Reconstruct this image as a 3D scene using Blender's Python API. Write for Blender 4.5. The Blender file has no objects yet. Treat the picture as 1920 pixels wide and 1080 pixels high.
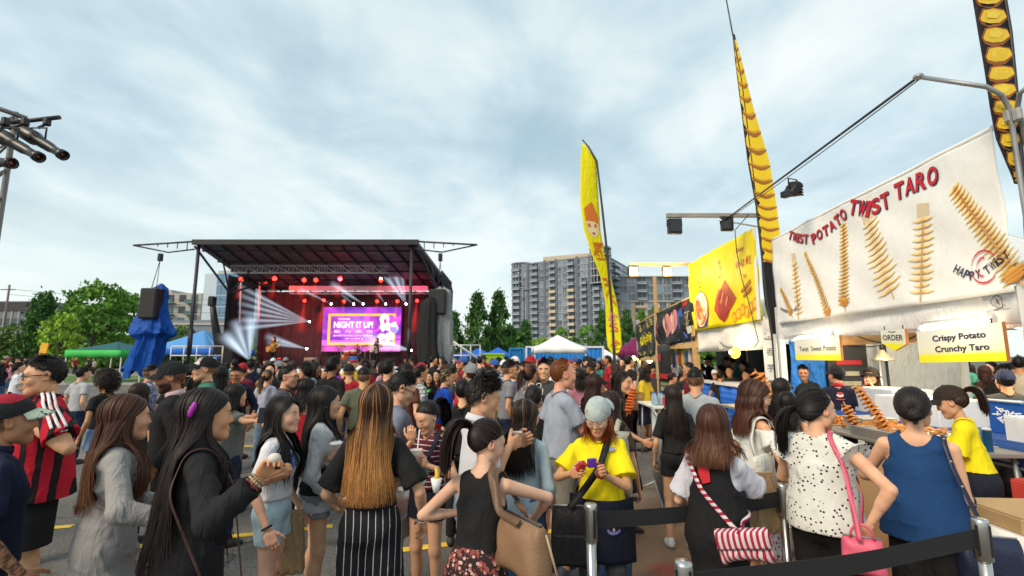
import bpy,math,random,time
import numpy as np
from mathutils import Vector,Matrix,Euler
T_START=time.time()
R=math.radians
sc=bpy.context.scene
C=sc.collection
# ------------------------------------------------------------------ camera, sky, sun, exposure
CAM_H=1.78
PITCH=R(8.03)
FPX=907.0
cam_d=bpy.data.cameras.new('camera');cam_d.sensor_width=36.0;cam_d.lens=36.0*FPX/1920.0
cam_d.clip_start=0.05;cam_d.clip_end=3000.0
cam=bpy.data.objects.new('camera',cam_d);C.objects.link(cam)
cam.location=(0,0,CAM_H);cam.rotation_euler=(math.pi/2+PITCH,0,0)
sc.camera=cam
cam_d.dof.use_dof=True;cam_d.dof.focus_distance=3.2;cam_d.dof.aperture_fstop=2.8
sc.view_settings.view_transform='Standard';sc.view_settings.look='None'
sc.view_settings.exposure=1.15;sc.view_settings.gamma=1.0
sc.view_settings.use_curve_mapping=False
SUN_EL,SUN_AZ=R(40),R(226)
def build_world():
 w=bpy.data.worlds.new('World');sc.world=w;w.use_nodes=True
 nt=w.node_tree;N=nt.nodes;L=nt.links
 N.clear()
 out=N.new('ShaderNodeOutputWorld');bg=N.new('ShaderNodeBackground')
 sky=N.new('ShaderNodeTexSky');sky.sky_type='NISHITA';sky.sun_disc=False
 sky.sun_elevation=SUN_EL;sky.sun_rotation=SUN_AZ
 bg.inputs[1].default_value=0.1
 tc=N.new('ShaderNodeTexCoord');sep=N.new('ShaderNodeSeparateXYZ');L.new(tc.outputs['Generated'],sep.inputs[0])
 def math_(op,a,b=None,clamp=False):
  m=N.new('ShaderNodeMath');m.operation=op;m.use_clamp=clamp
  for i,v in enumerate((a,b)):
   if v is None:continue
   if isinstance(v,(int,float)):m.inputs[i].default_value=v
   else:L.new(v,m.inputs[i])
  return m.outputs[0]
 zc=math_('ADD',math_('MAXIMUM',sep.outputs[2],0.0),0.16)
 cx=math_('DIVIDE',sep.outputs[0],zc);cy=math_('DIVIDE',sep.outputs[1],zc)
 cmb=N.new('ShaderNodeCombineXYZ');L.new(cx,cmb.inputs[0]);L.new(cy,cmb.inputs[1])
 def noise(scale,detail,rough,dist,off,stretch=(1,1,1),rot=0.0):
  mp=N.new('ShaderNodeMapping');mp.inputs['Location'].default_value=off;mp.inputs['Scale'].default_value=stretch
  mp.inputs['Rotation'].default_value=(0,0,rot)
  L.new(cmb.outputs[0],mp.inputs[0])
  n=N.new('ShaderNodeTexNoise');n.inputs['Scale'].default_value=scale;n.inputs['Detail'].default_value=detail
  n.inputs['Roughness'].default_value=rough;n.inputs['Distortion'].default_value=dist
  L.new(mp.outputs[0],n.inputs['Vector']);return n.outputs['Fac']
 n1=noise(0.85,5,0.52,0.5,(3.1,1.7,0),(1,0.8,1),R(24))
 n2=noise(2.4,6,0.56,0.4,(7.3,2.2,0),(1,0.7,1),R(-16))
 mix=math_('ADD',math_('MULTIPLY',n1,0.64),math_('MULTIPLY',n2,0.36))
 mr=N.new('ShaderNodeMapRange');mr.interpolation_type='SMOOTHSTEP'
 mr.inputs['From Min'].default_value=0.35;mr.inputs['From Max'].default_value=0.66
 L.new(mix,mr.inputs['Value'])
 cr=N.new('ShaderNodeValToRGB');e=cr.color_ramp.elements
 e[0].position=0.0;e[0].color=(2.05,2.8,3.15,1)
 e[1].position=1.0;e[1].color=(4.5,4.75,4.6,1)
 m_=cr.color_ramp.elements.new(0.5);m_.color=(3.1,3.8,4.0,1)
 L.new(mr.outputs[0],cr.inputs['Fac'])
 # pale warm band low over the horizon
 hz=N.new('ShaderNodeMapRange');hz.interpolation_type='SMOOTHSTEP'
 hz.inputs['From Min'].default_value=0.02;hz.inputs['From Max'].default_value=0.38
 hz.inputs['To Min'].default_value=0.85;hz.inputs['To Max'].default_value=0.0
 L.new(sep.outputs[2],hz.inputs['Value'])
 mx=N.new('ShaderNodeMixRGB');mx.inputs[2].default_value=(4.35,4.65,4.4,1)
 L.new(hz.outputs[0],mx.inputs[0]);L.new(cr.outputs[0],mx.inputs[1])
 m2=N.new('ShaderNodeMixRGB');m2.inputs[0].default_value=0.90
 L.new(sky.outputs[0],m2.inputs[1]);L.new(mx.outputs[0],m2.inputs[2])
 L.new(m2.outputs[0],bg.inputs[0]);L.new(bg.outputs[0],out.inputs[0])
build_world()
sun_d=bpy.data.lights.new('sun','SUN');sun_d.energy=1.5;sun_d.angle=R(25);sun_d.color=(1.0,0.83,0.62)
sun=bpy.data.objects.new('sun',sun_d);C.objects.link(sun)
sdir=Vector((math.sin(SUN_AZ)*math.cos(SUN_EL),math.cos(SUN_AZ)*math.cos(SUN_EL),math.sin(SUN_EL)))
sun.rotation_euler=sdir.to_track_quat('Z','Y').to_euler()
# ------------------------------------------------------------------ helpers
def W(u,v,Y):
 "world point at forward distance Y that the photograph shows at pixel (u, v)"
 a=(u-960.0)/FPX;b=(540.0-v)/FPX
 y=math.cos(PITCH)-b*math.sin(PITCH);z=math.sin(PITCH)+b*math.cos(PITCH)
 t=Y/y
 return Vector((a*t,Y,CAM_H+z*t))
def WX(u,v,X):
 "world point on the plane x = X seen at pixel (u, v)"
 a=(u-960.0)/FPX;b=(540.0-v)/FPX
 y=math.cos(PITCH)-b*math.sin(PITCH);z=math.sin(PITCH)+b*math.cos(PITCH)
 t=X/a
 return Vector((X,y*t,CAM_H+z*t))
def A3(*p):return np.array(p,dtype=np.float64)
def srgb(r,g,b):
 f=lambda c:(c/255.0/12.92)if c/255.0<=0.04045 else((c/255.0+0.055)/1.055)**2.4
 return(f(r),f(g),f(b))
MATS={}
def nodes_of(m):
 m.use_nodes=True
 return m.node_tree.nodes,m.node_tree.links,m.node_tree.nodes['Principled BSDF']
def mat(name,col,rough=0.6,metal=0.0,var=0.08,scale=6.0,bump=0.0,bscale=60.0,spec=0.4,emit=0.0,ecol=None,alpha=None,trans=0.0,stretch=(1,1,1)):
 "plain procedural material: noise in the colour and optional noise bump"
 key=(name,col,rough,metal,var,scale,bump,bscale,emit)
 if key in MATS:return MATS[key]
 m=bpy.data.materials.new(name);N,L,P=nodes_of(m)
 P.inputs['Roughness'].default_value=rough;P.inputs['Metallic'].default_value=metal
 P.inputs['Specular IOR Level'].default_value=spec
 tc=N.new('ShaderNodeTexCoord');mp=N.new('ShaderNodeMapping');mp.inputs['Scale'].default_value=stretch
 L.new(tc.outputs['Object'],mp.inputs[0])
 n=N.new('ShaderNodeTexNoise');n.inputs['Scale'].default_value=scale;n.inputs['Detail'].default_value=4
 L.new(mp.outputs[0],n.inputs['Vector'])
 r=N.new('ShaderNodeValToRGB');e=r.color_ramp.elements
 e[0].position=0.3;e[1].position=0.7
 e[0].color=tuple(max(0,c*(1-var))for c in col)+(1,);e[1].color=tuple(min(1,c*(1+var))for c in col)+(1,)
 L.new(n.outputs['Fac'],r.inputs['Fac']);L.new(r.outputs[0],P.inputs['Base Color'])
 if bump>0:
  n2=N.new('ShaderNodeTexNoise');n2.inputs['Scale'].default_value=bscale;n2.inputs['Detail'].default_value=3
  L.new(mp.outputs[0],n2.inputs['Vector'])
  b=N.new('ShaderNodeBump');b.inputs['Strength'].default_value=bump;b.inputs['Distance'].default_value=0.01
  L.new(n2.outputs['Fac'],b.inputs['Height']);L.new(b.outputs[0],P.inputs['Normal'])
 if emit>0:
  P.inputs['Emission Strength'].default_value=emit
  P.inputs['Emission Color'].default_value=tuple(ecol or col)+(1,)
 if trans:P.inputs['Transmission Weight'].default_value=trans
 if alpha is not None:P.inputs['Alpha'].default_value=alpha
 MATS[key]=m
 return m
def vcol_mat(name,rough=0.5,spec=0.4,bump=0.0,bscale=80.0,emit=0.0,attr='col',var=0.06,sss=0.0):
 "material that takes its colour from a vertex colour (flat print, dyed hair)"
 key=('v',name)
 if key in MATS:return MATS[key]
 m=bpy.data.materials.new(name);N,L,P=nodes_of(m)
 a=N.new('ShaderNodeAttribute');a.attribute_name=attr
 n=N.new('ShaderNodeTexNoise');n.inputs['Scale'].default_value=bscale;n.inputs['Detail'].default_value=3
 tc=N.new('ShaderNodeTexCoord');L.new(tc.outputs['Object'],n.inputs['Vector'])
 hs=N.new('ShaderNodeHueSaturation');L.new(a.outputs['Color'],hs.inputs['Color'])
 mr=N.new('ShaderNodeMapRange');mr.inputs['To Min'].default_value=1-var;mr.inputs['To Max'].default_value=1+var
 L.new(n.outputs['Fac'],mr.inputs['Value']);L.new(mr.outputs[0],hs.inputs['Value'])
 L.new(hs.outputs[0],P.inputs['Base Color'])
 P.inputs['Roughness'].default_value=rough;P.inputs['Specular IOR Level'].default_value=spec
 if bump:
  b=N.new('ShaderNodeBump');b.inputs['Strength'].default_value=bump;b.inputs['Distance'].default_value=0.01
  L.new(n.outputs['Fac'],b.inputs['Height']);L.new(b.outputs[0],P.inputs['Normal'])
 if emit:
  L.new(hs.outputs[0],P.inputs['Emission Color']);P.inputs['Emission Strength'].default_value=emit
 MATS[key]=m
 return m
def tag(o,label=None,cat=None,group=None,kind=None):
 if label:o['label']=label
 if cat:o['category']=cat
 if group:o['group']=group
 if kind:o['kind']=kind
 return o
def empty(name,loc=(0,0,0),rz=0.0,label=None,cat=None,group=None):
 o=bpy.data.objects.new(name,None);C.objects.link(o);o.empty_display_size=0.2
 o.location=loc;o.rotation_euler=(0,0,rz)
 return tag(o,label,cat,group)
def link_mesh(name,me,mats,parent=None):
 for m in(mats if isinstance(mats,(list,tuple))else[mats]):me.materials.append(m)
 o=bpy.data.objects.new(name,me);C.objects.link(o)
 if parent is not None:o.parent=parent
 return o
def np_mesh(name,V,F,smooth=True,attrs=None,matidx=None):
 "mesh from a vertex array and an (n, 3|4) face array (or a list of such arrays)"
 Fs=F if isinstance(F,list)else[F]
 Fs=[np.asarray(f,dtype=np.int32)for f in Fs if len(f)]
 me=bpy.data.meshes.new(name)
 V=np.asarray(V,dtype=np.float32)
 me.vertices.add(len(V));me.vertices.foreach_set('co',V.ravel())
 nl=sum(f.size for f in Fs);nf=sum(len(f)for f in Fs)
 me.loops.add(nl);me.polygons.add(nf)
 me.loops.foreach_set('vertex_index',np.concatenate([f.ravel()for f in Fs])if Fs else np.zeros(0,np.int32))
 tot=np.concatenate([np.full(len(f),f.shape[1],np.int32)for f in Fs])
 st=np.zeros(nf,np.int32);st[1:]=np.cumsum(tot)[:-1]
 me.polygons.foreach_set('loop_start',st)
 if matidx is not None:me.polygons.foreach_set('material_index',np.asarray(matidx,np.int32))
 if smooth:me.polygons.foreach_set('use_smooth',np.ones(nf,bool))
 me.update(calc_edges=True)
 for k,a in(attrs or{}).items():
  at=me.color_attributes.new(k,'FLOAT_COLOR','POINT')
  a=np.asarray(a,np.float32)
  if a.shape[1]==3:a=np.concatenate([a,np.ones((len(a),1),np.float32)],1)
  at.data.foreach_set('color',a.ravel())
 return me
class MB:
 "collects shapes and builds ONE mesh object"
 def __init__(s):s.v=[];s.f=[];s.sm=[];s.c=[];s.col=(1,1,1);s.mi=[];s.m=0
 def add(s,vs,fs,smooth=False):
  n=len(s.v);s.v+=[tuple(p)for p in vs];s.c+=[s.col]*len(vs)
  for f in fs:s.f.append(tuple(i+n for i in f));s.sm.append(smooth);s.mi.append(s.m)
  return n
 def box(s,c,d,rz=0.0,rot=None,bev=0.0):
  c=Vector(c);M=rot.to_matrix()if rot is not None else Matrix.Rotation(rz,3,'Z')
  x,y,z=d[0]/2,d[1]/2,d[2]/2
  if bev<=0:
   P=[(-x,-y,-z),(x,-y,-z),(x,y,-z),(-x,y,-z),(-x,-y,z),(x,-y,z),(x,y,z),(-x,y,z)]
   s.add([c+M@Vector(p)for p in P],[(3,2,1,0),(4,5,6,7),(0,1,5,4),(1,2,6,5),(2,3,7,6),(3,0,4,7)])
  else:
   b=min(bev,x*.9,y*.9,z*.9);vs=[]
   rings=[(-z,b),(-z+b,0),(z-b,0),(z,b)]
   for zz,i in rings:
    X,Y=x-i,y-i
    q=b if i==0 else b*.4
    vs+=[(X-q,-Y,zz),(X,-Y+q,zz),(X,Y-q,zz),(X-q,Y,zz),(-X+q,Y,zz),(-X,Y-q,zz),(-X,-Y+q,zz),(-X+q,-Y,zz)]
   fs=[tuple(range(7,-1,-1)),tuple(range(24,32))]
   for r in range(3):
    for k in range(8):a=r*8+k;b2=r*8+(k+1)%8;fs.append((a,b2,b2+8,a+8))
   s.add([c+M@Vector(p)for p in vs],fs)
 def tube(s,pts,r,n=8,caps=True,smooth=True):
  pts=[Vector(p)for p in pts];k=len(pts);rs=r if isinstance(r,(list,tuple))else[r]*k
  vs=[];up=None
  for i,p in enumerate(pts):
   t=(pts[min(i+1,k-1)]-pts[max(i-1,0)]).normalized()
   if up is None:
    a=Vector((0,0,1))if abs(t.z)<.9 else Vector((1,0,0));up=(a-t*a.dot(t)).normalized()
   else:
    up=up-t*up.dot(t)
    up=up.normalized()if up.length>1e-6 else t.orthogonal().normalized()
   b=t.cross(up)
   for j in range(n):
    w=2*math.pi*j/n;vs.append(p+(up*math.cos(w)+b*math.sin(w))*rs[i])
  fs=[]
  for i in range(k-1):
   for j in range(n):
    a=i*n+j;b2=i*n+(j+1)%n;fs.append((a,b2,b2+n,a+n))
  n0=s.add(vs,fs,smooth)
  if caps:
   s.f.append(tuple(n0+j for j in range(n-1,-1,-1)));s.sm.append(False);s.mi.append(s.m)
   s.f.append(tuple(n0+(k-1)*n+j for j in range(n)));s.sm.append(False);s.mi.append(s.m)
 def lathe(s,prof,c=(0,0,0),n=16,M=None,smooth=True,sx=1,sy=1):
  c=Vector(c);vs=[];fs=[]
  for r,z in prof:
   for j in range(n):
    w=2*math.pi*j/n;p=Vector((r*math.cos(w)*sx,r*math.sin(w)*sy,z));vs.append(c+(M@p if M is not None else p))
  for i in range(len(prof)-1):
   for j in range(n):
    a=i*n+j;b=i*n+(j+1)%n;fs.append((a,b,b+n,a+n))
  if prof[0][0]>1e-5:fs.append(tuple(range(n-1,-1,-1)))
  if prof[-1][0]>1e-5:fs.append(tuple((len(prof)-1)*n+j for j in range(n)))
  s.add(vs,fs,smooth)
 def ball(s,c,r,n=12,sz=(1,1,1),M=None):
  m=max(4,n//2+1)
  prof=[(max(1e-6,math.sin(math.pi*i/m))*r,-math.cos(math.pi*i/m)*r)for i in range(m+1)]
  c=Vector(c);A=Matrix.Diagonal(Vector(sz));A=(M@A)if M is not None else A
  s.lathe(prof,c,n,A)
 def grid(s,fn,nu,nv,thick=0.0,smooth=True):
  "sheet fn(u, v) over the unit square; thick > 0 gives it a back 'thick' behind"
  P=[[Vector(fn(i/nu,j/nv))for j in range(nv+1)]for i in range(nu+1)]
  vs=[P[i][j]for i in range(nu+1)for j in range(nv+1)];I=lambda i,j:i*(nv+1)+j
  fs=[(I(i,j),I(i+1,j),I(i+1,j+1),I(i,j+1))for i in range(nu)for j in range(nv)]
  if thick:
   n=len(vs)
   for i in range(nu+1):
    for j in range(nv+1):
     a=P[min(i+1,nu)][j]-P[max(i-1,0)][j];b=P[i][min(j+1,nv)]-P[i][max(j-1,0)]
     vs.append(P[i][j]-a.cross(b).normalized()*thick)
   fs+=[tuple(n+q for q in reversed(f))for f in list(fs)]
   rim=[I(i,0)for i in range(nu+1)]+[I(nu,j)for j in range(1,nv+1)]+[I(i,nv)for i in range(nu-1,-1,-1)]+[I(0,j)for j in range(nv-1,0,-1)]
   for a,b in zip(rim,rim[1:]+rim[:1]):fs.append((b,a,a+n,b+n))
  s.add(vs,fs,smooth)
 def poly(s,pts,h=None,smooth=False):
  "flat polygon, or a prism when h (a vector) is given"
  pts=[Vector(p)for p in pts];n=len(pts)
  if h is None:s.add(pts,[tuple(range(n))]);return
  h=Vector(h)
  s.add(pts+[p+h for p in pts],[tuple(range(n-1,-1,-1)),tuple(range(n,2*n))]+[(i,(i+1)%n,(i+1)%n+n,i+n)for i in range(n)],smooth)
 def mesh(s,name,colors=False):
  me=bpy.data.meshes.new(name);me.from_pydata(s.v,[],s.f)
  me.polygons.foreach_set('use_smooth',s.sm)
  if any(s.mi):me.polygons.foreach_set('material_index',s.mi)
  if colors:
   at=me.color_attributes.new('col','FLOAT_COLOR','POINT')
   at.data.foreach_set('color',np.concatenate([np.array(s.c,np.float32),np.ones((len(s.c),1),np.float32)],1).ravel())
  me.update();return me
 def build(s,name,mats,parent=None,colors=False):
  return link_mesh(name,s.mesh(name,colors),mats,parent)
_fonts={}
def text_polys(txt,size=1.0,bold=0.0,spacing=1.0,shear=0.0):
 "triangulated lettering: vertices (x, y) with the block centred on the origin, triangles"
 key=(txt,bold,spacing,shear)
 if key not in _fonts:
  cu=bpy.data.curves.new('lettering','FONT');cu.body=txt;cu.size=1.0;cu.offset=bold;cu.space_character=spacing;cu.shear=shear
  cu.resolution_u=3
  o=bpy.data.objects.new('lettering',cu);C.objects.link(o)
  dg=bpy.context.evaluated_depsgraph_get();me=o.evaluated_get(dg).to_mesh()
  me.calc_loop_triangles()
  V=np.array([v.co[:2]for v in me.vertices]or[(0,0)]);F=[tuple(t.vertices)for t in me.loop_triangles]
  o.evaluated_get(dg).to_mesh_clear();bpy.data.objects.remove(o);bpy.data.curves.remove(cu)
  V=V-(V.max(0)+V.min(0))/2
  _fonts[key]=(V,F)
 V,F=_fonts[key]
 return V*size,F
def text_on(mb,txt,fn,cx,cy,w=None,h=None,bold=0.0,spacing=1.0,shear=0.0,rot=0.0):
 "lettering laid on the surface fn(s, t) -> point, at (cx, cy) in its units, fitted to width w or height h"
 V,F=text_polys(txt,1.0,bold,spacing,shear)
 ext=V.max(0)-V.min(0)
 sx=w/max(ext[0],1e-6)if w else None;sy=h/max(ext[1],1e-6)if h else None
 sx=sx or sy;sy=sy or sx
 V=V*np.array([sx,sy]);c,s_=math.cos(rot),math.sin(rot)
 pts=[fn(cx+x*c-y*s_,cy+x*s_+y*c)for x,y in V]
 mb.add(pts,F)
def bezier(p0,p1,p2,p3,n=12):
 out=[]
 for i in range(n+1):
  t=i/n;q=1-t
  out.append(Vector(p0)*q**3+Vector(p1)*3*q*q*t+Vector(p2)*3*q*t*t+Vector(p3)*t**3)
 return out
def catenary(a,b,sag,n=10):
 a=Vector(a);b=Vector(b)
 return[a.lerp(b,i/n)-Vector((0,0,sag*4*(i/n)*(1-i/n)))for i in range(n+1)]
 # ------------------------------------------------------------------ people: signed-distance bodies
def unit(v):
 v=np.asarray(v,float);return v/(np.linalg.norm(v)+1e-12)
def prim_d(p,X):
 "distance of points X (n,3) to a primitive"
 k=p['k']
 if 'sc' in p:
  sc_=p['sc'];o=p['o'];X=(X-o)/sc_+o;ms=float(np.min(sc_))
 else:ms=1.0
 if k=='ell':
  q=X-p['a']
  if 'R' in p:q=q@p['R']
  r=p['r'];l=np.linalg.norm(q/r,axis=-1);l2=np.linalg.norm(q/(r*r),axis=-1)
  return l*(l-1.0)/np.maximum(l2,1e-9)
 a,b=p['a'],p['b'];ab=b-a;L2=float(ab@ab)+1e-12
 t=((X-a)@ab)/L2
 tc=np.clip(t,0,1)
 d=np.linalg.norm(X-a-tc[...,None]*ab,axis=-1)-(p['ra']+tc*(p['rb']-p['ra']))
 if k=='fcone':
  L=math.sqrt(L2);d=np.maximum(d,(t-1.0)*L)
 if k=='ffcone':
  L=math.sqrt(L2);d=np.maximum(np.maximum(d,(t-1.0)*L),-t*L)
 return d*ms
def prim_box(p):
 if p['k']=='ell':
  r=float(np.max(p['r']));return p['a']-r,p['a']+r
 lo=np.minimum(p['a']-p['ra'],p['b']-p['rb']);hi=np.maximum(p['a']+p['ra'],p['b']+p['rb'])
 if 'sc' in p:
  o=p['o'];lo,hi=(lo-o)*p['sc']+o,(hi-o)*p['sc']+o
  lo,hi=np.minimum(lo,hi),np.maximum(lo,hi)
 return lo,hi
def cone(a,b,ra,rb,k=0.03,kind='cone',sc=None,o=None,sub=False):
 p=dict(k=kind,a=A3(*a),b=A3(*b),ra=ra,rb=rb,bl=k,sub=sub)
 if sc is not None:p['sc']=A3(*sc);p['o']=A3(*(o if o is not None else(np.asarray(a)+np.asarray(b))/2))
 return p
def ell(a,r,k=0.02,Rm=None,sub=False):
 p=dict(k='ell',a=A3(*a),r=A3(*r),bl=k,sub=sub)
 if Rm is not None:p['R']=Rm
 return p
def sdf_at(prims,X,planes=()):
 D=np.full(len(X),1.0)
 for p in prims:
  d=prim_d(p,X);k=p['bl']
  if p.get('sub'):
   h=np.maximum(k-np.abs(D+d),0)/k if k>0 else 0
   D=np.maximum(D,-d)+h*h*k*0.25
  else:
   h=np.maximum(k-np.abs(D-d),0)/k if k>0 else 0
   D=np.minimum(D,d)-h*h*k*0.25
 for n,c in planes:D=np.maximum(D,X@n-c)
 return D
def sdf_grad(prims,X,e=0.004):
 g=np.stack([sdf_at(prims,X+A3(*[e if i==j else 0 for j in range(3)]))-sdf_at(prims,X-A3(*[e if i==j else 0 for j in range(3)]))for i in range(3)],1)
 return g/(np.linalg.norm(g,axis=1,keepdims=True)+1e-9)
def push_out(prims,X,margin,it=2,exact=False):
 "moves points that lie inside (or all, when exact) to 'margin' off the surface"
 X=np.array(X,float)
 for _ in range(it):
  d=sdf_at(prims,X)
  m=np.ones(len(X),bool)if exact else d<margin
  if not m.any():break
  g=sdf_grad(prims,X[m]);X[m]+=g*(margin-d[m])[:,None]
 return X
CORN=[(0,0,0),(1,0,0),(0,1,0),(1,1,0),(0,0,1),(1,0,1),(0,1,1),(1,1,1)]
EDG=[(0,1),(2,3),(4,5),(6,7),(0,2),(1,3),(4,6),(5,7),(0,4),(1,5),(2,6),(3,7)]
def sdf_mesh(prims,h,planes=(),pad=0.02):
 "naive surface nets of a smooth union of primitives"
 lo=np.min([prim_box(p)[0]for p in prims if not p.get('sub')],0)-pad-h
 hi=np.max([prim_box(p)[1]for p in prims if not p.get('sub')],0)+pad+h
 n=np.ceil((hi-lo)/h).astype(int)+1
 ax=[lo[i]+h*np.arange(n[i])for i in range(3)]
 D=np.full(n,0.5,np.float32)
 for p in prims:
  a,b=prim_box(p);m=p['bl']+2.5*h
  i0=np.clip(np.floor((a-m-lo)/h).astype(int),0,n-1);i1=np.clip(np.ceil((b+m-lo)/h).astype(int)+1,1,n)
  sl=tuple(slice(i0[q],i1[q])for q in range(3))
  g=np.stack(np.meshgrid(*[ax[q][sl[q]]for q in range(3)],indexing='ij'),-1)
  sh=g.shape[:3];d=prim_d(p,g.reshape(-1,3)).reshape(sh);k=p['bl'];cur=D[sl]
  if p.get('sub'):
   hh=np.maximum(k-np.abs(cur+d),0)/max(k,1e-6);D[sl]=np.maximum(cur,-d)+hh*hh*k*0.25
  else:
   hh=np.maximum(k-np.abs(cur-d),0)/max(k,1e-6);D[sl]=np.minimum(cur,d)-hh*hh*k*0.25
 for nn,c in planes:
  pl=(ax[0]*nn[0])[:,None,None]+(ax[1]*nn[1])[None,:,None]+(ax[2]*nn[2])[None,None,:]-c
  D=np.maximum(D,pl)
 S=D<0
 cnt=np.zeros(n-1,np.int8);cs=[]
 for c in CORN:
  q=S[c[0]:n[0]-1+c[0],c[1]:n[1]-1+c[1],c[2]:n[2]-1+c[2]];cs.append(q);cnt+=q
 act=(cnt>0)&(cnt<8)
 idx=np.argwhere(act)
 if not len(idx):return np.zeros((0,3)),np.zeros((0,4),int)
 vid=np.full(n-1,-1,np.int64);vid[act]=np.arange(len(idx))
 dv=np.stack([D[idx[:,0]+c[0],idx[:,1]+c[1],idx[:,2]+c[2]]for c in CORN],1).astype(np.float64)
 acc=np.zeros((len(idx),3));cn=np.zeros(len(idx));Cn=np.array(CORN,float)
 for a,b in EDG:
  da,db=dv[:,a],dv[:,b];m=(da<0)!=(db<0)
  t=np.where(m,da/np.where(m,da-db,1),0)
  acc+=np.where(m[:,None],Cn[a]+t[:,None]*(Cn[b]-Cn[a]),0);cn+=m
 V=lo+h*(idx+acc/np.maximum(cn,1)[:,None])
 Fs=[]
 for ax_ in range(3):
  o=[1,1,1];o[ax_]=0
  s0=S[tuple(slice(1,n[q]-1)if q!=ax_ else slice(0,n[q]-1)for q in range(3))]
  s1=S[tuple(slice(1,n[q]-1)if q!=ax_ else slice(1,n[q])for q in range(3))]
  e=np.argwhere(s0!=s1)
  if not len(e):continue
  flip=s0[e[:,0],e[:,1],e[:,2]]
  base=e.copy()
  for q in range(3):
   if q!=ax_:base[:,q]+=1
  u_,v_=[(1,2),(2,0),(0,1)][ax_]
  def cell(du,dv2):
   c=base.copy();c[:,u_]-=du;c[:,v_]-=dv2
   return vid[c[:,0],c[:,1],c[:,2]]
  q=np.stack([cell(1,1),cell(0,1),cell(0,0),cell(1,0)],1)
  q[~flip]=q[~flip][:,::-1]
  Fs.append(q)
 F=np.concatenate(Fs);F=F[(F>=0).all(1)]
 return V,F
def merge(parts):
 "[(V, F)] -> V, F"
 V=[];F=[];n=0
 for v,f in parts:
  V.append(v);F.append(np.asarray(f)+n);n+=len(v)
 return np.concatenate(V),np.concatenate(F)
def rot_m(yaw=0,pitch=0,roll=0):
 "head turn: yaw clockwise seen from above, pitch up positive, roll to the right (degrees)"
 return np.array((Matrix.Rotation(R(-yaw),3,'Z')@Matrix.Rotation(R(pitch),3,'X')@Matrix.Rotation(R(roll),3,'Y')))
 # ---- head templates (origin between the ears, +y is forwards)
CR_C=A3(0,-0.012,0.030);CR_R=A3(0.076,0.097,0.096)
def head_prims(male=False,smile=False,chub=0.0):
 j=1.08 if male else 1.0
 P=[ell(CR_C,CR_R,0.01),ell((0,0.030,-0.012),(0.066+chub*.6,0.068,0.075),0.03),cone((-0.034*j,0.018,-0.062),(-0.014,0.062,-0.087),0.030+chub,0.024,0.03),cone((0.034*j,0.018,-0.062),(0.014,0.062,-0.087),0.030+chub,0.024,0.03),ell((0,0.074,-0.092),(0.020,0.018,0.018),0.02),ell((-0.040,0.060,-0.022),(0.024+chub,0.026,0.026),0.02),ell((0.040,0.060,-0.022),(0.024+chub,0.026,0.026),0.02),cone((-0.045,0.078,0.028),(0.045,0.078,0.028),0.012,0.012,0.022)if male else ell((0,0.070,0.040),(0.050,0.022,0.026),0.02),ell((-0.032,0.101,0.008),(0.017,0.012,0.010),0.012,sub=True),ell((0.032,0.101,0.008),(0.017,0.012,0.010),0.012,sub=True),ell((-0.032,0.0795,0.008),(0.0145,0.0125,0.0115),0.004),ell((0.032,0.0795,0.008),(0.0145,0.0125,0.0115),0.004),cone((0,0.087,0.016),(0,0.104,-0.024),0.0072,0.0092,0.012),ell((-0.0110,0.094,-0.028),(0.0065,0.009,0.0058),0.006),ell((0.0110,0.094,-0.028),(0.0065,0.009,0.0058),0.006),cone((-0.016,0.089,-0.056),(0.016,0.089,-0.056),0.0075,0.0075,0.008),cone((-0.013,0.0885,-0.067),(0.013,0.0885,-0.067),0.0085,0.0085,0.006),cone((-0.026,0.088,-0.0615),(0.026,0.088,-0.0615),0.0022,0.0022,0.003,sub=True)]
 P[-3]['sc']=A3(1,1,0.8);P[-3]['o']=A3(0,.093,-.056)
 if smile:
  P+=[ell((0,0.094,-0.060),(0.020,0.012,0.0065),0.004,sub=True),ell((-0.036,0.072,-0.034),(0.018,0.016,0.016),0.014),ell((0.036,0.072,-0.034),(0.018,0.016,0.016),0.014)]
 for s in(-1,1):
  Rm=np.array(Matrix.Rotation(R(-18*s),3,'Z')@Matrix.Rotation(R(12),3,'X'))
  P+=[ell((s*0.077,-0.012,0.004),(0.009,0.020,0.032),0.006,Rm),ell((s*0.084,-0.006,0.007),(0.006,0.011,0.019),0.004,Rm,sub=True)]
 return P
def disc(c,rx,rz,nrm_y,n=10,bul=0.003,sx=0.0):
 "small almond/disc bulging towards +y"
 v=[(c[0],c[1]+bul,c[2])];f=[]
 for i in range(n):
  a=2*math.pi*i/n;ca=math.cos(a)
  v.append((c[0]+rx*ca,c[1]-nrm_y*(ca**2)+sx*ca,c[2]+rz*math.sin(a)))
 for i in range(n):f.append((0,1+(i+1)%n,1+i,0))
 return np.array(v),np.array([(a,b,c_,c_)for a,b,c_,_ in f])
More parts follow.
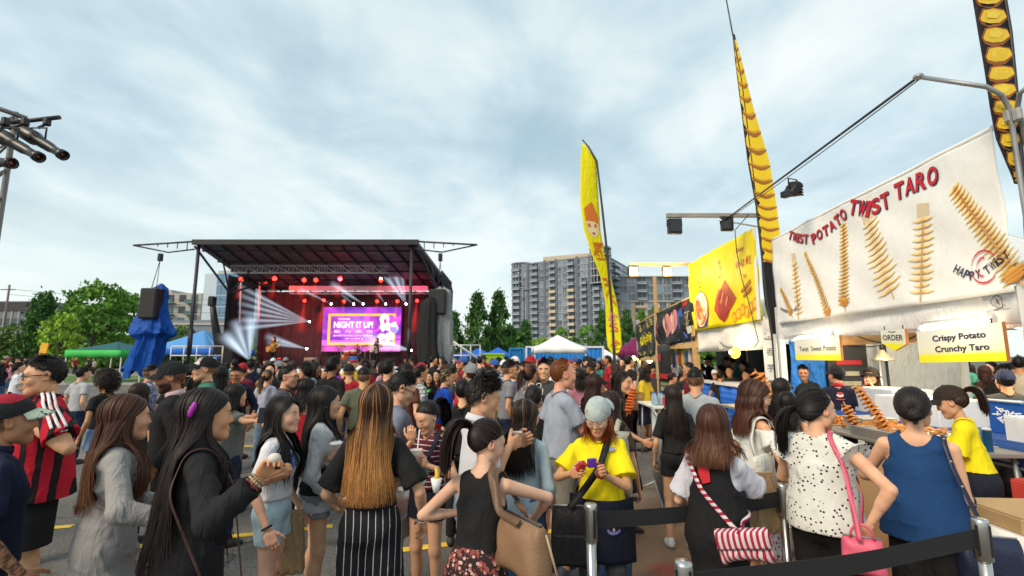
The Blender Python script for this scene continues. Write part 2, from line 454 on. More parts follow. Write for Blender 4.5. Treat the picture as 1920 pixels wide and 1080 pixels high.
def make_head(male,smile,h=0.0042,eyes='open',chub=0.0):
 "list of (V, F, slot, tint) : 0 skin, 1 eye white, 2 dark, 3 brow"
 P=head_prims(male,smile,chub)
 V,F=sdf_mesh(P,h)
 tint=np.ones((len(V),3))
 lip=np.exp(-(((V[:,0])/0.021)**4+((V[:,2]+0.0615)/0.0095)**4))*(V[:,1]>0.078)
 tint=tint*(1-lip[:,None])+lip[:,None]*A3(*((0.88,0.62,0.60)if male else(0.85,0.42,0.42)))
 for s in(-1,1):
  ch=np.exp(-(((V[:,0]-s*0.042)/0.022)**2+((V[:,2]+0.022)/0.02)**2))*(V[:,1]>0.03)*0.5
  tint*=1-ch[:,None]*A3(0.0,0.16,0.16)
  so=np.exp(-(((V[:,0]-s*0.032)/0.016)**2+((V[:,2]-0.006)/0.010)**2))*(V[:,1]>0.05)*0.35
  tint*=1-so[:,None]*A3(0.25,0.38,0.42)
 ears=np.abs(V[:,0])>0.076
 tint[ears]*=A3(1.0,0.88,0.85)
 out=[(V,F,0,tint)]
 if smile:
  v,f=disc((0,0.0895,-0.0600),0.016,0.0042,0.006,10);out.append((v,f,1,None))
 for s in(-1,1):
  c=(s*0.032,0.0915,0.0075)
  if eyes=='open':
   v,f=disc(c,0.0125,0.0042,0.0045,10,0.0012,-s*0.002);out.append((v,f,1,None))
   v,f=disc((c[0],c[1]+0.0009,c[2]),0.0048,0.0045,0.0006,8,0.0012);out.append((v,f,2,None))
   lz=c[2]+0.0042
  else:lz=c[2]-0.003
  # lash line and brow: thin curved strips
  for(x0,x1,z0,zc,th,yo,slot)in((-0.0145,0.0145,lz-0.0045,0.0055 if eyes=='open' else-0.003,0.0016,0.0012,2),(-0.019,0.020,0.0215,0.0045,0.0050 if male else 0.0032,0.0,3)):
   vs=[]
   for i in range(7):
    q=i/6;x=s*(x0+(x1-x0)*q);z=z0+zc*math.sin(math.pi*min(1,q*1.1))
    y=0.0935-5.2*(abs(c[0]+x)-0.028)**2*(1 if slot==2 else 1.3)+yo
    if slot==3:y-=0.003
    t_=th*(1-abs(2*q-0.8)**2*0.6)
    vs+=[(c[0]+x,y+.0016,z+t_),(c[0]+x,y+.0026,z-t_)]
   vs=np.array(vs)
   if slot==3:vs=push_out(P[:9],vs,0.0014,2,True)
   else:vs=push_out(P[:12],vs,0.0022,2)
   out.append((vs,np.array([(2*i,2*i+1,2*i+3,2*i+2)[::s]for i in range(6)]),slot,None))
 return out
HEADS={}
def head_tpl(male,smile=False,eyes='open',lod=0,chub=0.0):
 key=(male,smile,eyes,lod,chub)
 if key not in HEADS:HEADS[key]=make_head(male,smile,(0.0042,0.007,0.011)[lod],eyes,chub)
 return HEADS[key]
 # ---- hand templates (left hand, +y along the fingers, +x thumb side, +z back of the hand)
HANDS={}
def hand_tpl(pose,lod=0):
 key=(pose,lod)
 if key in HANDS:return HANDS[key]
 curl={'relaxed':28,'grip':68,'flat':8,'pinch':48}[pose];tc={'relaxed':20,'grip':50,'flat':5,'pinch':40}[pose]
 P=[cone((-0.002,-0.012,0),(0,0.02,0),0.024,0.026,0.02,sc=(1,1,0.72),o=(0,0,0)),cone((-0.022,0.035,0),(-0.026,0.078,0),0.020,0.013,0.012,sc=(1,1,.75),o=(0,0,0)),cone((0.0,0.03,0),(0.0,0.085,0),0.022,0.014,0.012,sc=(1,1,.75),o=(0,0,0)),cone((0.020,0.035,0),(0.024,0.082,0),0.020,0.013,0.012,sc=(1,1,.75),o=(0,0,0))]
 for i,(x,y0,L,spread)in enumerate(((0.027,0.080,0.072,5),(0.009,0.086,0.080,1),(-0.009,0.083,0.074,-3),(-0.027,0.074,0.058,-8))):
  p=np.array([x,y0,0.0]);r0=(0.0088,0.009,0.0086,0.0076)[i];ang=0;sp=R(spread)
  for j,(fl,cf)in enumerate(((0.45,0.8),(0.32,1.25),(0.23,0.7))):
   ang+=R(curl*cf)*(1+0.12*(i-1.5)*(1 if pose=='relaxed' else .3))
   d=np.array([math.sin(sp)*math.cos(ang),math.cos(ang)*math.cos(sp),-math.sin(ang)])
   q=p+d*L*fl;P.append(cone(p,q,r0*(1-.08*j),r0*(1-.08*(j+1)),0.004));p=q
 p=np.array([0.024,0.016,-0.006]);a=R(42)
 for j,(L,r0)in enumerate(((0.042,0.0125),(0.032,0.0102),(0.024,0.009))):
  d=unit((math.sin(a),math.cos(a),-math.sin(R(tc*.55*(j+.6)))));q=p+d*L
  P.append(cone(p,q,r0,r0*.88,0.010 if j==0 else 0.005));p=q;a-=R(tc*(.5+.2*j))
 HANDS[key]=sdf_mesh(P,(0.0036,0.0065,0.010)[lod])
 return HANDS[key]
 # ---- materials for people
def skin_mat(tone):
 key=('skin',tone)
 if key in MATS:return MATS[key]
 m=bpy.data.materials.new('skin');N,L,P=nodes_of(m)
 a=N.new('ShaderNodeAttribute');a.attribute_name='tint'
 n=N.new('ShaderNodeTexNoise');n.inputs['Scale'].default_value=17;n.inputs['Detail'].default_value=8;n.inputs['Roughness'].default_value=.65
 tc=N.new('ShaderNodeTexCoord');L.new(tc.outputs['Object'],n.inputs['Vector'])
 r=N.new('ShaderNodeValToRGB');e=r.color_ramp.elements
 e[0].position=.3;e[1].position=.7;e[0].color=(tone[0]*.90,tone[1]*.80,tone[2]*.76,1);e[1].color=(min(1,tone[0]*1.05),tone[1]*1.05,tone[2]*1.05,1)
 L.new(n.outputs['Fac'],r.inputs['Fac'])
 mx=N.new('ShaderNodeMixRGB');mx.blend_type='MULTIPLY';mx.inputs[0].default_value=1
 L.new(r.outputs[0],mx.inputs[1]);L.new(a.outputs['Color'],mx.inputs[2]);L.new(mx.outputs[0],P.inputs['Base Color'])
 P.inputs['Roughness'].default_value=0.55;P.inputs['Specular IOR Level'].default_value=0.3
 P.inputs['Subsurface Weight'].default_value=0.12;P.inputs['Subsurface Radius'].default_value=(0.012,0.005,0.003);P.inputs['Subsurface Scale'].default_value=1.0
 n2=N.new('ShaderNodeTexNoise');n2.inputs['Scale'].default_value=260;L.new(tc.outputs['Object'],n2.inputs['Vector'])
 b=N.new('ShaderNodeBump');b.inputs['Strength'].default_value=0.12;b.inputs['Distance'].default_value=0.003
 L.new(n2.outputs['Fac'],b.inputs['Height']);L.new(b.outputs[0],P.inputs['Normal'])
 MATS[key]=m
 return m
LIGHT=(0.66,0.37,0.225);FAIR=(0.72,0.44,0.30);TAN=(0.49,0.25,0.14);PINK=(0.72,0.38,0.27);BROWN=(0.34,0.17,0.09)
def cloth(col,pat=None,col2=(0.8,0.8,0.8),period=0.05,width=0.2,rough=0.85,name='cloth',var=0.07,ang=0.0,wr=0.45,sheen=0.0):
 key=(name,col,pat,col2,period,width,ang)
 if key in MATS:return MATS[key]
 m=bpy.data.materials.new(name);N,L,P=nodes_of(m)
 tc=N.new('ShaderNodeTexCoord');obj=tc.outputs['Object']
 def M(op,a,b=None):
  q=N.new('ShaderNodeMath');q.operation=op
  for i,v in enumerate((a,b)):
   if v is None:continue
   if isinstance(v,(int,float)):q.inputs[i].default_value=v
   else:L.new(v,q.inputs[i])
  return q.outputs[0]
 n=N.new('ShaderNodeTexNoise');n.inputs['Scale'].default_value=9;n.inputs['Detail'].default_value=5;L.new(obj,n.inputs['Vector'])
 r=N.new('ShaderNodeValToRGB');e=r.color_ramp.elements;e[0].position=.3;e[1].position=.7
 e[0].color=tuple(c*(1-var)for c in col)+(1,);e[1].color=tuple(min(1,c*(1+var))for c in col)+(1,)
 L.new(n.outputs['Fac'],r.inputs['Fac']);outc=r.outputs[0]
 if pat:
  sep=N.new('ShaderNodeSeparateXYZ');L.new(obj,sep.inputs[0])
  wob=M('MULTIPLY',M('SUBTRACT',n.outputs['Fac'],0.5),period*0.22)
  fac=None
  def stripe(coord):return M('LESS_THAN',M('FRACT',M('DIVIDE',M('ADD',M('ADD',coord,wob),10.0),period)),width)
  xy=M('ADD',M('MULTIPLY',sep.outputs[0],math.cos(ang)),M('MULTIPLY',sep.outputs[1],math.sin(ang)))
  if pat=='h':fac=stripe(sep.outputs[2])
  elif pat=='v':fac=stripe(xy)
  elif pat=='plaid':fac=M('MAXIMUM',stripe(sep.outputs[2]),stripe(xy))
  elif pat in('dots','floral','camo'):
   vo=N.new('ShaderNodeTexVoronoi');vo.inputs['Scale'].default_value=1.0/period;vo.inputs['Randomness'].default_value=0.75 if pat=='dots' else 1
   L.new(obj,vo.inputs['Vector'])
   if pat=='camo':
    n5=N.new('ShaderNodeTexNoise');n5.inputs['Scale'].default_value=1.0/period;L.new(obj,n5.inputs['Vector']);fac=M('LESS_THAN',n5.outputs['Fac'],width)
   else:fac=M('LESS_THAN',vo.outputs['Distance'],width)
  mx=N.new('ShaderNodeMixRGB');L.new(fac,mx.inputs[0]);L.new(outc,mx.inputs[1]);mx.inputs[2].default_value=tuple(col2)+(1,);outc=mx.outputs[0]
  if pat=='floral':
   hs=N.new('ShaderNodeMixRGB');n6=N.new('ShaderNodeTexNoise');n6.inputs['Scale'].default_value=45;L.new(obj,n6.inputs['Vector'])
   L.new(M('GREATER_THAN',n6.outputs['Fac'],0.56),hs.inputs[0]);L.new(outc,hs.inputs[1]);hs.inputs[2].default_value=(col2[0]*.5,col2[1]*.2,col2[2]*.2,1);outc=hs.outputs[0]
 L.new(outc,P.inputs['Base Color'])
 P.inputs['Roughness'].default_value=rough;P.inputs['Specular IOR Level'].default_value=0.2
 P.inputs['Sheen Weight'].default_value=sheen
 # folds and weave
 mp=N.new('ShaderNodeMapping');mp.inputs['Scale'].default_value=(1.0,1.0,0.35);mp.inputs['Rotation'].default_value=(0.3,0.2,0.4);L.new(obj,mp.inputs[0])
 nb=N.new('ShaderNodeTexNoise');nb.inputs['Scale'].default_value=16;nb.inputs['Detail'].default_value=4;nb.inputs['Distortion'].default_value=1.2;L.new(mp.outputs[0],nb.inputs['Vector'])
 b1=N.new('ShaderNodeBump');b1.inputs['Strength'].default_value=wr*1.5;b1.inputs['Distance'].default_value=0.02;L.new(nb.outputs['Fac'],b1.inputs['Height'])
 nw=N.new('ShaderNodeTexNoise');nw.inputs['Scale'].default_value=420;L.new(obj,nw.inputs['Vector'])
 b2=N.new('ShaderNodeBump');b2.inputs['Strength'].default_value=0.25;b2.inputs['Distance'].default_value=0.002
 L.new(nw.outputs['Fac'],b2.inputs['Height']);L.new(b1.outputs[0],b2.inputs['Normal']);L.new(b2.outputs[0],P.inputs['Normal'])
 MATS[key]=m
 return m
def denim(col):return cloth(col,name='denim',var=0.22,rough=0.9)
def hair_mat():
 key='hairmat'
 if key in MATS:return MATS[key]
 m=bpy.data.materials.new('hair');N,L,P=nodes_of(m)
 a=N.new('ShaderNodeAttribute');a.attribute_name='col'
 n=N.new('ShaderNodeTexNoise');n.inputs['Scale'].default_value=90;n.inputs['Detail'].default_value=3
 tc=N.new('ShaderNodeTexCoord');L.new(tc.outputs['Object'],n.inputs['Vector'])
 mr=N.new('ShaderNodeMapRange');mr.inputs['To Min'].default_value=0.6;mr.inputs['To Max'].default_value=1.5;L.new(n.outputs['Fac'],mr.inputs['Value'])
 hs=N.new('ShaderNodeHueSaturation');L.new(a.outputs['Color'],hs.inputs['Color']);L.new(mr.outputs[0],hs.inputs['Value'])
 L.new(hs.outputs[0],P.inputs['Base Color'])
 P.inputs['Roughness'].default_value=0.48;P.inputs['Specular IOR Level'].default_value=0.22
 MATS[key]=m
 return m
BLACK_H=(0.010,0.008,0.008);DARK_H=(0.020,0.012,0.009);BROWN_H=(0.055,0.026,0.014)
EYEW=mat('eye white',(0.72,0.68,0.65),0.3);EYED=mat('eye dark',(0.012,0.008,0.007),0.25,spec=0.6)
# ---- hair
def slerp(d0,d1,t):
 d0=unit(d0);d1=unit(d1);w=math.acos(max(-1,min(1,float(d0@d1))))
 if w<1e-4:return d0
 return(math.sin((1-t)*w)*d0+math.sin(t*w)*d1)/math.sin(w)
def scalp(d,f):
 d=unit(d);q=1.0/np.linalg.norm(d/CR_R);return CR_C+d*q*f
def ribbons(paths,widths,cols0,cols1,ramp=0.5,lift=0.25,up=None):
 "each path (k,3) becomes a tapered strip with a raised spine; colours run from root to tip"
 V=[];F=[];Cc=[];n0=0
 for P,w,c0,c1 in zip(paths,widths,cols0,cols1):
  k=len(P);T=np.gradient(P,axis=0);T/=np.linalg.norm(T,axis=1,keepdims=True)+1e-9
  Nn=up(P)if up is not None else None
  if Nn is None:Nn=P-CR_C
  Nn=Nn-(Nn*T).sum(1,keepdims=True)*T;Nn/=np.linalg.norm(Nn,axis=1,keepdims=True)+1e-9
  B=np.cross(T,Nn);s=np.linspace(0,1,k)
  ww=w*(np.minimum(1,s*6+.5))*np.clip((1-s)*2.2,0.06,1)**0.8
  V.append(np.stack([P-B*ww[:,None],P+Nn*(w*lift),P+B*ww[:,None]],1).reshape(-1,3))
  i=np.arange(k-1)[:,None]*3+n0
  F.append(np.concatenate([i+np.array([[0,1,4,3]]),i+np.array([[1,2,5,4]])],0));n0+=3*k
  m=np.clip((s-ramp)/max(1e-3,1-ramp)*1.4,0,1)[:,None]
  cc=np.asarray(c0)*(1-m)+np.asarray(c1)*m
  Cc.append(np.repeat(cc,3,0))
 return np.concatenate(V),np.concatenate(F),np.concatenate(Cc)
def cap_sheet(front,side,back,f=1.02,na=40,ne=12,jag=0.0):
 "closed scalp sheet: elevation of the hairline given for front, sides and back (degrees)"
 V=[scalp((0,0,1),f)];F=[]
 for j in range(1,ne+1):
  for i in range(na):
   az=2*math.pi*i/na;ca=math.cos(az)
   lim=front*max(0,ca)**0.7+side*(1-abs(ca)**0.7)+back*max(0,-ca)**0.7 if abs(ca)>1e-6 else side
   lim+=jag*(math.sin(i*2.7)+math.sin(i*4.1+1))*(1 if abs(ca)<.95 or ca>0 else .3)
   el=90+(lim-90)*j/ne
   d=(math.sin(az)*math.cos(R(el)),math.cos(az)*math.cos(R(el)),math.sin(R(el)))
   V.append(scalp(d,f-(0.012 if j==ne else 0)))
 for i in range(na):F.append((0,1+i,1+(i+1)%na,1+(i+1)%na))
 for j in range(ne-1):
  for i in range(na):
   a=1+j*na+i;b=1+j*na+(i+1)%na;F.append((a,a+na,b+na,b))
 return np.array(V),np.array(F)
def make_hair(style,Rh,hc,s,body,rng,color=BLACK_H,tip=None,length=0.42,n=300,volume=1.15,part=0.0,side_open=64,front_u=0.22,streak=None,tail_at=None,wave=0.0,spike=0.042,sheet=True,fade=False):
 """hair in the person's own frame. Rh, hc, s: head rotation, centre and scale; body: prims it must stay outside of"""
 col=np.array(color);tip=col if tip is None else np.array(tip)
 paths=[];wid=[];c0=[];c1=[];sheets=[]
 toW=lambda Q:hc+(np.asarray(Q)@Rh.T)*s
 toL=lambda Q:((np.asarray(Q)-hc)@Rh)/s
 def shade():
  k=rng.uniform(0.45,1.8)
  if streak is not None and rng.random()<streak[1]:return np.array(streak[0])*k
  return col*k
 def add(P,w,ca=None):
  a=shade()if ca is None else ca
  paths.append(P);wid.append(w);c0.append(a);c1.append(tip*rng.uniform(.6,1.4)if(streak is None or a[0]<0.03)else tip*rng.uniform(.9,1.6))
 def fall(p0,t0,end_z,inward,k=9,ph=0.0):
  "from world point p0 with tangent t0 down to end_z"
  Q=[p0];d=unit(t0);n_=max(2,k);step=max(0.01,(p0[2]-end_z))/n_
  for i in range(n_):
   d=unit(d*0.45+A3(0,0,-1)*0.75)
   q=Q[-1]+d*step*1.02
   c=hc[:2]-0.02*(Rh@A3(0,1,0))[:2]
   q[:2]+=(c-q[:2])*inward
   q[:2]+=wave*np.array([math.sin(ph+i*1.3),math.cos(ph*1.7+i*1.1)])
   Q.append(q)
  return np.array(Q)
 if style in('long','bob'):
  end0=hc[2]-length*s;fwd=Rh@A3(0,1,0);fwd=unit(fwd*A3(1,1,0))
  def guide(u,side,f,ln_j,ph,js=0.0):
  # u: 0 front parting .. 1 back of the crown
   if u<0.55:
    q=u/0.55;d0=slerp((part,math.cos(R(35)),math.sin(R(35))),(part*.6,-0.25,1),q)
    az=R(side_open+(150-side_open)*q);d1=(side*math.sin(az),math.cos(az)*.98,-0.12-0.22*q)
   else:
    q=(u-0.55)/0.45;d0=unit((part*.4,-0.3,1));az=R(150+30*q);d1=(side*math.sin(az),math.cos(az),-0.34)
   L_=[scalp(slerp(d0,d1,t),f*(0.93+0.07*min(1,t*2.5)))for t in np.linspace(0,1,9)]
   Wp=toW(L_);e=min(end0+ln_j,Wp[-1][2]-.012)
   t0=Wp[-1]-Wp[-2];Q=[Wp[-1]];d=unit(t0);k=12;step=(Wp[-1][2]-e)/k
   drift=fwd*((0.10 if u<front_u else-0.22)if style=='long' else 0.0)
   for i in range(k):
    d=unit(d*0.5+A3(0,0,-1)*0.8+drift*(0.75 if i<5 else 0.05))
    q_=Q[-1]+d*step/max(.5,-d[2])
    c=hc[:2]-0.03*fwd[:2]
    q_[:2]+=(c-q_[:2])*(0.034 if style=='long' else 0.05*(i/k))
    q_[:2]+=wave*np.array([math.sin(ph+i*1.3),math.cos(ph*1.7+i*1.1)])+js*0.004*np.array([math.sin(ph),math.cos(ph)])
    Q.append(q_)
   return np.concatenate([Wp,np.array(Q)[1:]])
  G=[]
  nrow=19
  for side in(-1,1):
   for u in np.linspace(0.0,1,nrow):G.append((guide(u,side,volume-0.03,0.03,0.0),volume-.03))
  for _ in range(int(n*1.5)):
   u=rng.random()**0.9;side=rng.choice((-1,1));f=volume+rng.uniform(-0.025,0.035)
   if rng.random()<.05:f+=rng.uniform(0.02,0.07)
   G.append((guide(u,side,f,rng.uniform(-0.06,0.05)if style=='long' else rng.uniform(-0.02,0.02),rng.uniform(0,6),1.0),f))
  Pa=np.array([g for g,_ in G]);mg=np.array([0.010+0.16*max(0,f-1.06)for _,f in G])
  if len(body):
   for it in range(2):
    B_=Pa[:,9:].reshape(-1,3);dd=sdf_at(body,B_);mm=np.repeat(mg,Pa.shape[1]-9);bad=dd<mm
    if bad.any():
     X_=B_[bad];g_=sdf_grad(body,X_);g_[:,2]*=0.35;g_[:,0]*=0.6;B_[bad]=X_+g_*(mm[bad]-dd[bad])[:,None]
    Pa[:,9:]=B_.reshape(Pa.shape[0],-1,3)
    Pa[:,9:-1]=(Pa[:,8:-2]+2*Pa[:,9:-1]+Pa[:,10:])/4
   B_=Pa[:,9:].reshape(-1,3);dd=sdf_at(body,B_);mm=np.repeat(mg,Pa.shape[1]-9)*.9;bad=dd<mm
   if bad.any():
    X_=B_[bad];B_[bad]=X_+sdf_grad(body,X_)*(mm[bad]-dd[bad])[:,None]
    Pa[:,9:]=B_.reshape(Pa.shape[0],-1,3)
  m=Pa.shape[1]
  if sheet:
   for q in range(2):
    V=Pa[q*nrow:(q+1)*nrow].reshape(-1,3)
    F=[(i*m+j,(i+1)*m+j,(i+1)*m+j+1,i*m+j+1)for i in range(nrow-1)for j in range(m-1)]
    sheets.append((V,np.array(F)))
  for P in Pa[2*nrow:]:
   sg=np.linalg.norm(np.diff(P[9:],axis=0),axis=1)
   if sg.max()>2.3*max(sg.mean(),.012):continue
   add(P,rng.uniform(0.0020,0.0046)*s)
 elif style in('pony','bun','tied'):
  kd=unit(tail_at if tail_at is not None else(0,-0.95,0.25));knot=scalp(kd,volume+0.10)
  V,F=cap_sheet(36,-12,-66,volume-0.07);sheets.append((toW(V),F))
  for _ in range(int(n*.6)):
   az=rng.uniform(0,2*math.pi);ca=math.cos(az);lim=36*max(0,ca)**.7-13*(1-abs(ca)**.7)-67*max(0,-ca)**.7
   el=R(lim+rng.random()**2*30);d0=(math.sin(az)*math.cos(el),math.cos(az)*math.cos(el),math.sin(el));f=volume+rng.uniform(-0.05,0.0)
   L_=[scalp(slerp(d0,kd,t),f*(0.90+0.10*min(1,t*3))+0.05*t**6)for t in np.linspace(0,1,10)]
   add(toW(L_),rng.uniform(0.004,0.008)*s)
  if style=='pony':
   kw=toW([knot])[0];out=Rh@unit(kd)
   tails=[]
   for q in range(int(n*.5)):
    a=rng.uniform(0,6.28);rr=rng.random()**.5
    Q=[kw+rng.normal(0,0.006,3)];d=unit(out*0.9+A3(0,0,.05)+rng.normal(0,.12,3));L_=length*rng.uniform(.75,1.08);k=11
    for i in range(k):
     d=unit(d+A3(0,0,-1)*(0.30+0.07*i));q_=Q[-1]+d*L_/k
     q_=q_+wave*np.array([math.sin(a+i),math.cos(a*2+i),0]);Q.append(q_)
    tails.append(np.array(Q))
   Ta=np.array(tails);sh_=Ta.shape;Ta=push_out(body,Ta.reshape(-1,3),0.018,2).reshape(sh_)if len(body)else Ta
   for Q in Ta:add(Q,rng.uniform(0.004,0.0075)*s)
  else:
   rb=0.042 if style=='bun' else 0.03
   for q in range(int(n*.3)):
    ax_=unit(rng.normal(0,1,3));e1=unit(np.cross(ax_,(0.3,.5,.8)));e2=np.cross(ax_,e1);a0=rng.uniform(0,6.28)
    r_=rb*rng.uniform(.75,1.08)
    add(toW(knot+kd*rb*.6+np.array([(e1*math.cos(a0+t)+e2*math.sin(a0+t))*r_ for t in np.linspace(0,3.6,9)])),0.006*s)
   if style=='tied':
    kw=toW([knot])[0]
    for q in range(26):
     Q=[kw];d=unit(Rh@kd+rng.normal(0,.2,3))
     for i in range(7):d=unit(d+A3(0,0,-.5));Q.append(Q[-1]+d*length*.3/7*rng.uniform(.8,1.2))
     add(push_out(body,np.array(Q),0.012,2),0.005*s)
 elif style=='curly':
  V,F=cap_sheet(40,-14,-55,volume+0.0);sheets.append((toW(V),F))
  for _ in range(n):
   az=rng.uniform(0,2*math.pi);ca=math.cos(az);lim=42*max(0,ca)-12*(1-abs(ca))-60*max(0,-ca)
   el=R(rng.uniform(lim,90));d0=unit((math.sin(az)*math.cos(el),math.cos(az)*math.cos(el),math.sin(el)));p=scalp(d0,volume+rng.uniform(-.02,.12))
   e1=unit(np.cross(d0,rng.normal(0,1,3)));e2=np.cross(d0,e1);r_=rng.uniform(.008,.02)
   add(toW([p+d0*.035*i/9+(e1*math.cos(i*.9)+e2*math.sin(i*.9))*r_+A3(0,0,-.02*(i/9)**2)for i in range(10)]),0.0045*s)
 elif style in('short','spiky','crop','balding'):
  fr=35 if style!='balding' else 66
  V,F=cap_sheet(fr+3,16 if fade else-12,2 if fade else-56,1.03 if not fade else 1.02,jag=2.6);sheets.append((toW(V),F))
  for _ in range(n):
   az=rng.uniform(0,2*math.pi);ca=math.cos(az);lim=fr*max(0,ca)**.8+(4 if fade else-12)*(1-abs(ca)**.8)-54*max(0,-ca)**.8
   el=R(90-(90-lim)*rng.random()**.75);d0=unit((math.sin(az)*math.cos(el),math.cos(az)*math.cos(el),math.sin(el)))
   top=max(0.0,(math.degrees(el)-18)/72)
   L_=(spike*(0.30+0.9*top)if style!='crop' else spike*0.35)*rng.uniform(.7,1.25)
   if fade and top<.25:L_=0.007
   flow=unit(A3(d0[0]*.3,0.55 if style!='spiky' else .25,-0.35*(1-top)))if style!='balding' else unit(A3(d0[0]*.6,-.6,-.3))
   lift=(0.9 if style=='spiky' else 0.62)*(0.35+top)
   d=unit(d0*lift+flow*.6+rng.normal(0,.22,3));p0=scalp(d0,1.0)
   L2=[p0];dd=d
   for i in range(5):dd=unit(dd+flow*.10-A3(0,0,.12));L2.append(L2[-1]+dd*L_/5)
   L2=np.array(L2);ctr=L2-CR_C;rr=np.linalg.norm(ctr/CR_R,axis=1);m=rr<1.03;L2[m]=CR_C+ctr[m]/rr[m][:,None]*1.035
   add(toW(L2),rng.uniform(0.003,0.0055)*s)
 Vs,Fs,Cs=[],[],[];n0=0
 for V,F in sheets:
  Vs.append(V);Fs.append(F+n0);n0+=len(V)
  sh=np.tile(col*0.55,(len(V),1))  # under-sheet darkened so the gaps between strands look shaded
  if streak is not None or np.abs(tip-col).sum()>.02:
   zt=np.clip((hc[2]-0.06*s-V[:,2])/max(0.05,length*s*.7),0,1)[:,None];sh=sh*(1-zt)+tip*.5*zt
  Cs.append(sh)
 if paths:
  by={}
  for i,P in enumerate(paths):by.setdefault(len(P),[]).append(i)
  upf=lambda P:P-(hc+A3(0,0,-0.05))
  V,F,Cc=ribbons(paths,wid,c0,c1,0.45,0.3,upf)
  Vs.append(V);Fs.append(F+n0);Cs.append(Cc)
 return np.concatenate(Vs),np.concatenate(Fs),np.concatenate(Cs)
 # ------------------------------------------------------------------ people: assembling one person
def vnormals(V,F):
 n=np.zeros_like(V);a=np.cross(V[F[:,2]]-V[F[:,0]],V[F[:,3]]-V[F[:,1]])
 for i in range(4):np.add.at(n,F[:,i],a)
 return n/(np.linalg.norm(n,axis=1,keepdims=True)+1e-12)
def wrinkle(V,F,amp,rng,zst=0.55):
 if amp<=0 or not len(V):return V
 n=vnormals(V,F);f=np.zeros(len(V))
 for lam,a in((0.22,1.0),(0.15,.9),(0.10,.7),(0.07,.45),(0.12,.6)):
  k=unit(rng.normal(0,1,3)*A3(1,1,zst))*2*math.pi/lam;k2=unit(rng.normal(0,1,3))*2*math.pi/.3
  f+=a*(1-2*np.abs(np.sin((V@k+rng.uniform(0,6.28))*.5+1.1*np.sin(V@k2)))**.75)*1.25
 return V+n*np.maximum(f*amp*0.42,-0.0035)[:,None]
def ik(S,T,a,b,hint):
 v=T-S;d=np.linalg.norm(v);d2=min(max(d,abs(a-b)+0.02),a+b-0.004);u=v/max(d,1e-6);T=S+u*d2
 x=(a*a-b*b+d2*d2)/(2*d2);y=math.sqrt(max(0,a*a-x*x))
 hp=hint-u*(hint@u);hp=unit(hp)
 return S+u*x+hp*y,T
SHOE={}
def shoe_tpl(lod):
 if lod not in SHOE:
  P=[cone((0,-0.055,0.045),(0,0.06,0.035),0.040,0.042,0.03),cone((0,0.06,0.03),(0.004,0.145,0.022),0.044,0.034,0.03),cone((0,-0.045,0.05),(0,-0.035,0.085),0.036,0.040,0.03),ell((0,0.05,0.012),(0.046,0.135,0.018),0.006)]
  V,F=sdf_mesh(P,(0.008,0.011,0.02)[lod],[(A3(0,0,-1),-0.002)])
  SHOE[lod]=(V,F)
 return SHOE[lod]
class Person:pass
N_PEOPLE=[0]
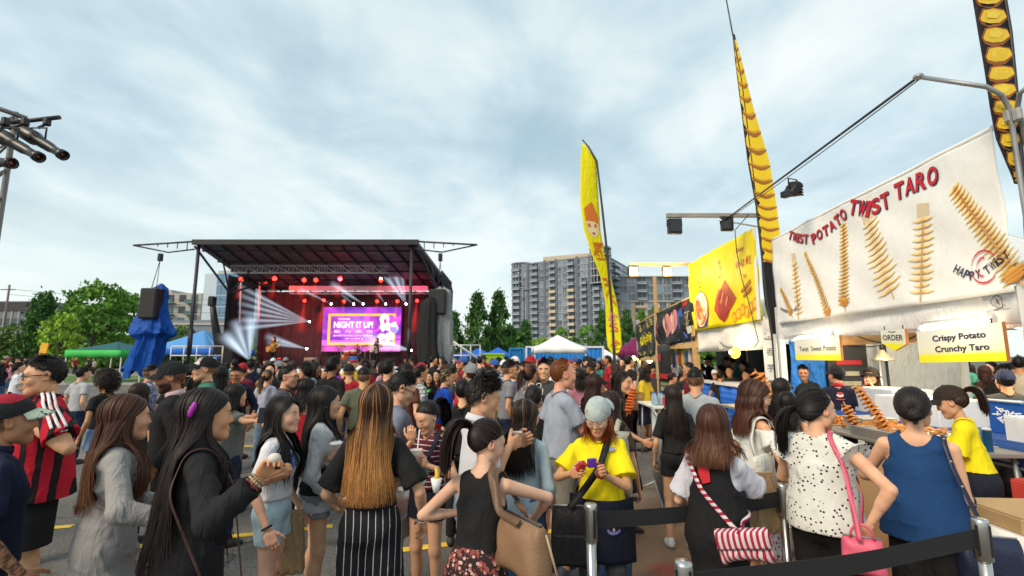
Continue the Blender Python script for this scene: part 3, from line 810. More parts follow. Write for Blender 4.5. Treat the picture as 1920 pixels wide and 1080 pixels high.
def person(label,X,Y,heading,h=1.66,sex='f',w=1.0,skin=LIGHT,head=None,aL=None,aR=None,top=None,bottom=None,hair=None,shoes=(0.03,0.03,0.03),lod=0,lean=0.0,side=0.0,group=None,feet=None,cap=None,glasses=None,beard=None,z0=0.0,seed=None,tattoo=False,mk=None,sit=False):
 N_PEOPLE[0]+=1;rng=np.random.default_rng(seed if seed is not None else N_PEOPLE[0]*7+3)
 p=Person();s=h/1.70;p.s=s;male=sex=='m';skin=tuple(round(c*q,3)for c,q in zip(skin,rng.uniform(.88,1.06)*A3(1,rng.uniform(.95,1.05),rng.uniform(.9,1.08))))
 rz=-R(heading);p.M=Matrix.Translation((X,Y,z0))@Matrix.Rotation(rz,4,'Z');Mi=np.array(p.M.inverted())
 p.world=lambda q:p.M@Vector(tuple(float(t)for t in q))
 loc=lambda q:(Mi@np.append(np.array(q,float),1))[:3]
 p.local=loc
 root=empty('person',(X,Y,z0),rz,label,'person',group);p.root=root
 hd=dict(yaw=0,pitch=0,roll=0,smile=False,eyes='open',chub=0.0);hd.update(head or{})
 # --- skeleton
 Q=lambda x,y,z:A3(x,y,z)*s
 Ln=np.array(Matrix.Rotation(R(-lean),3,'X')@Matrix.Rotation(R(side),3,'Y'));pv=Q(0,0,.95)
 up=lambda q:pv+Ln@(q-pv)
 sw=(0.174 if male else 0.142)*(0.6+0.4*w)
 J=dict(waist=up(Q(0,0,1.06)),chest=up(Q(0,.012,1.25)),neck=up(Q(0,-.015,1.42)),head=up(Q(0,.026,1.566)))
 hr_=R(lean);J['head']=J['neck']+(J['head']-J['neck'])
 for sd,n in((-1,'L'),(1,'R')):
  J['sh'+n]=up(Q(sd*sw,-.012,1.352));J['hip'+n]=Q(sd*.080,0,.90)
  fx,fy=(feet or{}).get(n,(sd*.105,0.0))
  J['ank'+n]=Q(fx,fy-.02,.085)
  J['kn'+n]=(J['hip'+n]+J['ank'+n])/2+Q(sd*.005,.025,.03)
  if sit:
   J['kn'+n]=J['hip'+n]+Q(sd*.05,.40,-.02);J['ank'+n]=J['kn'+n]+Q(0,.02,-.40)
 for sd,n,a in((-1,'L',aL),(1,'R',aR)):
  a=dict(a or{});S=J['sh'+n]
  T=loc(a['w'])if 'w' in a else(Q(*a['t'])if 't' in a else up(Q(sd*(sw+.055+.03*w),.05,.865)))
  hint=A3(*(a.get('elbow',(sd*.35,-1,-.15))))
  E,T=ik(S,T,.285*s*(1.03 if male else 1),.245*s*(1.03 if male else 1),hint)
  J['el'+n]=E;J['wr'+n]=T
  d=unit(T-E)
  if 'hd' in a:d=unit(d*.35+unit(a['hd'])*.65)
  th=A3(*(a.get('thumb',(-sd*.25,1,.15))));th=unit(th-d*(th@d));bk=np.cross(th,d)*(1 if sd<0 else-1)
  J['hd'+n]=(d,th,bk);p.__dict__['grip'+n]=T+d*.088*s-bk*.028*s
  a['pose']=a.get('hand','relaxed')
  if n=='L':aL=a
  else:aR=a
 p.J=J
 m_=1.13 if male else 1.0;ww=w
 def torso(pad,wv=1.0,k=0.04):
  o=[cone(Q(-.052,-.004,.925),Q(.052,-.004,.925),(.094*ww+pad)*s,(.094*ww+pad)*s,k*s,sc=(1,.94,1),o=(0,0,0)),ell(Q(-.056,-.042,.915),np.array([.070,.068,.086])*s*ww+pad,k*s),ell(Q(.056,-.042,.915),np.array([.070,.068,.086])*s*ww+pad,k*s),cone(Q(0,0,.98),J['waist']+Q(0,0,.05),(.110*(1.08 if male else 1)*ww+pad)*s,(.104*(1.16 if male else 1)*ww+pad)*s,k*s,sc=(1,.76,1),o=J['waist']),cone(J['chest']+Q(-.048,0,0),J['chest']+Q(.048,0,0),(.093*m_*ww+pad)*s,(.093*m_*ww+pad)*s,k*s,sc=(1,.86,1),o=J['chest']),cone(J['chest']+Q(-.065,-.01,.085),J['chest']+Q(.065,-.01,.085),(.064*m_+pad)*s,(.064*m_+pad)*s,k*s)]
  for sd,n in((-1,'L'),(1,'R')):
   o.append(cone(J['neck']+Q(sd*.030,-.005,-.022),J['sh'+n]+Q(-sd*.014,0,-.002),(.041+pad*.5)*s,(.041*m_+pad*.5)*s,k*s))
   if not male:o.append(ell(J['chest']+Ln@Q(sd*.058,.064,-.012),np.array([.054,.050,.055])*s+pad,.03*s))
  if w>1.12:o.append(ell(J['waist']+Q(0,.05,-.02),np.array([.13,.11,.14])*s*w+pad,.05*s))
  return o
 def leg(n,pad,flare=0.0,k=0.03):
  return[cone(J['hip'+n],J['kn'+n],(.074*ww*(.98 if male else 1.02)+pad)*s,(.048*(.6+.4*ww)+pad+flare*.5)*s,k*s),cone(J['kn'+n],J['ank'+n],(.046*(.6+.4*ww)+pad+flare*.5)*s,(.032+pad+flare)*s,k*s),ell(J['kn'+n]*.68+J['ank'+n]*.32+Q(0,-.018,0),np.array([.044,.047,.11])*s*(.6+.4*ww)+pad,.02*s)]
 def arm(n,pad):
  mm=m_*(.55+.45*ww)
  return[cone(J['sh'+n],J['el'+n],(.039*mm+pad)*s,(.030*mm+pad)*s,.006*s),cone(J['el'+n],J['wr'+n],(.0315*mm+pad)*s,(.0205*m_+pad)*s,.006*s),cone(J['el'+n]*.86+J['wr'+n]*.14,J['el'+n]*.6+J['wr'+n]*.4,(.032*mm+pad)*s,(.029*mm+pad)*s,.012*s)]
 necks=[cone(J['neck']+Q(0,0,-.03),J['head']+Q(0,-.012,-.03),(.055 if male else .046)*s,(.052 if male else .042)*s,.03*s)]
 hB=(0.0105,0.016,0.026)[lod];hG=(0.0105,0.017,0.028)[lod]
 tk=-.010 if top and top.get('sleeve',.55)>0 and not top.get('cut')else-.004
 lk=-.012 if bottom and bottom['kind']=='pants' else 0
 bodyP=torso(tk)+leg('L',lk)+leg('R',lk)+arm('L',0)+arm('R',0)+necks
 # --- garments
 garments=[];solid=list(bodyP)
 def garment(name,prims,planes,m,amp=0.007,hh=None):
  V,F=sdf_mesh(prims,hh or hG,planes)
  if not len(V):return None
  V=wrinkle(V,F,amp*(1 if lod<2 else .4),rng)
  o=link_mesh(name,np_mesh(name,V,F),m,root);garments.append(o);solid.extend([q for q in prims if not q.get('sub')]);p.last=(prims,planes)
  return o
 dn=A3(0,0,-1)
 if bottom:
  k_=bottom['kind'];pad=bottom.get('pad',.014);hem=bottom.get('hem',.10)*s;wz=bottom.get('waist',1.02)*s
  base=torso(pad)[:4]
  if k_ in('pants','shorts'):
   fl=bottom.get('flare',0.01);pr=base
   for n in 'LR':
    lg=leg(n,pad,fl)
    if k_=='shorts':lg[0]['rb']+=bottom.get('wide',.02)*s
    pr=pr+lg
   garment('trousers' if k_=='pants' else 'shorts',pr,[(dn,-hem),(-dn,wz)],bottom['mat'])
  else:
   fl=bottom.get('flare',.10)
   pr=base+[cone(Q(0,-.01,.92),Q(0,0,hem/s-.02),(.134*ww+pad)*s,(.134*ww+pad+fl)*s,.05*s,sc=(1,.82,1),o=(0,0,0))]
   garment('skirt',pr,[(dn,-hem),(-dn,wz)],bottom['mat'],amp=bottom.get('amp',.008))
 if top:
  k_=top['kind'];pad=top.get('pad',.013);hem=top.get('hem',.92)*s;planes=[(dn,-hem)];lo_=top.get('loose',.012)
  pr=torso(pad);
  if top.get('belly'):pr.append(ell(J['waist']+Q(0,.05,-.03),np.array([.14,.12,.16])*s*top['belly'],.05*s))
  zb=min(hem/s-.03,.93)
  if k_=='dress':pr.append(cone(Q(0,-.01,1.0),Q(0,0,hem/s-.02),(.112*ww+pad)*s,(.152*ww+pad+lo_)*s,.06*s,sc=(1,.8,1),o=(0,0,0)))
  else:pr.append(cone(J['chest']+Q(0,0,-.08),Q(0,-.005,zb),(.115*m_*ww+pad)*s,(.130*ww*(1.06 if male else 1)+pad+lo_)*s,.05*s,sc=(1,.82,1),o=(0,0,0)))
  sl=top.get('sleeve',.55)
  if sl>0:
   for n in 'LR':
    a_=arm(n,pad+.004);sp=top.get('sloose',.014)
    if sl<=1:
     e=J['sh'+n]+(J['el'+n]-J['sh'+n])*sl
     pr.append(cone(J['sh'+n]-Q(0,0,.004),e,(.038*m_*(.55+.45*ww)+pad*.7)*s,(.037*m_*(.55+.45*ww)+pad+sp)*s,.03*s,'fcone'))
    else:
     f=sl-1;e=J['el'+n]+(J['wr'+n]-J['el'+n])*f
     pr.append(cone(J['sh'+n]-Q(0,0,.004),J['el'+n],(.038*m_*(.55+.45*ww)+pad*.7)*s,(.035*m_*(.55+.45*ww)+pad+.004)*s,.025*s))
     pr.append(cone(J['el'+n],e,(.035*m_*(.55+.45*ww)+pad+.004)*s,(.027*m_+pad+sp*.3)*s,.02*s,'fcone'))
  nr=top.get('neckr',.060)
  ax_=unit(J['head']-J['neck'])
  pr.append(cone(J['neck']+Q(0,.012,.0)-ax_*.005,J['neck']+ax_*.22*s,nr*s,(nr+.03)*s,.008,sub=True))
  if top.get('vneck'):pr.append(cone(J['neck']+Q(0,.07,-.02),J['neck']+Q(0,.13,-.02-top['vneck']),.05*s,.015*s,.01,sub=True))
  if top.get('backneck'):pr.append(cone(J['neck']+Q(0,-.07,.03),J['neck']+Q(0,-.10,.03-top['backneck']),.085*s,.05*s,.02,sub=True))
  if sl<=0:
   for sd,n in((-1,'L'),(1,'R')):
    pr.append(ell(J['sh'+n]+Q(sd*top.get('hole',.045),0,-.02),np.array([.075,.13,.11])*s,.015,sub=True))
  if top.get('cut'):planes.append((-dn,top['cut']*s))
  garment({'tee':'shirt','dress':'dress','jacket':'jacket'}.get(k_,'shirt'),pr,planes,top['mat'],amp=top.get('amp',.009))
  if sl>0 and lod<2 and not top.get('cut')and not top.get('collar')and k_!='tank':
   n_=32;rad=(nr+.006)*s;ring=[J['neck']+Q(rad/s*math.sin(2*math.pi*i/n_),.006+rad/s*math.cos(2*math.pi*i/n_)*1.08,.03)for i in range(n_)]
   rp=np.array(ring);base_=[q for q in pr if not q.get('sub')]
   lo2,hi2=np.full(n_,-.16),np.full(n_,.10)
   for _ in range(9):
    mid=(lo2+hi2)/2;X2=rp.copy();X2[:,2]+=mid;ins=sdf_at(base_,X2)<.0035;lo2=np.where(ins,mid,lo2);hi2=np.where(ins,hi2,mid)
   rp[:,2]+=hi2
   if top.get('vneck'):pass
   mb_=MB();mb_.tube([tuple(q)for q in rp]+[tuple(rp[0])],.0062*s,6,caps=False);mb_.build('neckband',top['mat'],root)
  if top.get('collar'):
   c0=J['neck']+Q(0,.004,.012);n_=18;ring=[]
   for zz,rr in((-.012,.066),(.014,.064),(.030,.062),(.030,.067),(.004,.076),(-.012,.075)):
    ring.append([c0+ax_*zz*s+Q(rr*math.sin(2*math.pi*i/n_),rr*.95*math.cos(2*math.pi*i/n_),-.018*math.cos(2*math.pi*i/n_))for i in range(n_)])
   V=np.array(ring).reshape(-1,3);F=np.array([(j*n_+i,j*n_+(i+1)%n_,(j+1)%6*n_+(i+1)%n_,(j+1)%6*n_+i)for j in range(6)for i in range(n_)])
   link_mesh('collar',np_mesh('collar',V,F),top['collar']if not isinstance(top['collar'],bool)else top['mat'],root)
  if top.get('over'):
   ov=top['over'];pr2=torso(pad+.026);hem2=ov.get('hem',.9)*s
   pr2.append(cone(J['chest']+Q(0,0,-.08),Q(0,-.005,.93),(.134*m_*ww+pad)*s,(.150*ww+pad+lo_)*s,.05*s,sc=(1,.82,1),o=(0,0,0)))
   pr2.append(cone(Q(0,-.01,1.0),Q(0,0,hem2/s-.02),(.138*ww+pad)*s,(.150*ww+pad+ov.get('loose',.02))*s,.06*s,sc=(1,.82,1),o=(0,0,0)))
   pl=[(dn,-hem2)]
   if ov.get('cut'):pl.append((-dn,ov['cut']*s))
   for sd,n in((-1,'L'),(1,'R')):pr2.append(ell(J['sh'+n]+Q(sd*.035,0,-.03),np.array([.075,.15,.13])*s,.015,sub=True))
   pr2.append(cone(J['neck']+Q(0,.03,.0),J['neck']+Q(0,.0,.25),.085*s,.1*s,.01,sub=True))
   pr2.append(cone(J['neck']+Q(0,-.11,.02),J['neck']+Q(0,-.13,-.10),.075*s,.012*s,.01,sub=True))
   garment(ov['name'],pr2,pl,ov['mat'])
 p.solid=solid
 # --- skin: one mesh out of body, head and hands
 V,F=sdf_mesh(bodyP,hB);parts=[(V,F)];tint=[np.ones((len(V),3))];mi=[np.zeros(len(F),int)]
 if tattoo:
  e,t=J['el'+tattoo],J['wr'+tattoo];u=t-e;q=((V-e)@u)/(u@u);dist=np.linalg.norm(V-e-q[:,None]*u,axis=1)
  m=(q>-.1)&(q<1.02)&(dist<.06);ph=np.sin(V[:,0]*190+V[:,2]*120)*np.sin(V[:,2]*170-V[:,1]*150)
  tint[0][m&(ph>-.05)]*=0.30
 yaw,pt,rl=hd['yaw'],hd['pitch']-lean*.5,hd['roll'];Rh=rot_m(yaw,pt,rl);hs=s*(1.05 if male else 1.04)*hd.get('size',1.0)
 hc=J['head']+(Rh@A3(0,0.0,0.0))*s;p.Rh,p.hc,p.hs=Rh,hc,hs
 for v,f,slot,tn in head_tpl(male,hd['smile'],hd['eyes'],lod,hd['chub']):
  if lod==2 and slot==3:continue
  parts.append((hc+(v@Rh.T)*hs,f));mi.append(np.full(len(f),slot))
  t_=np.ones((len(v),3))if tn is None else tn.copy()
  if beard and slot==0:
   b=((v[:,2]<-.022)&(v[:,1]>.0)&(v[:,2]>-.108))*np.clip((-.018-v[:,2])/.02,0,1)*(1-np.exp(-((v[:,0]/.022)**4+((v[:,2]+.0615)/.009)**4)))
   t_*=(1-beard*b)[:,None]
  if slot==0 and hair and(hair.get('fade')or hair['style']in('short','spiky','crop')):
   zl=np.where(v[:,1]>.045,.095,np.where(v[:,1]>-.02,.030,-.045));t_*=(1-.62*np.clip((v[:,2]-zl)/.02,0,1)*(np.abs(v[:,0])<.0785))[:,None]
  tint.append(t_)
 for n,a in(('L',aL),('R',aR)):
  v,f=hand_tpl(a['pose'],lod);d,th,bk=J['hd'+n];k=s*(1.07 if male else .95)
  parts.append((J['wr'+n]+(v[:,:1]*th+v[:,1:2]*d+v[:,2:]*bk)*k,f if n=='L' else f[:,::-1]));tint.append(np.ones((len(v),3))*A3(1.0,.93,.9));mi.append(np.zeros(len(f),int))
 V,F=merge(parts)
 hcol=(hair or{}).get('color',BLACK_H)
 browm=mat('eyebrow',tuple(max(.012,c*.9)for c in hcol),0.7)
 link_mesh('body',np_mesh('body',V,F,attrs={'tint':np.concatenate(tint)},matidx=np.concatenate(mi)),[skin_mat(skin),EYEW,EYED,browm],root)
 # --- hair, shoes, cap, glasses
 if hair:
  ha=dict(hair);st=ha.pop('style')
  if lod==1:ha['n']=int(ha.get('n',300)*.8)
  if lod==2:ha['n']=int(ha.get('n',300)*.4)
  V,F,Cc=make_hair(st,Rh,hc,hs,solid if st in('long','bob','pony','tied')else[],rng,**ha)
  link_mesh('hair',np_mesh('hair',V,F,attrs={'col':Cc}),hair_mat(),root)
 if shoes is not None:
  v,f=shoe_tpl(lod);sm=mat('shoe',tuple(shoes),.6,var=.05)
  for sd,n in((-1,'L'),(1,'R')):
   an=J['ank'+n];yw=R(sd*8);c,q=math.cos(yw),math.sin(yw)
   vv=v*s*(1.02 if male else .9);vv=np.stack([vv[:,0]*c+vv[:,1]*q,-vv[:,0]*q+vv[:,1]*c,vv[:,2]],1)+A3(an[0],an[1]+.02*s,an[2]-.085*s)
   link_mesh('shoe',np_mesh('shoe',vv,f),sm,root)
 toW=lambda Pq:[tuple(hc+Rh@(A3(*q)*hs))for q in Pq]
 p.headpt=lambda q:p.world(hc+Rh@(A3(*q)*hs))
 if cap:
  mb=MB();k=cap.get('kind','cap');bw=-1 if cap.get('back')else 1;tl=cap.get('tilt',0);mats=[cap['mat'],cap.get('mat2',cap['mat']),cap.get('brimmat',cap['mat'])]
  f0=cap.get('f',1.16);na=32;ne=10;vs=[scalp((0,0,1),f0)];fs=[];ms=[]
  for j in range(1,ne+1):
   for i in range(na):
    az=2*math.pi*i/na;lim=(24 if k=='bucket' else 20)*max(0,bw*math.cos(az))-2;el=R(90+(lim-90)*j/ne)
    vs.append(scalp((math.sin(az)*math.cos(el),math.cos(az)*math.cos(el),math.sin(el)),f0+(.012 if i%(na//6)==0 else 0)))
  for i in range(na):fs.append((0,1+i,1+(i+1)%na));ms.append(i)
  for j in range(ne-1):
   for i in range(na):a=1+j*na+i;b=1+j*na+(i+1)%na;fs.append((a,a+na,b+na,b));ms.append(i)
  n0=len(mb.v)
  mb.add(toW(vs),fs,True)
  for q,i in enumerate(ms):mb.mi[q]=1 if(cap.get('front2')and(min(i,na-i)<=na*.14))or(cap.get('top2')and q<na*5)else 0
  mb.ball(toW([scalp((0,0,1),f0+.02)])[0],.008*s,8)
  def brim(u,v):
   az=(u-.5)*R(118 if k!='bucket' else 360);out=(0.078 if k!='bucket' else .05)*(math.cos((u-.5)*math.pi*.96)**.45 if k!='bucket' else 1)*v
   el=R(20*max(0,math.cos(az))-1)if k!='bucket' else R(20*max(0,math.cos(az))-4)
   q=scalp((math.sin(az)*math.cos(el),bw*math.cos(az)*math.cos(el),math.sin(el)),f0-.01)
   dirv=unit((math.sin(az)*(.45 if k!='bucket' else 1),bw*math.cos(az),-.28 if k!='bucket' else-.75));q=q+dirv*out
   q[2]-=.10*(math.sin(az)**2)*v*(.3 if k!='bucket' else 0);return toW([q])[0]
  bm_=MB();bm_.grid(brim,20,4,thick=.003)
  if bw<0:
   mb.m=0
  co=mb.build('cap' if k!='bucket' else 'hat',mats[:2],root);bm_.build('brim',mats[2],co)
  if cap.get('logo'):
   lg=MB();lg.grid(lambda u,v:toW([scalp((math.sin(R((u-.5)*40))*math.cos(R(26+22*v)),math.cos(R((u-.5)*40))*math.cos(R(26+22*v)),math.sin(R(26+22*v))),f0+.035)])[0],8,6)
   lg.build('cap_badge',cap['logo'],co)
 if glasses:
  mb=MB();r_=glasses.get('r',.0022)
  for sd in(-1,1):
   ring=[(sd*.032+.0235*math.cos(a),.1005-.35*(abs(sd*.032+.0235*math.cos(a))-.02)**2*20,.004+.0185*math.sin(a)*(1 if glasses.get('round')else(1-.12*abs(math.cos(a)))))for a in np.linspace(0,2*math.pi,17)]
   mb.tube(toW(ring),r_*s,6)
   mb.tube(toW([(sd*.055,.092,.010),(sd*.076,.06,.012),(sd*.084,-.005,.012),(sd*.082,-.03,-.002)]),r_*s,6)
  mb.tube(toW([(-.010,.1015,.008),(0,.104,.011),(.010,.1015,.008)]),r_*s,6)
  g=mb.build('glasses',glasses['mat'],root)
  if glasses.get('lens'):
   lb=MB()
   for sd in(-1,1):lb.poly(toW([(sd*.032+.022*math.cos(a),.0985,.004+.0172*math.sin(a))for a in np.linspace(0,2*math.pi,17)[:-1]]))
   lb.build('lens',glasses['lens'],g)
 return p
def strap(p,pts,width,m,name='strap',parent=None,margin=0.006,n=40,thick=0.003,exact=True,world_in=False):
 "a flat band along pts (person's own frame, scaled), laid on whatever the person wears"
 pts=[np.array(q,float)for q in pts];L=[np.linalg.norm(pts[i+1]-pts[i])for i in range(len(pts)-1)];tot=sum(L)
 P=[]
 for i in range(n+1):
  d=tot*i/n;j=0
  while j<len(L)-1 and d>L[j]:d-=L[j];j+=1
  P.append(pts[j]+(pts[j+1]-pts[j])*min(1,d/L[j]))
 P=np.array(P)
 for _ in range(3):P[1:-1]=(P[:-2]+P[1:-1]*2+P[2:])/4
 P=push_out(p.solid,P,margin,4)
 for _ in range(2):P[1:-1]=(P[:-2]+P[1:-1]*2+P[2:])/4
 P=push_out(p.solid,P,margin,3)
 g=sdf_grad(p.solid,P);T=np.gradient(P,axis=0);T/=np.linalg.norm(T,axis=1,keepdims=True)+1e-9
 g=g-(g*T).sum(1,keepdims=True)*T;g/=np.linalg.norm(g,axis=1,keepdims=True)+1e-9
 B=np.cross(T,g);V=[]
 for i in range(len(P)):
  a,b=P[i]-B[i]*width/2,P[i]+B[i]*width/2
  V+=[a,b,b+g[i]*thick,a+g[i]*thick]
 k=len(P);F=[]
 for i in range(k-1):
  for j in range(4):F.append((i*4+j,i*4+(j+1)%4,i*4+4+(j+1)%4,i*4+4+j))
 F+=[(3,2,1,0),((k-1)*4,(k-1)*4+1,(k-1)*4+2,(k-1)*4+3)]
 Vw=[tuple(p.world(q))for q in V]
 me=np_mesh(name,np.array(Vw),np.array(F),smooth=False)
 return link_mesh(name,me,m,parent)
 # ------------------------------------------------------------------ ground
def asphalt_mat():
 m=bpy.data.materials.new('asphalt');N,L,P=nodes_of(m)
 tc=N.new('ShaderNodeTexCoord');o=tc.outputs['Object']
 def nz(s,d,r=.5):
  n=N.new('ShaderNodeTexNoise');n.inputs['Scale'].default_value=s;n.inputs['Detail'].default_value=d;n.inputs['Roughness'].default_value=r;L.new(o,n.inputs['Vector']);return n.outputs['Fac']
 def ramp(f,p0,c0,p1,c1):
  r=N.new('ShaderNodeValToRGB');e=r.color_ramp.elements;e[0].position=p0;e[0].color=c0;e[1].position=p1;e[1].color=c1;L.new(f,r.inputs[0]);return r.outputs[0]
 base=ramp(nz(38,7,.8),.36,(.055,.053,.050,1),.64,(.215,.205,.19,1))
 patch=ramp(nz(.7,4),.35,(.72,.72,.72,1),.7,(1.25,1.22,1.18,1))
 mx=N.new('ShaderNodeMixRGB');mx.blend_type='MULTIPLY';mx.inputs[0].default_value=1;L.new(base,mx.inputs[1]);L.new(patch,mx.inputs[2])
 # a brown patch in front of the stalls and a small red spot on it
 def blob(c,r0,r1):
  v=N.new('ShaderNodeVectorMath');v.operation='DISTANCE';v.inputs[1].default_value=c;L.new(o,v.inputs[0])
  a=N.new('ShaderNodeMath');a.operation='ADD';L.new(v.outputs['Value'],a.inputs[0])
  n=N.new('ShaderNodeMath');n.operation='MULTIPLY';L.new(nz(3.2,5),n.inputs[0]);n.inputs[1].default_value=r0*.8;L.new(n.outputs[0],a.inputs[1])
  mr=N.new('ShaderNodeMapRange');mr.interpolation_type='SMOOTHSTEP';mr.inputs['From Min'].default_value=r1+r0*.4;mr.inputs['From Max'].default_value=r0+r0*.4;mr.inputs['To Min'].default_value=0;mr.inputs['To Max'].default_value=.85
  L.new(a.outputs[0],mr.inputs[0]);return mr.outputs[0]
 st=N.new('ShaderNodeMixRGB');st.blend_type='MULTIPLY';st.inputs[0].default_value=1;L.new(mx.outputs[0],st.inputs[1]);L.new(ramp(nz(1.9,6,.6),.34,(.52,.50,.48,1),.46,(1,1,1,1)),st.inputs[2])
 vo=N.new('ShaderNodeTexVoronoi');vo.feature='DISTANCE_TO_EDGE';vo.inputs['Scale'].default_value=.42;wv=N.new('ShaderNodeVectorMath');wv.operation='ADD';nn_=N.new('ShaderNodeTexNoise');nn_.inputs['Scale'].default_value=1.6;nn_.inputs['Detail'].default_value=5;L.new(o,nn_.inputs['Vector']);L.new(o,wv.inputs[0]);L.new(nn_.outputs['Color'],wv.inputs[1]);L.new(wv.outputs[0],vo.inputs['Vector'])
 ck=N.new('ShaderNodeMixRGB');ck.blend_type='MULTIPLY';ck.inputs[0].default_value=1;L.new(st.outputs[0],ck.inputs[1]);L.new(ramp(vo.outputs['Distance'],.0,(.35,.34,.33,1),.012,(1,1,1,1)),ck.inputs[2])
 col=ck.outputs[0]
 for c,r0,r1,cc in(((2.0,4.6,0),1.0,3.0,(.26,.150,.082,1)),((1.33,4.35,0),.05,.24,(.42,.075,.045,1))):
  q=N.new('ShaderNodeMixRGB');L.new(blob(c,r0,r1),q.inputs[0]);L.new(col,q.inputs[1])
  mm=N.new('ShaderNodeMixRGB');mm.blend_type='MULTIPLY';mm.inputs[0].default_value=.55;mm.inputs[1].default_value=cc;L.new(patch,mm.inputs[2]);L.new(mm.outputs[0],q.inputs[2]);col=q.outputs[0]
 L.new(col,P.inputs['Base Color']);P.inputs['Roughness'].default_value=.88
 b=N.new('ShaderNodeBump');b.inputs['Strength'].default_value=.6;b.inputs['Distance'].default_value=.012;L.new(nz(160,5,.7),b.inputs['Height']);L.new(b.outputs[0],P.inputs['Normal'])
 return m
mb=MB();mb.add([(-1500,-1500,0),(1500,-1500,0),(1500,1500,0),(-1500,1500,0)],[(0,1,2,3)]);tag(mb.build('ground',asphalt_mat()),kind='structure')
grassm=mat('grass',(.075,.13,.022),.9,var=.5,scale=1.8,bump=.6,bscale=30)
mb=MB();mb.box((-56,37,.05),(82,12,.14));tag(mb.build('lawn',grassm),kind='structure')
mb=MB();mb.box((-56,78,.05),(90,26,.14));tag(mb.build('lawn',grassm),kind='structure')
mb=MB();mb.add([(-97,45,.004),(-13,45,.004),(-13,63,.004),(-97,63,.004)],[(0,1,2,3)]);tag(mb.build('road',mat('road',(.16,.155,.15),.85,var=.15,scale=.8)),kind='structure')
mb=MB()
for y in(30.85,44.0,64.0):mb.box((-56,y,.07),(83,.25,.14))
tag(mb.build('kerb',mat('kerb',(.36,.35,.33),.8,bump=.3)),kind='structure')
paint=mat('yellow_paint',(.72,.47,.04),.7,var=.25,scale=14)
def line(x0,y0,x1,y1,w=.11):
 d=Vector((x1-x0,y1-y0)).normalized();n=Vector((-d.y,d.x))*w/2;mb=MB()
 mb.add([(x0+n.x,y0+n.y,.004),(x0-n.x,y0-n.y,.004),(x1-n.x,y1-n.y,.004),(x1+n.x,y1+n.y,.004)],[(0,1,2,3)])
 tag(mb.build('painted_line',paint),kind='structure')
for k in(0,1,2):line(-6.6+k*2.75,4.75+k*.0,-4.1+k*2.75-.55,5.42)
for k in(0,2,4):line(-7.2+k*2.75,9.5,-4.6+k*2.75,10.2)
# ------------------------------------------------------------------ trees
def leaf_mat(name,c):
 return mat(name,c,.75,var=.55,scale=.55,spec=.25)
_crowns={}
def crown_mesh(kind,seed):
 key=(kind,seed)
 if key in _crowns:return _crowns[key]
 rng=np.random.default_rng(seed);n={'cone':3000,'round':3600,'small':1300}[kind]
 k=int(n**.5*.8);
 # clump centres through the crown's volume
 t=rng.random(k*2)**.8;az=rng.uniform(0,6.28,k*2)
 if kind=='cone':rad=(1-t)**.75*(.9+.2*np.sin(t*40));R_=rad*rng.uniform(.35,1,k*2)**.5
 else:rad=np.sqrt(np.clip(1-(2*t-.9)**2/1.25,.02,1));R_=rad*rng.uniform(.3,1.0,k*2)**.5
 cc=np.stack([R_*np.cos(az)*.5,R_*np.sin(az)*.5,t],1)
 idx=rng.integers(0,len(cc),n);sz=.06+.04*rng.random(n)
 P=cc[idx]+rng.normal(0,1,(n,3))*A3(.055,.055,.032)
 a=rng.normal(0,1,(n,3));a/=np.linalg.norm(a,axis=1,keepdims=True);b=np.cross(a,rng.normal(0,1,(n,3)));b/=np.linalg.norm(b,axis=1,keepdims=True)
 sz=sz*(.33 if kind!='small' else .45);a*=sz[:,None]*1.3;b*=sz[:,None]*.8
 V=np.stack([P-a,P+b,P+a,P-b],1).reshape(-1,3);F=np.arange(4*n).reshape(n,4)
 _crowns[key]=(V,F);return _crowns[key]
bark=mat('bark',(.075,.055,.04),.9,bump=.5)
def tree(x,y,h,w,kind,leafc,label,seed,bottom=.12,group=None):
 t=empty('tree',(x,y,0),random.Random(seed).uniform(0,6),label,'tree',group)
 mb=MB();r=random.Random(seed);mb.tube([(0,0,-.1),(.02*h,0,h*.3),(0,.01*h,h*.62),(0,0,h*.93)],[h*.022,h*.017,h*.011,h*.003],7)
 for i in range(9):
  z=h*(bottom+.1+.07*i);a=i*2.4;L_=w*.42*(1-(i/11)**1.5)
  mb.tube([(0,0,z),(math.cos(a)*L_*.5,math.sin(a)*L_*.5,z+h*.05),(math.cos(a)*L_,math.sin(a)*L_,z+h*.07)],[h*.008,h*.005,h*.002],5)
 mb.build('trunk',bark,t)
 V,F=crown_mesh(kind,seed%3)
 V=V*A3(w,w,h*(1-bottom))+A3(0,0,h*bottom)
 o=link_mesh('crown',np_mesh('crown',V,F,smooth=False),leaf_mat('leaves',leafc),t)
 return t
DG,MG,LG,OL=(.050,.13,.028),(.11,.24,.035),(.25,.40,.04),(.11,.19,.04)
def ptree(u,vtop,Y,wpx,kind,c,label,seed,bottom=.12):
 p=W(u,vtop,Y);return tree(p.x,Y,p.z,wpx/FPX*Y,kind,c,label,seed,bottom,'trees around the festival ground')
ptree(86,552,62,92,'cone',DG,'dark pointed tree at the left beside the grey office block',1)
ptree(42,610,70,80,'small',OL,'low olive green tree under the grey office block',2,.05)
ptree(118,592,52,66,'small',LG,'bright yellow green young tree in front of the dark pointed tree',4,.05)
ptree(190,536,58,120,'round',MG,'tall broad green tree left of the blue tarpaulin',5,.06)
ptree(236,556,66,84,'round',MG,'green tree partly hidden behind the blue tarpaulin',3,.06)
ptree(158,590,64,84,'small',MG,'lower bushy tree between dark pointed tree and broad green tree',8,.04)
ptree(452,598,70,50,'small',LG,'light green tree seen behind the left end of the stage',7,.1)
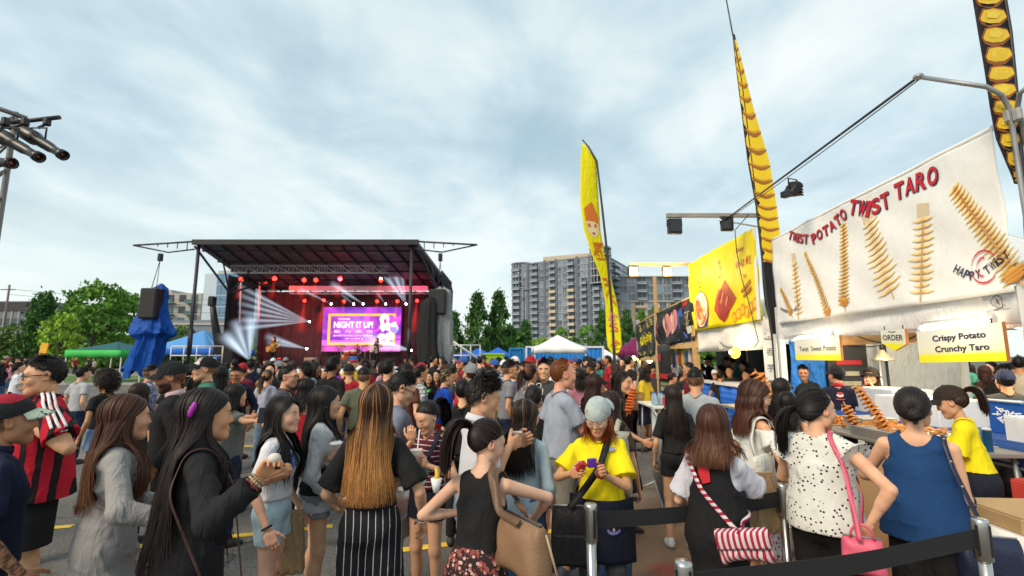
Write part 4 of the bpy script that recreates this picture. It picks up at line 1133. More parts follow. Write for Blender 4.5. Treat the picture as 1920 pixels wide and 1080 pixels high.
ptree(346,612,75,50,'small',OL,'olive tree beside the blue canopy behind the stage',10,.1)
ptree(852,588,66,58,'cone',DG,'dark tree next to the right edge of the stage',6)
ptree(896,554,60,74,'cone',DG,'tall dark conical tree, the left one of the pair right of the stage',9,.08)
ptree(936,551,62,72,'cone',DG,'tall dark conical tree, the right one of the pair beside the tower',12,.08)
ptree(985,602,90,48,'cone',DG,'narrow dark tree at the left foot of the glass tower',13)
ptree(1016,634,86,44,'small',LG,'small light green tree behind the left part of the white canopy',14)
ptree(1054,616,88,34,'small',MG,'small green tree above the peak of the white canopy',15)
ptree(1076,632,90,30,'small',MG,'small green tree right of the white canopy peak',17)
ptree(1103,612,86,44,'small',MG,'mid green tree left of the yellow feather flag',16)
ptree(1128,584,84,44,'cone',DG,'dark upright tree just left of the yellow feather flag',18)
ptree(1174,584,84,44,'cone',DG,'dark upright tree just right of the yellow feather flag',21)
ptree(1202,584,88,42,'cone',MG,'upright tree second to the right of the yellow feather flag',19)
ptree(1216,632,70,40,'small',LG,'low light green tree behind the maroon canopy',20,.03)
ptree(1232,576,88,40,'round',DG,'dark round tree behind the wooden post of the black stalls',22)
ptree(1263,572,88,36,'round',DG,'dark round tree just left of the yellow stall banner',23)
# far planting that reads as one mass
def thicket(name,x0,x1,y,h,n,c,seed):
 rng=np.random.default_rng(seed);P=np.stack([rng.uniform(x0,x1,n),y+rng.uniform(-3,3,n),np.zeros(n)],1)
 top=h*(.55+.45*np.abs(np.sin(P[:,0]*.37+seed)*np.sin(P[:,0]*.11+1)));P[:,2]=rng.random(n)**.8*top
 a=rng.normal(0,.33,(n,3));b=rng.normal(0,.28,(n,3))
 V=np.stack([P-a,P+b,P+a,P-b],1).reshape(-1,3)
 tag(link_mesh(name,np_mesh(name,V,np.arange(4*n).reshape(n,4),smooth=False),leaf_mat('leaves',c)),kind='stuff')
thicket('hedge',-100,-28,72,5.0,6500,OL,1)
thicket('hedge',-8,2,74,6.5,3000,DG,2)
thicket('far_wood',-190,190,260,11,9000,OL,3)
thicket('hedge',2,40,96,4,3000,MG,4)
# ------------------------------------------------------------------ far buildings
def pane_glass(name,c,lo,hi):
 m=mat(name,c,.12,var=.5,scale=.12,spec=.8);N=m.node_tree.nodes;L=m.node_tree.links;P=N['Principled BSDF'];lk=P.inputs['Base Color'].links[0];src=lk.from_socket
 oi=N.new('ShaderNodeObjectInfo');mr=N.new('ShaderNodeMapRange');mr.inputs['To Min'].default_value=lo;mr.inputs['To Max'].default_value=hi;L.new(oi.outputs['Random'],mr.inputs[0]);hs=N.new('ShaderNodeHueSaturation');L.new(src,hs.inputs['Color']);L.new(mr.outputs[0],hs.inputs['Value']);hs.inputs['Saturation'].default_value=.9
 L.new(hs.outputs[0],P.inputs['Base Color']);return m
conc=mat('pale concrete',(.40,.385,.36),.8,var=.06,scale=.3);concd=mat('grey cladding',(.17,.20,.245),.6,var=.06,scale=.3)
beige=mat('beige stone',(.50,.42,.31),.85,var=.08,scale=.4)
glass1=pane_glass('window glass',(.065,.10,.135),.35,2.6);glassd=mat('dark glass',(.022,.028,.036),.15,var=.4,scale=.2,spec=.7)
alum=mat('light metal',(.46,.49,.52),.45,.1,var=.04);railg=mat('balcony glass',(.16,.22,.27),.2,var=.2,scale=.3,spec=.8)
_unit={}
def unit_mesh(key,fn):
 if key not in _unit:mb=MB();fn(mb);_unit[key]=mb
 return _unit[key]
def window_unit(mb,w,h):
 mb.m=0;mb.box((0,.02,h/2),(w*.96,.04,h*.96))
 mb.m=1
 for x in(-w/2+.07,w/2-.07):mb.box((x,-.04,h/2),(.14,.12,h))
 mb.box((-w*.12,-.045,h/2),(.09,.11,h-.3))
 for z in(.08,h-.08):mb.box((0,-.04,z),(w-.29,.12,.16))
 mb.box((0,-.035,h*.36),(w-.29,.08,.10))
def balcony_unit(mb,w,h,solid):
 mb.m=2;mb.box((0,.02,h/2),(w*.96,.04,h*.96))
 mb.m=3 if solid else 1;mb.box((0,-.75,.12),(w+.2,1.5,.24))
 mb.m=3 if solid else 4
 mb.box((0,-1.45,.72),(w+.18,.09,.95));
 for s in(-1,1):mb.box((s*(w/2+.03),-.72,.72),(.08,1.36,.93))
 mb.m=1;mb.box((w*.1,-.03,h/2),(.12,.06,h-.4))
def facade(parent,p0,p1,z0,z1,nf,bays,wallm,slab=True,frame=alum):
 "bays: list of (width share, 'w' | 'b' | 's' | 'n'); windows and balconies are parts that share mesh data"
 p0=Vector(p0);p1=Vector(p1);d=p1-p0;Lf=d.length;rz=math.atan2(d.y,d.x);tot=sum(b[0]for b in bays);fh=(z1-z0)/nf
 cache={};x=0
 out=Vector((d.y,-d.x,0)).normalized()
 for wsh,kind in bays:
  w=wsh/tot*Lf;c=p0+d*((x+w/2)/Lf);x+=w
  if kind=='n':continue
  for f in range(nf):
   k2=kind
   if kind=='m':k2='w' if f>=nf-3 else 'b'
   if kind=='B':k2='s' if f<nf-4 else 'b'
   key=(round(w,2),k2)
   if key not in cache:
    mb=MB()
    if k2=='w':window_unit(mb,w*.94,fh*.86)
    else:balcony_unit(mb,w*.9,fh*.9,k2=='s')
    me=mb.mesh('window' if k2=='w' else 'balcony')
    for m in(glass1,frame,glassd,beige,railg):me.materials.append(m)
    cache[key]=me
   o=bpy.data.objects.new('window' if k2=='w' else 'balcony',cache[key]);C.objects.link(o);o.parent=parent
   q=c+out*(.03 if k2=='w' else .02);o.location=(q.x,q.y,z0+f*fh+fh*.05);o.rotation_euler=(0,0,rz)
 return rz
def block(mb,pts,z0,z1):mb.poly([(x,y,z0)for x,y in pts],(0,0,z1-z0))
tw=empty('condo_tower',(24,205,0),0,'tall glass and grey condominium tower with stacked balconies and beige penthouse','building')
off=Vector((-24,-205,0))
def T(u,Y):p=W(u,668,Y);return(p.x,Y)
A_,B1,B2,Cc_=T(962,216),T(1022,207),T(1140,192),T(1184,222)
zA=W(962,497,216).z;zB=W(1140,481,192).z;zP=W(1128,474,196).z
def rel(p,z=0):return Vector((p[0],p[1],z))+off
mb=MB();back=[(Cc_[0]-6,240),(A_[0]+2,240)]
block(mb,[tuple(rel(q)[:2])for q in(A_,B1,B2,Cc_,*back)],0,zA);mb.build('wall',concd,tw)
mb=MB();mb.poly([rel(q,zA-.3)for q in(T(1020,209),T(1128,199),T(1150,216),T(1030,228))],(0,0,zP-zA+1.2));mb.build('penthouse',beige,tw)
facade(tw,rel(A_),rel(B1),0,zA-.5,15,[(1.5,'b'),(1,'w'),(1,'n'),(1.3,'b'),(1,'w')],concd)
facade(tw,rel(B1),rel(B2),0,zA-.5,15,[(1,'w'),(1.2,'B'),(1,'w'),(1,'w'),(1.2,'B'),(1.1,'w'),(1,'m'),(1,'w'),(1.1,'b'),(.9,'w')],concd)
facade(tw,rel(B2),rel(Cc_),0,zA-.5,15,[(1,'w'),(1.2,'b'),(1,'w'),(1,'w')],concd)
mb=MB()
for f in range(0,16):
 z=(zA-.5)/15*f
 for a,b in((A_,B1),(B1,B2),(B2,Cc_)):
  a=rel(a);b=rel(b);d=b-a;c=(a+b)/2;mb.box((c.x,c.y,z+.09),(d.length+.1,.7,.16),math.atan2(d.y,d.x))
mb.build('floor_ledge',mat('ledge',(.33,.345,.365),.6,var=.04),tw)
for k,(a,b,ts)in enumerate(((A_,B1,(0,.47,1)),(B1,B2,(.2,.55,.75)),(B2,Cc_,(0,1)))):
 for t in ts:
  q=rel(a).lerp(rel(b),t);mb=MB();mb.box((q.x,q.y,zA/2),(.8,1.5,zA+.6),.1);mb.build('pier',concd,tw)
mb=MB();q0=rel(A_);n=12;
mb.lathe([(4.6,zA-11),(4.6,zA+.9)],(q0.x+4,q0.y+1.8,0),20);mb.build('corner_bay',glass1,tw)
mb=MB()
for f in range(5):mb.lathe([(4.5,zA-11+f*2.9),(4.95,zA-11+f*2.9),(4.95,zA-10.75+f*2.9),(4.5,zA-10.75+f*2.9)],(q0.x+4,q0.y+1.8,0),20,smooth=False)
for k in range(20):a=k/20*6.283;mb.box((q0.x+4+4.65*math.cos(a),q0.y+1.8+4.65*math.sin(a),zA-5),(.2,.2,12),a)
mb.build('corner_bay_frame',alum,tw)
q0=rel(B2);mb=MB();mb.lathe([(4.2,zA-12),(4.2,zA+3.2)],(q0.x-1.5,q0.y+2.6,0),20);mb.build('corner_bay',glassd,tw)
mb=MB()
for f in range(6):mb.lathe([(4.1,zA-12+f*2.9),(4.55,zA-12+f*2.9),(4.55,zA-11.7+f*2.9),(4.1,zA-11.7+f*2.9)],(q0.x-1.5,q0.y+2.6,0),20,smooth=False)
for k in range(18):a=k/18*6.283;mb.box((q0.x-1.5+4.25*math.cos(a),q0.y+2.6+4.25*math.sin(a),zA-4.4),(.2,.2,15),a)
mb.build('corner_bay_frame',alum,tw)
# lower beige wing to the right
wg=empty('condo_wing',(60,214,0),0,'lower beige condominium block with balconies and a glazed top, right of the tower','building')
off=Vector((-60,-214,0));Wa,Wb=T(1150,205),T(1420,205);zW=W(1200,519,205).z;zs=zW*.70
mb=MB();block(mb,[tuple(rel(q)[:2])for q in(Wa,Wb,(Wb[0],226),(Wa[0],226))],0,zs);mb.build('wall',beige,wg)
mb=MB();block(mb,[tuple(rel((q[0],q[1]+.4))[:2])for q in(Wa,Wb,(Wb[0],225),(Wa[0],225))],zs+.01,zW);mb.build('glazed_storeys',concd,wg)
bay=[(1,'w'),(.5,'n'),(1,'w'),(.35,'n'),(1.3,'s'),(.35,'n')]*4
facade(wg,rel(Wa),rel(Wb),0,zs,8,bay,beige)
facade(wg,rel((Wa[0],Wa[1]+.4)),rel((Wb[0],Wb[1]+.4)),zs+.3,zW,3,[(1,'w'),(1,'w'),(1,'w'),(1.2,'b')]*4,concd)
mb=MB();a=rel(Wa);b=rel(Wb);mb.box(((a.x+b.x)/2,a.y-.2,zs),(b.x-a.x,.7,.5));mb.box(((a.x+b.x)/2,a.y,zW+.15),(b.x-a.x,.9,.35));mb.build('cornice',conc,wg)
# left: banded office block, flats, glass office
ob=empty('office_block',W(20,668,120),0,'low grey office block with dark window bands at the far left','building');ob.location.z=0
zt=W(0,563,118).z;x0=-40;x1=W(98,600,122).x-ob.location.x
mb=MB();mb.box(((x0+x1)/2,8,zt/2),(x1-x0,16,zt));mb.build('wall',mat('office grey',(.17,.185,.21),.6,var=.08,scale=.3),ob)
for k,(z,h,m)in enumerate(((zt-1.3,2.2,mat('dark roof band',(.045,.045,.052),.7)),(zt-5.0,1.3,glass1),(zt-8.6,1.5,glassd),(zt-12.2,1.5,glass1),(2.2,3.4,glassd))):
 mb=MB();mb.box(((x0+x1)/2,-.08,z),(x1-x0+.1,.3,h));mb.build('window_band' if k else 'roof_band',m,ob)
mb=MB()
for k in range(26):mb.box((x0+(k+.5)*(x1-x0)/26,-.26,zt/2-1),(.14,.1,zt-3))
mb.build('mullions',alum,ob)
fl=empty('apartment_block',W(305,668,140),0,'pale low apartment block with green glass balconies behind the blue tarpaulin','building');fl.location.z=0
zt=W(300,549,140).z
mb=MB();mb.box((0,7,zt/2),(18,12,zt));mb.box((-5,7,zt+.6),(8,9,1.2));mb.build('wall',conc,fl)
tealg=mat('teal glass',(.05,.13,.13),.2,var=.3,scale=.3,spec=.7)
for f in range(6):
 for k in range(5):
  mb=MB();mb.box((-7+k*3.5,.98,zt*(f+.55)/6),(2.0,.1,zt/6*.62));mb.build('window',glassd if(k+f)%3 else tealg,fl)
 for k in range(3):
  mb=MB();z=zt*(f+.1)/6;mb.box((-6.5+k*6.5,.3,z),(3,1.4,.2));mb.box((-6.5+k*6.5,-.36,z+.6),(3,.08,.9));mb.build('balcony',tealg,fl)
go=empty('glass_office',W(402,668,130),R(-12),'pale panelled office tower with one blue glass face behind the stage','building');go.location.z=0
zt=W(405,512,130).z
mb=MB();mb.box((1.5,6,zt/2),(13.5,12,zt));mb.build('wall',mat('silver panel',(.46,.54,.62),.5,.05,var=.06,scale=.3),go)
for f in range(8):
 for k in range(5):
  mb=MB();mb.box((-.3+k*1.75,-.06,zt*(f+.5)/8),(1.6,.1,zt/8*.9));mb.build('window',mat('blue office glass',(.10,.20,.32),.15,var=.3,scale=.15,spec=.8),go)
mb=MB();mb.box((1.5,6,zt+.5),(9,8,1.2));mb.build('roof_plant',conc,go)
po=empty('low_podium',W(372,668,110),0,'low grey podium building behind the blue canopy','building');po.location.z=0
zt=W(372,600,110).z;mb=MB();mb.box((0,5,zt/2),(24,10,zt));mb.build('wall',concd,po);mb=MB();mb.box((0,-.1,zt-.9),(24.1,.3,.5));mb.build('cornice',conc,po)
for k in range(7):
 mb=MB();mb.box((-10+k*3.3,-.06,zt*.45),(2.7,.12,zt*.5));mb.build('window',glassd,po)
 # utility pole, wires, street light
steel=mat('galvanised steel',(.33,.34,.35),.5,.6,var=.1);steeld=mat('dark steel',(.05,.05,.055),.5,.5);blackm=mat('black paint',(.014,.014,.016),.5);whitem=mat('white metal',(.62,.62,.61),.45,var=.04)
p=W(0,668,80);up_=empty('utility_pole',(p.x,80,0),0,'leaning wooden utility pole with wires at the far left','utility pole')
q=W(18,534,80)-Vector((p.x,80,0));mb=MB();mb.tube([(0,0,0),q],[.2,.14],8);mb.build('pole',mat('weathered wood',(.16,.13,.10),.9,bump=.4),up_)
mb=MB();mb.box((q.x-.1,0,q.z-.8),(2.4,.12,.14));mb.build('crossarm',bark,up_)
for k,dz in enumerate((-.7,-1.6,-3.0)):
 mb=MB();mb.tube(catenary(q+Vector((0,0,dz)),q+Vector((46,8,dz-.5)),1.0,12),.03,5);mb.build('wire',blackm,up_)
p=W(602/1,668,100)
lp=empty('street_light',(W(983,668,95).x,95,0),0,'thin dark lamp post in front of the glass tower','street light')
zt=W(990,545,95).z;mb=MB();mb.tube([(0,0,0),(0,0,zt)],[.16,.1],8);mb.build('pole',steeld,lp);mb=MB();mb.box((.5,0,zt),(1.2,.3,.16));mb.build('lamp_head',steeld,lp)
# ------------------------------------------------------------------ canopies, containers, skip
def canopy(label,u,Y,wpx,v_peak,v_eave,colr,valc=None,drop=.28,floor_z=0,logo=None,cat='canopy',group='pop-up canopies'):
 p=W(u,668,Y);w=wpx/FPX*Y;zp=W(u,v_peak,Y).z;ze=W(u,v_eave,Y).z
 t=empty('canopy_tent',(p.x,Y,0),0,label,cat,group);h=w/2
 m=cloth(colr,name='canopy fabric',rough=.7,wr=.3);m2=cloth(valc,name='canopy fabric',rough=.7,wr=.3)if valc else m
 mb=MB();n=8
 for k in range(4):
  a=k*math.pi/2;c,s_=math.cos(a),math.sin(a)
  def fn(i,j):
   x=(i-.5)*2*h*j;y=-h*j;z=zp+(ze-zp)*(1.35*j-.35*j*j)if False else zp-(zp-ze)*(1-(1-j)**1.25)
   return(x*c-y*s_,x*s_+y*c,z-.06*j*(1-abs(2*i-1))*0)
  mb.grid(fn,6,8,thick=.01)
 mb.build('roof',m,t)
 for k in range(4):
  a=k*math.pi/2;c,s_=math.cos(a),math.sin(a);mb=MB()
  def fn(i,j):
   x=(i-.5)*2*h;y=-h-.012-.03*math.sin(i*17+k)*j;z=ze-drop*j;return(x*c-y*s_,x*s_+y*c,z)
  mb.grid(fn,14,2,thick=.008);mb.build('valance',m2,t)
 for sx in(-1,1):
  for sy in(-1,1):
   mb=MB();mb.box((sx*(h-.06),sy*(h-.06),(ze-drop*.3)/2),(.06,.06,ze-drop*.3));mb.build('leg',whitem,t)
 return t
BLU=(.02,.12,.52);LBLU=(.10,.30,.66)
canopy('white peaked canopy in front of the blue shipping container',1046,27,94,628,651,(.78,.79,.80),drop=.33)
canopy('blue canopy behind the lime green skip, right one of two',934,42,50,651,664,BLU)
canopy('blue canopy behind the silver stair rails, left one of two',898,44,50,652,665,BLU)
canopy('low blue canopy half hidden beside the stage',872,48,40,657,666,(.015,.06,.30))
canopy('small white canopy behind the foot of the yellow feather flag',1134,36,42,655,668,(.75,.76,.77))
canopy('maroon canopy beyond the black stalls',1190,23,50,634,652,(.16,.015,.075),(.20,.02,.10),drop=.45)
canopy('green edged canopy with dark roof at the edge of the lawn',218,33,100,641,657,(.02,.10,.11),(.06,.48,.10),drop=.45)
canopy('light blue canopy behind the left side of the stage',378,31,130,619,655,LBLU,BLU,drop=.4)
def container(label,u0,u1,v0,Y,depth,colr,frame):
 a=W(u0,v0,Y);b=W(u1,v0,Y);w=b.x-a.x;h=a.z
 t=empty('shipping_container',((a.x+b.x)/2,Y,0),0,label,'container','shipping containers');m=mat('container paint',colr,.5,var=.12,scale=1.2)
 mb=MB();n=int(w/.28);pts=[]
 for k in range(n):
  x=-w/2+.12+(w-.24)*k/n;s_=(w-.24)/n
  pts+=[(x,0),(x+s_*.3,0),(x+s_*.5,.05),(x+s_*.8,.05)]
 V=[(x,y,.14)for x,y in pts]+[(x,y,h-.12)for x,y in pts];k=len(pts);mb.add(V,[(i,i+1,k+i+1,k+i)for i in range(k-1)])
 mb.box((0,depth/2+.06,h/2),(w-.2,depth-.1,h-.2));mb.build('corrugated_wall',m,t)
 fm=mat('container frame',frame,.5)
 for x in(-w/2+.06,w/2-.06):
  mb=MB();mb.box((x,0,h/2),(.14,.16,h-.26));mb.build('corner_post',fm,t)
 for z in(h-.06,.07):
  mb=MB();mb.box((0,0,z),(w,.16,.12));mb.build('rail',fm,t)
container('blue shipping container with white frame behind the white canopy',985,1132,649,33,2.4,(.02,.21,.62),(.72,.73,.74))
container('plain light blue shipping container left of the white framed one',954,984,652,36,2.4,(.03,.26,.60),(.04,.28,.62))
p=W(925,668,30);sk=empty('skip',(p.x,30,0),0,'lime green waste bin with a dark square mark','waste bin')
lim=mat('lime green paint',(.33,.62,.02),.5);zt=W(925,664,30).z
mb=MB();mb.box((0,.6,zt/2),(1.3,1.2,zt-.1),bev=.03);mb.build('body',lim,sk);mb=MB();mb.box((0,.6,zt),(1.4,1.3,.1),bev=.02);mb.build('lid',mat('lime lid',(.42,.70,.05),.5),sk)
mb=MB();mb.box((0,-.012,zt-.45),(.24,.02,.24));mb.build('square_mark',blackm,sk)
# ------------------------------------------------------------------ the stage
YF,YB=25.0,33.0
zF=W(560,458,YF).z;zB_=W(845,545,YB).z
XL,XR=W(352,600,YF).x,W(778,600,YF).x;XLb,XRb=XL-.6,W(848,560,YB).x
DECK=1.15
st=empty('concert_stage',((XL+XR)/2,YF,0),0,'black mobile concert stage with a raised flap roof and silver trusses','stage')
so=-Vector(((XL+XR)/2,YF,0))
black=mat('black drape',(.012,.011,.013),.85,var=.2);roofm=mat('stage roof lining',(.085,.074,.085),.6,var=.25,scale=.5);truss_m=mat('truss aluminium',(.72,.72,.73),.45,.1,var=.05)
def S(x,y,z):return Vector((x,y,z))+so
mb=MB();mb.poly([S(XL,YF,zF),S(XR,YF,zF),S(XRb,YB,zB_),S(XLb,YB,zB_)],(0,0,.22));mb.build('roof',roofm,st)
beamm=mat('roof rib',(.022,.02,.022),.5,.1)
for k in range(13):
 t=(k+.5)/13;a=S(XL,YF,zF).lerp(S(XR,YF,zF),t);b=S(XLb,YB,zB_).lerp(S(XRb,YB,zB_),t);d=b-a;mb=MB()
 mb.tube([a+Vector((0,.1,-.06)),b+Vector((0,-.1,-.06))],.055,4);mb.build('roof_rib',beamm,st)
for k in range(5):
 t=(k+.35)/5;a=S(XL,YF,zF).lerp(S(XLb,YB,zB_),t);b=S(XR,YF,zF).lerp(S(XRb,YB,zB_),t);mb=MB();mb.tube([a+Vector((.1,0,-.14)),b+Vector((-.1,0,-.14))],.045,4);mb.build('roof_purlin',beamm,st)
mb=MB();mb.box(S((XL+XR)/2,YF-.06,zF+.10),(XR-XL+.2,.12,.27));mb.build('roof_fascia',mat('fascia',(.022,.022,.025),.5),st)
# deck, skirt, back and side walls
mb=MB();mb.poly([S(XL-.4,YF+.2,DECK-.2),S(XR+.3,YF+.2,DECK-.2),S(XRb+.2,YB,DECK-.2),S(XLb,YB,DECK-.2)],(0,0,.2));mb.build('deck',mat('deck',(.05,.035,.035),.5,var=.2),st)
mb=MB();mb.grid(lambda u,v:S(XL-.4+(XR-XL+.7)*u,YF+.24+.04*math.sin(u*90),(DECK-.21)*v),120,2);mb.build('skirt',black,st)
mb=MB();mb.grid(lambda u,v:S(XLb+.2+(XRb-XLb-.2)*u,YB-.15+.07*math.sin(u*130),DECK+(zB_-DECK-.1)*v),200,3);mb.build('backdrop',mat('backdrop',(.05,.045,.047),.9,var=.2),st)
mb=MB();mb.grid(lambda u,v:S(XRb-.1+.08*math.sin(u*40),28.5+4.4*u,.2+(zB_+.6-.2)*v),50,3,thick=.03);mb.build('side_curtain',black,st)
mb=MB();mb.grid(lambda u,v:S(XLb-.1+.07*math.sin(u*30),29.4+3.4*u,DECK+(zB_+.5-DECK)*v),40,3,thick=.03);mb.build('side_curtain',black,st)
# fabric triangle hanging under the right roof edge
mb=MB();mb.add([S(XR+.04,YF+.1,zF),S(XRb+.05,YB,zB_),S(XRb+.02,YB,zB_-1.3),S(XR+(XRb-XR)*.55,YF+4.6,zF-1.55)],[(0,1,2,3)]);mb.build('gable_flap',black,st)
def truss(a,b,w,h,n,r=.025):
 a=Vector(a);b=Vector(b);mb=MB();d=(b-a).normalized();sd=Vector((-d.y,d.x,0)).normalized()*w/2;up2=Vector((0,0,h/2))
 ch=[(-1,-1),(1,-1),(1,1),(-1,1)]
 for i,j in ch:mb.tube([a+sd*i+up2*j,b+sd*i+up2*j],r,6)
 for k in range(n):
  p0=a.lerp(b,k/n);p1=a.lerp(b,(k+1)/n);s_=1 if k%2 else-1
  for i in(-1,1):mb.tube([p0+sd*i-up2*s_,p1+sd*i+up2*s_],r*.6,5)
  mb.tube([p0-sd*s_-up2,p1+sd*s_-up2],r*.6,5);mb.tube([p0+sd-up2,p0+sd+up2],r*.6,5);mb.tube([p0-sd-up2,p0-sd+up2],r*.6,5)
 return mb
t1a,t1b=W(436,505,28),W(729,505,28)
truss(t1a+so,t1b+so,.35,.42,20).build('front_truss',truss_m,st)
t2a,t2b=W(546,545,31.5),W(804,545,31.5)
truss(t2a+so,t2b+so,.35,.42,16).build('rear_truss',truss_m,st)
mb=MB();mb.box((t2a+t2b)/2+so+Vector((0,-.3,.12)),((t2b-t2a).length,.08,.3));mb.build('white_header',mat('white header',(.6,.58,.58),.6),st)
for x,n in((XL+.12,'post'),(XR-.3,'post')):
 mb=MB();mb.tube([S(x,YF+.15,0),S(x,YF+.15,zF)],.085,8);mb.tube([S(x,YF+.15,1.9),S(x,YF+.15,3.2)],.115,8);mb.build(n,steeld,st)
for s_,x,ue,ve in((-1,XL,250,460),(1,XR,895,459)):
 e=W(ue,ve,YF);a=Vector((x,YF,zF+.15));mb=MB();r=.05
 mb.tube([a+so,e+so],r,6);m_=a.lerp(e,.42)+Vector((0,0,-.5));mb.tube([a+so+Vector((0,0,-.42)),m_+so,e+so],r*.8,6)
 for k in range(5):q=a.lerp(e,.12+.16*k);mb.tube([q+so,q+so+Vector((0,0,-.42*max(0,1-k*.22)))],r*.5,5)
 mb.build('outrigger',steeld,st)
 # knee brace back towards the wall
 mb=MB();xb=XLb+1.4 if s_<0 else XRb-.2
 k0=Vector((x,YF,zF-.1));k1=Vector((x+.75*(-s_),YF+2.2,zF-2.3))if s_<0 else Vector((x+.6,YF+3,zF-2.0));k2=Vector((x+2.4,YF+3.0,zF-1.6))if s_<0 else Vector((XRb-.1,YF+6.5,zB_-.1))
 mb.tube([k0+so,k1+so,k2+so],.07,6);mb.tube([k0.lerp(k2,.35)+so+Vector((0,0,.2)),k1+so],.045,6);mb.tube([k0.lerp(k2,.75)+so+Vector((0,0,.2)),k1+so],.045,6);mb.build('knee_brace',steeld,st)
 # silver verticals at the left of the stage, railings and stairs
for u in(452/1,487):
 a=W(u,530,30);b=W(u-3,605,30);mb=MB();mb.tube([a+so,b+so],.05,6);mb.build('lift_tube',truss_m,st)
def railing(label,pts,h,nb,group=None):
 t=empty('guard_rail',pts[0],0,label,'railing',group);o=-Vector(pts[0])
 for i in range(len(pts)-1):
  a=Vector(pts[i])+o;b=Vector(pts[i+1])+o
  for z in(h,h*.55):
   mb=MB();mb.tube([a+Vector((0,0,z)),b+Vector((0,0,z))],.035,6);mb.build('rail',truss_m,t)
  for k in range(nb+1):
   q=a.lerp(b,k/nb);mb=MB();mb.tube([q,q+Vector((0,0,h))],.035,6);mb.build('post',truss_m,t)
 return t
railing('silver guard rail at the left end of the stage deck',[W(318,688,27.5),W(415,688,27.5)],1.15,4)
railing('silver guard rail of the landing right of the stage',[W(846,690,27),W(900,690,27)],1.25,3)
ss=empty('stage_stairs',W(862,700,26),0,'silver stairs with handrail leading up to the stage from the right','stairs')
mb=MB();a=Vector((-.7,0,.9));b=Vector((1.1,0,-.3))
for dy in(0,1.0):
 for dz in(0,.95):
  mb=MB();mb.tube([a+Vector((0,dy,dz)),b+Vector((0,dy,dz))],.045,6);mb.build('stringer' if dz==0 else 'handrail',truss_m,ss)
for k in range(5):q=a.lerp(b,(k+.5)/5);mb=MB();mb.box((q.x,.5,q.z),(.3,1.0,.04));mb.build('tread',truss_m,ss)
p=W(855,694,24);bx=empty('blue_bundle',(p.x,24,0),0,'rolled blue tarpaulin bundle beside the stage stairs','tarpaulin')
for z in(.45,.85):mb=MB();mb.tube([(-.45,0,z),(.45,0.05,z)],.2,12);mb.build('roll',cloth((.01,.12,.50),name='tarp',rough=.5,wr=1.2),bx)
mb=MB();mb.box((0,0,.12),(1.0,.5,.24));mb.build('pallet',bark,bx)
# white skirt banner on the stage front with two coloured dots
p=W(538,715,24.6);sb=empty('stage_banner',(p.x,24.6,0),0,'white cloth banner with a green and a purple dot on the stage front','banner')
w2=(W(657,700,24.6).x-W(420,700,24.6).x)/2
bf=lambda x,z,o=0:(x,-o+.05*math.sin(x*2.2)+.02*math.sin(x*6+z),z)
mb=MB();mb.grid(lambda u,v:bf((u-.5)*2*w2,.12+(DECK-.12)*v),60,3,thick=.01);mb.build('cloth',cloth((.74,.74,.76),name='banner',wr=.4),sb)
for xx,cc in((-.6,(.05,.5,.08)),(2.35,(.22,.02,.5))):
 mb=MB();mb.poly([bf(xx+.42*math.cos(a),.62+.42*math.sin(a),.025)for a in np.linspace(0,6.283,25)[:-1]],(0,-.006,0));mb.build('printed_dot',mat('print',cc,.6),sb)
 # LED screen
p=W(678,618,YB-.6);hw=(W(752,618,YB-.6).x-W(605,618,YB-.6).x)/2;z0,z1=W(678,659,YB-.6).z,W(678,576,YB-.6).z;hh=(z1-z0)/2
ls=empty('video_screen',(p.x,YB-.6,(z0+z1)/2),0,'lit video screen reading NIGHT IT UP! in a yellow frame','screen')
mb=MB();mb.box((0,.12,0),(2*hw+.12,.16,2*hh+.12));mb.build('cabinet',blackm,ls)
nx,ny=60,34;V=[];cl=[]
rg=np.random.default_rng(4)
for i in range(nx+1):
 for j in range(ny+1):
  x,y=i/nx,j/ny;V.append(((x-.5)*2*hw,0,(y-.5)*2*hh))
  r_=math.hypot((x-.42)*1.7,y-.55);st_=math.sin((x*1.3+y)*30)*.5+.5;a=math.atan2(y-.3,x-.5)
  ray=max(0,math.sin(a*9+1.2))**3
  c=np.array([.10,.03,.42])*(1.0+.3*st_)+np.array([.55,.08,.60])*ray*(.25+.6*x)*.7+np.array([.25,.16,.50])*max(0,1-r_*2.3)
  if y<.16:c=np.array([.46,.12,.58])*(.6+.5*abs(math.sin(x*14)))
  if y<.24 and y>.16:c=c*.6+np.array([.35,.12,.5])
  cl.append(c)
F=[(i*(ny+1)+j,(i+1)*(ny+1)+j,(i+1)*(ny+1)+j+1,i*(ny+1)+j+1)for i in range(nx)for j in range(ny)]
def screen_mat(name,e):
 m=vcol_mat(name,rough=.4,emit=e,var=.0);return m
scm=screen_mat('screen picture',.42)
link_mesh('picture',np_mesh('picture',np.array(V),np.array(F),attrs={'col':np.array(cl)}),scm,ls)
def sfn(o):return lambda x,y:(x*hw,-o,y*hh)
mb=MB();mb.col=(1.0,.62,.03);o=.012
for(x0,x1,y0,y1)in((-.86,.86,.60,.70),(-.86,.86,-.70,-.60),(-.86,-.80,-.60,.60),(.80,.86,-.60,.60)):mb.poly([(x0*hw,-o,y0*hh),(x1*hw,-o,y0*hh),(x1*hw,-o,y1*hh),(x0*hw,-o,y1*hh)],(0,.006,0))
mb.build('yellow_frame',scm,ls,True)
f_=sfn(.02)
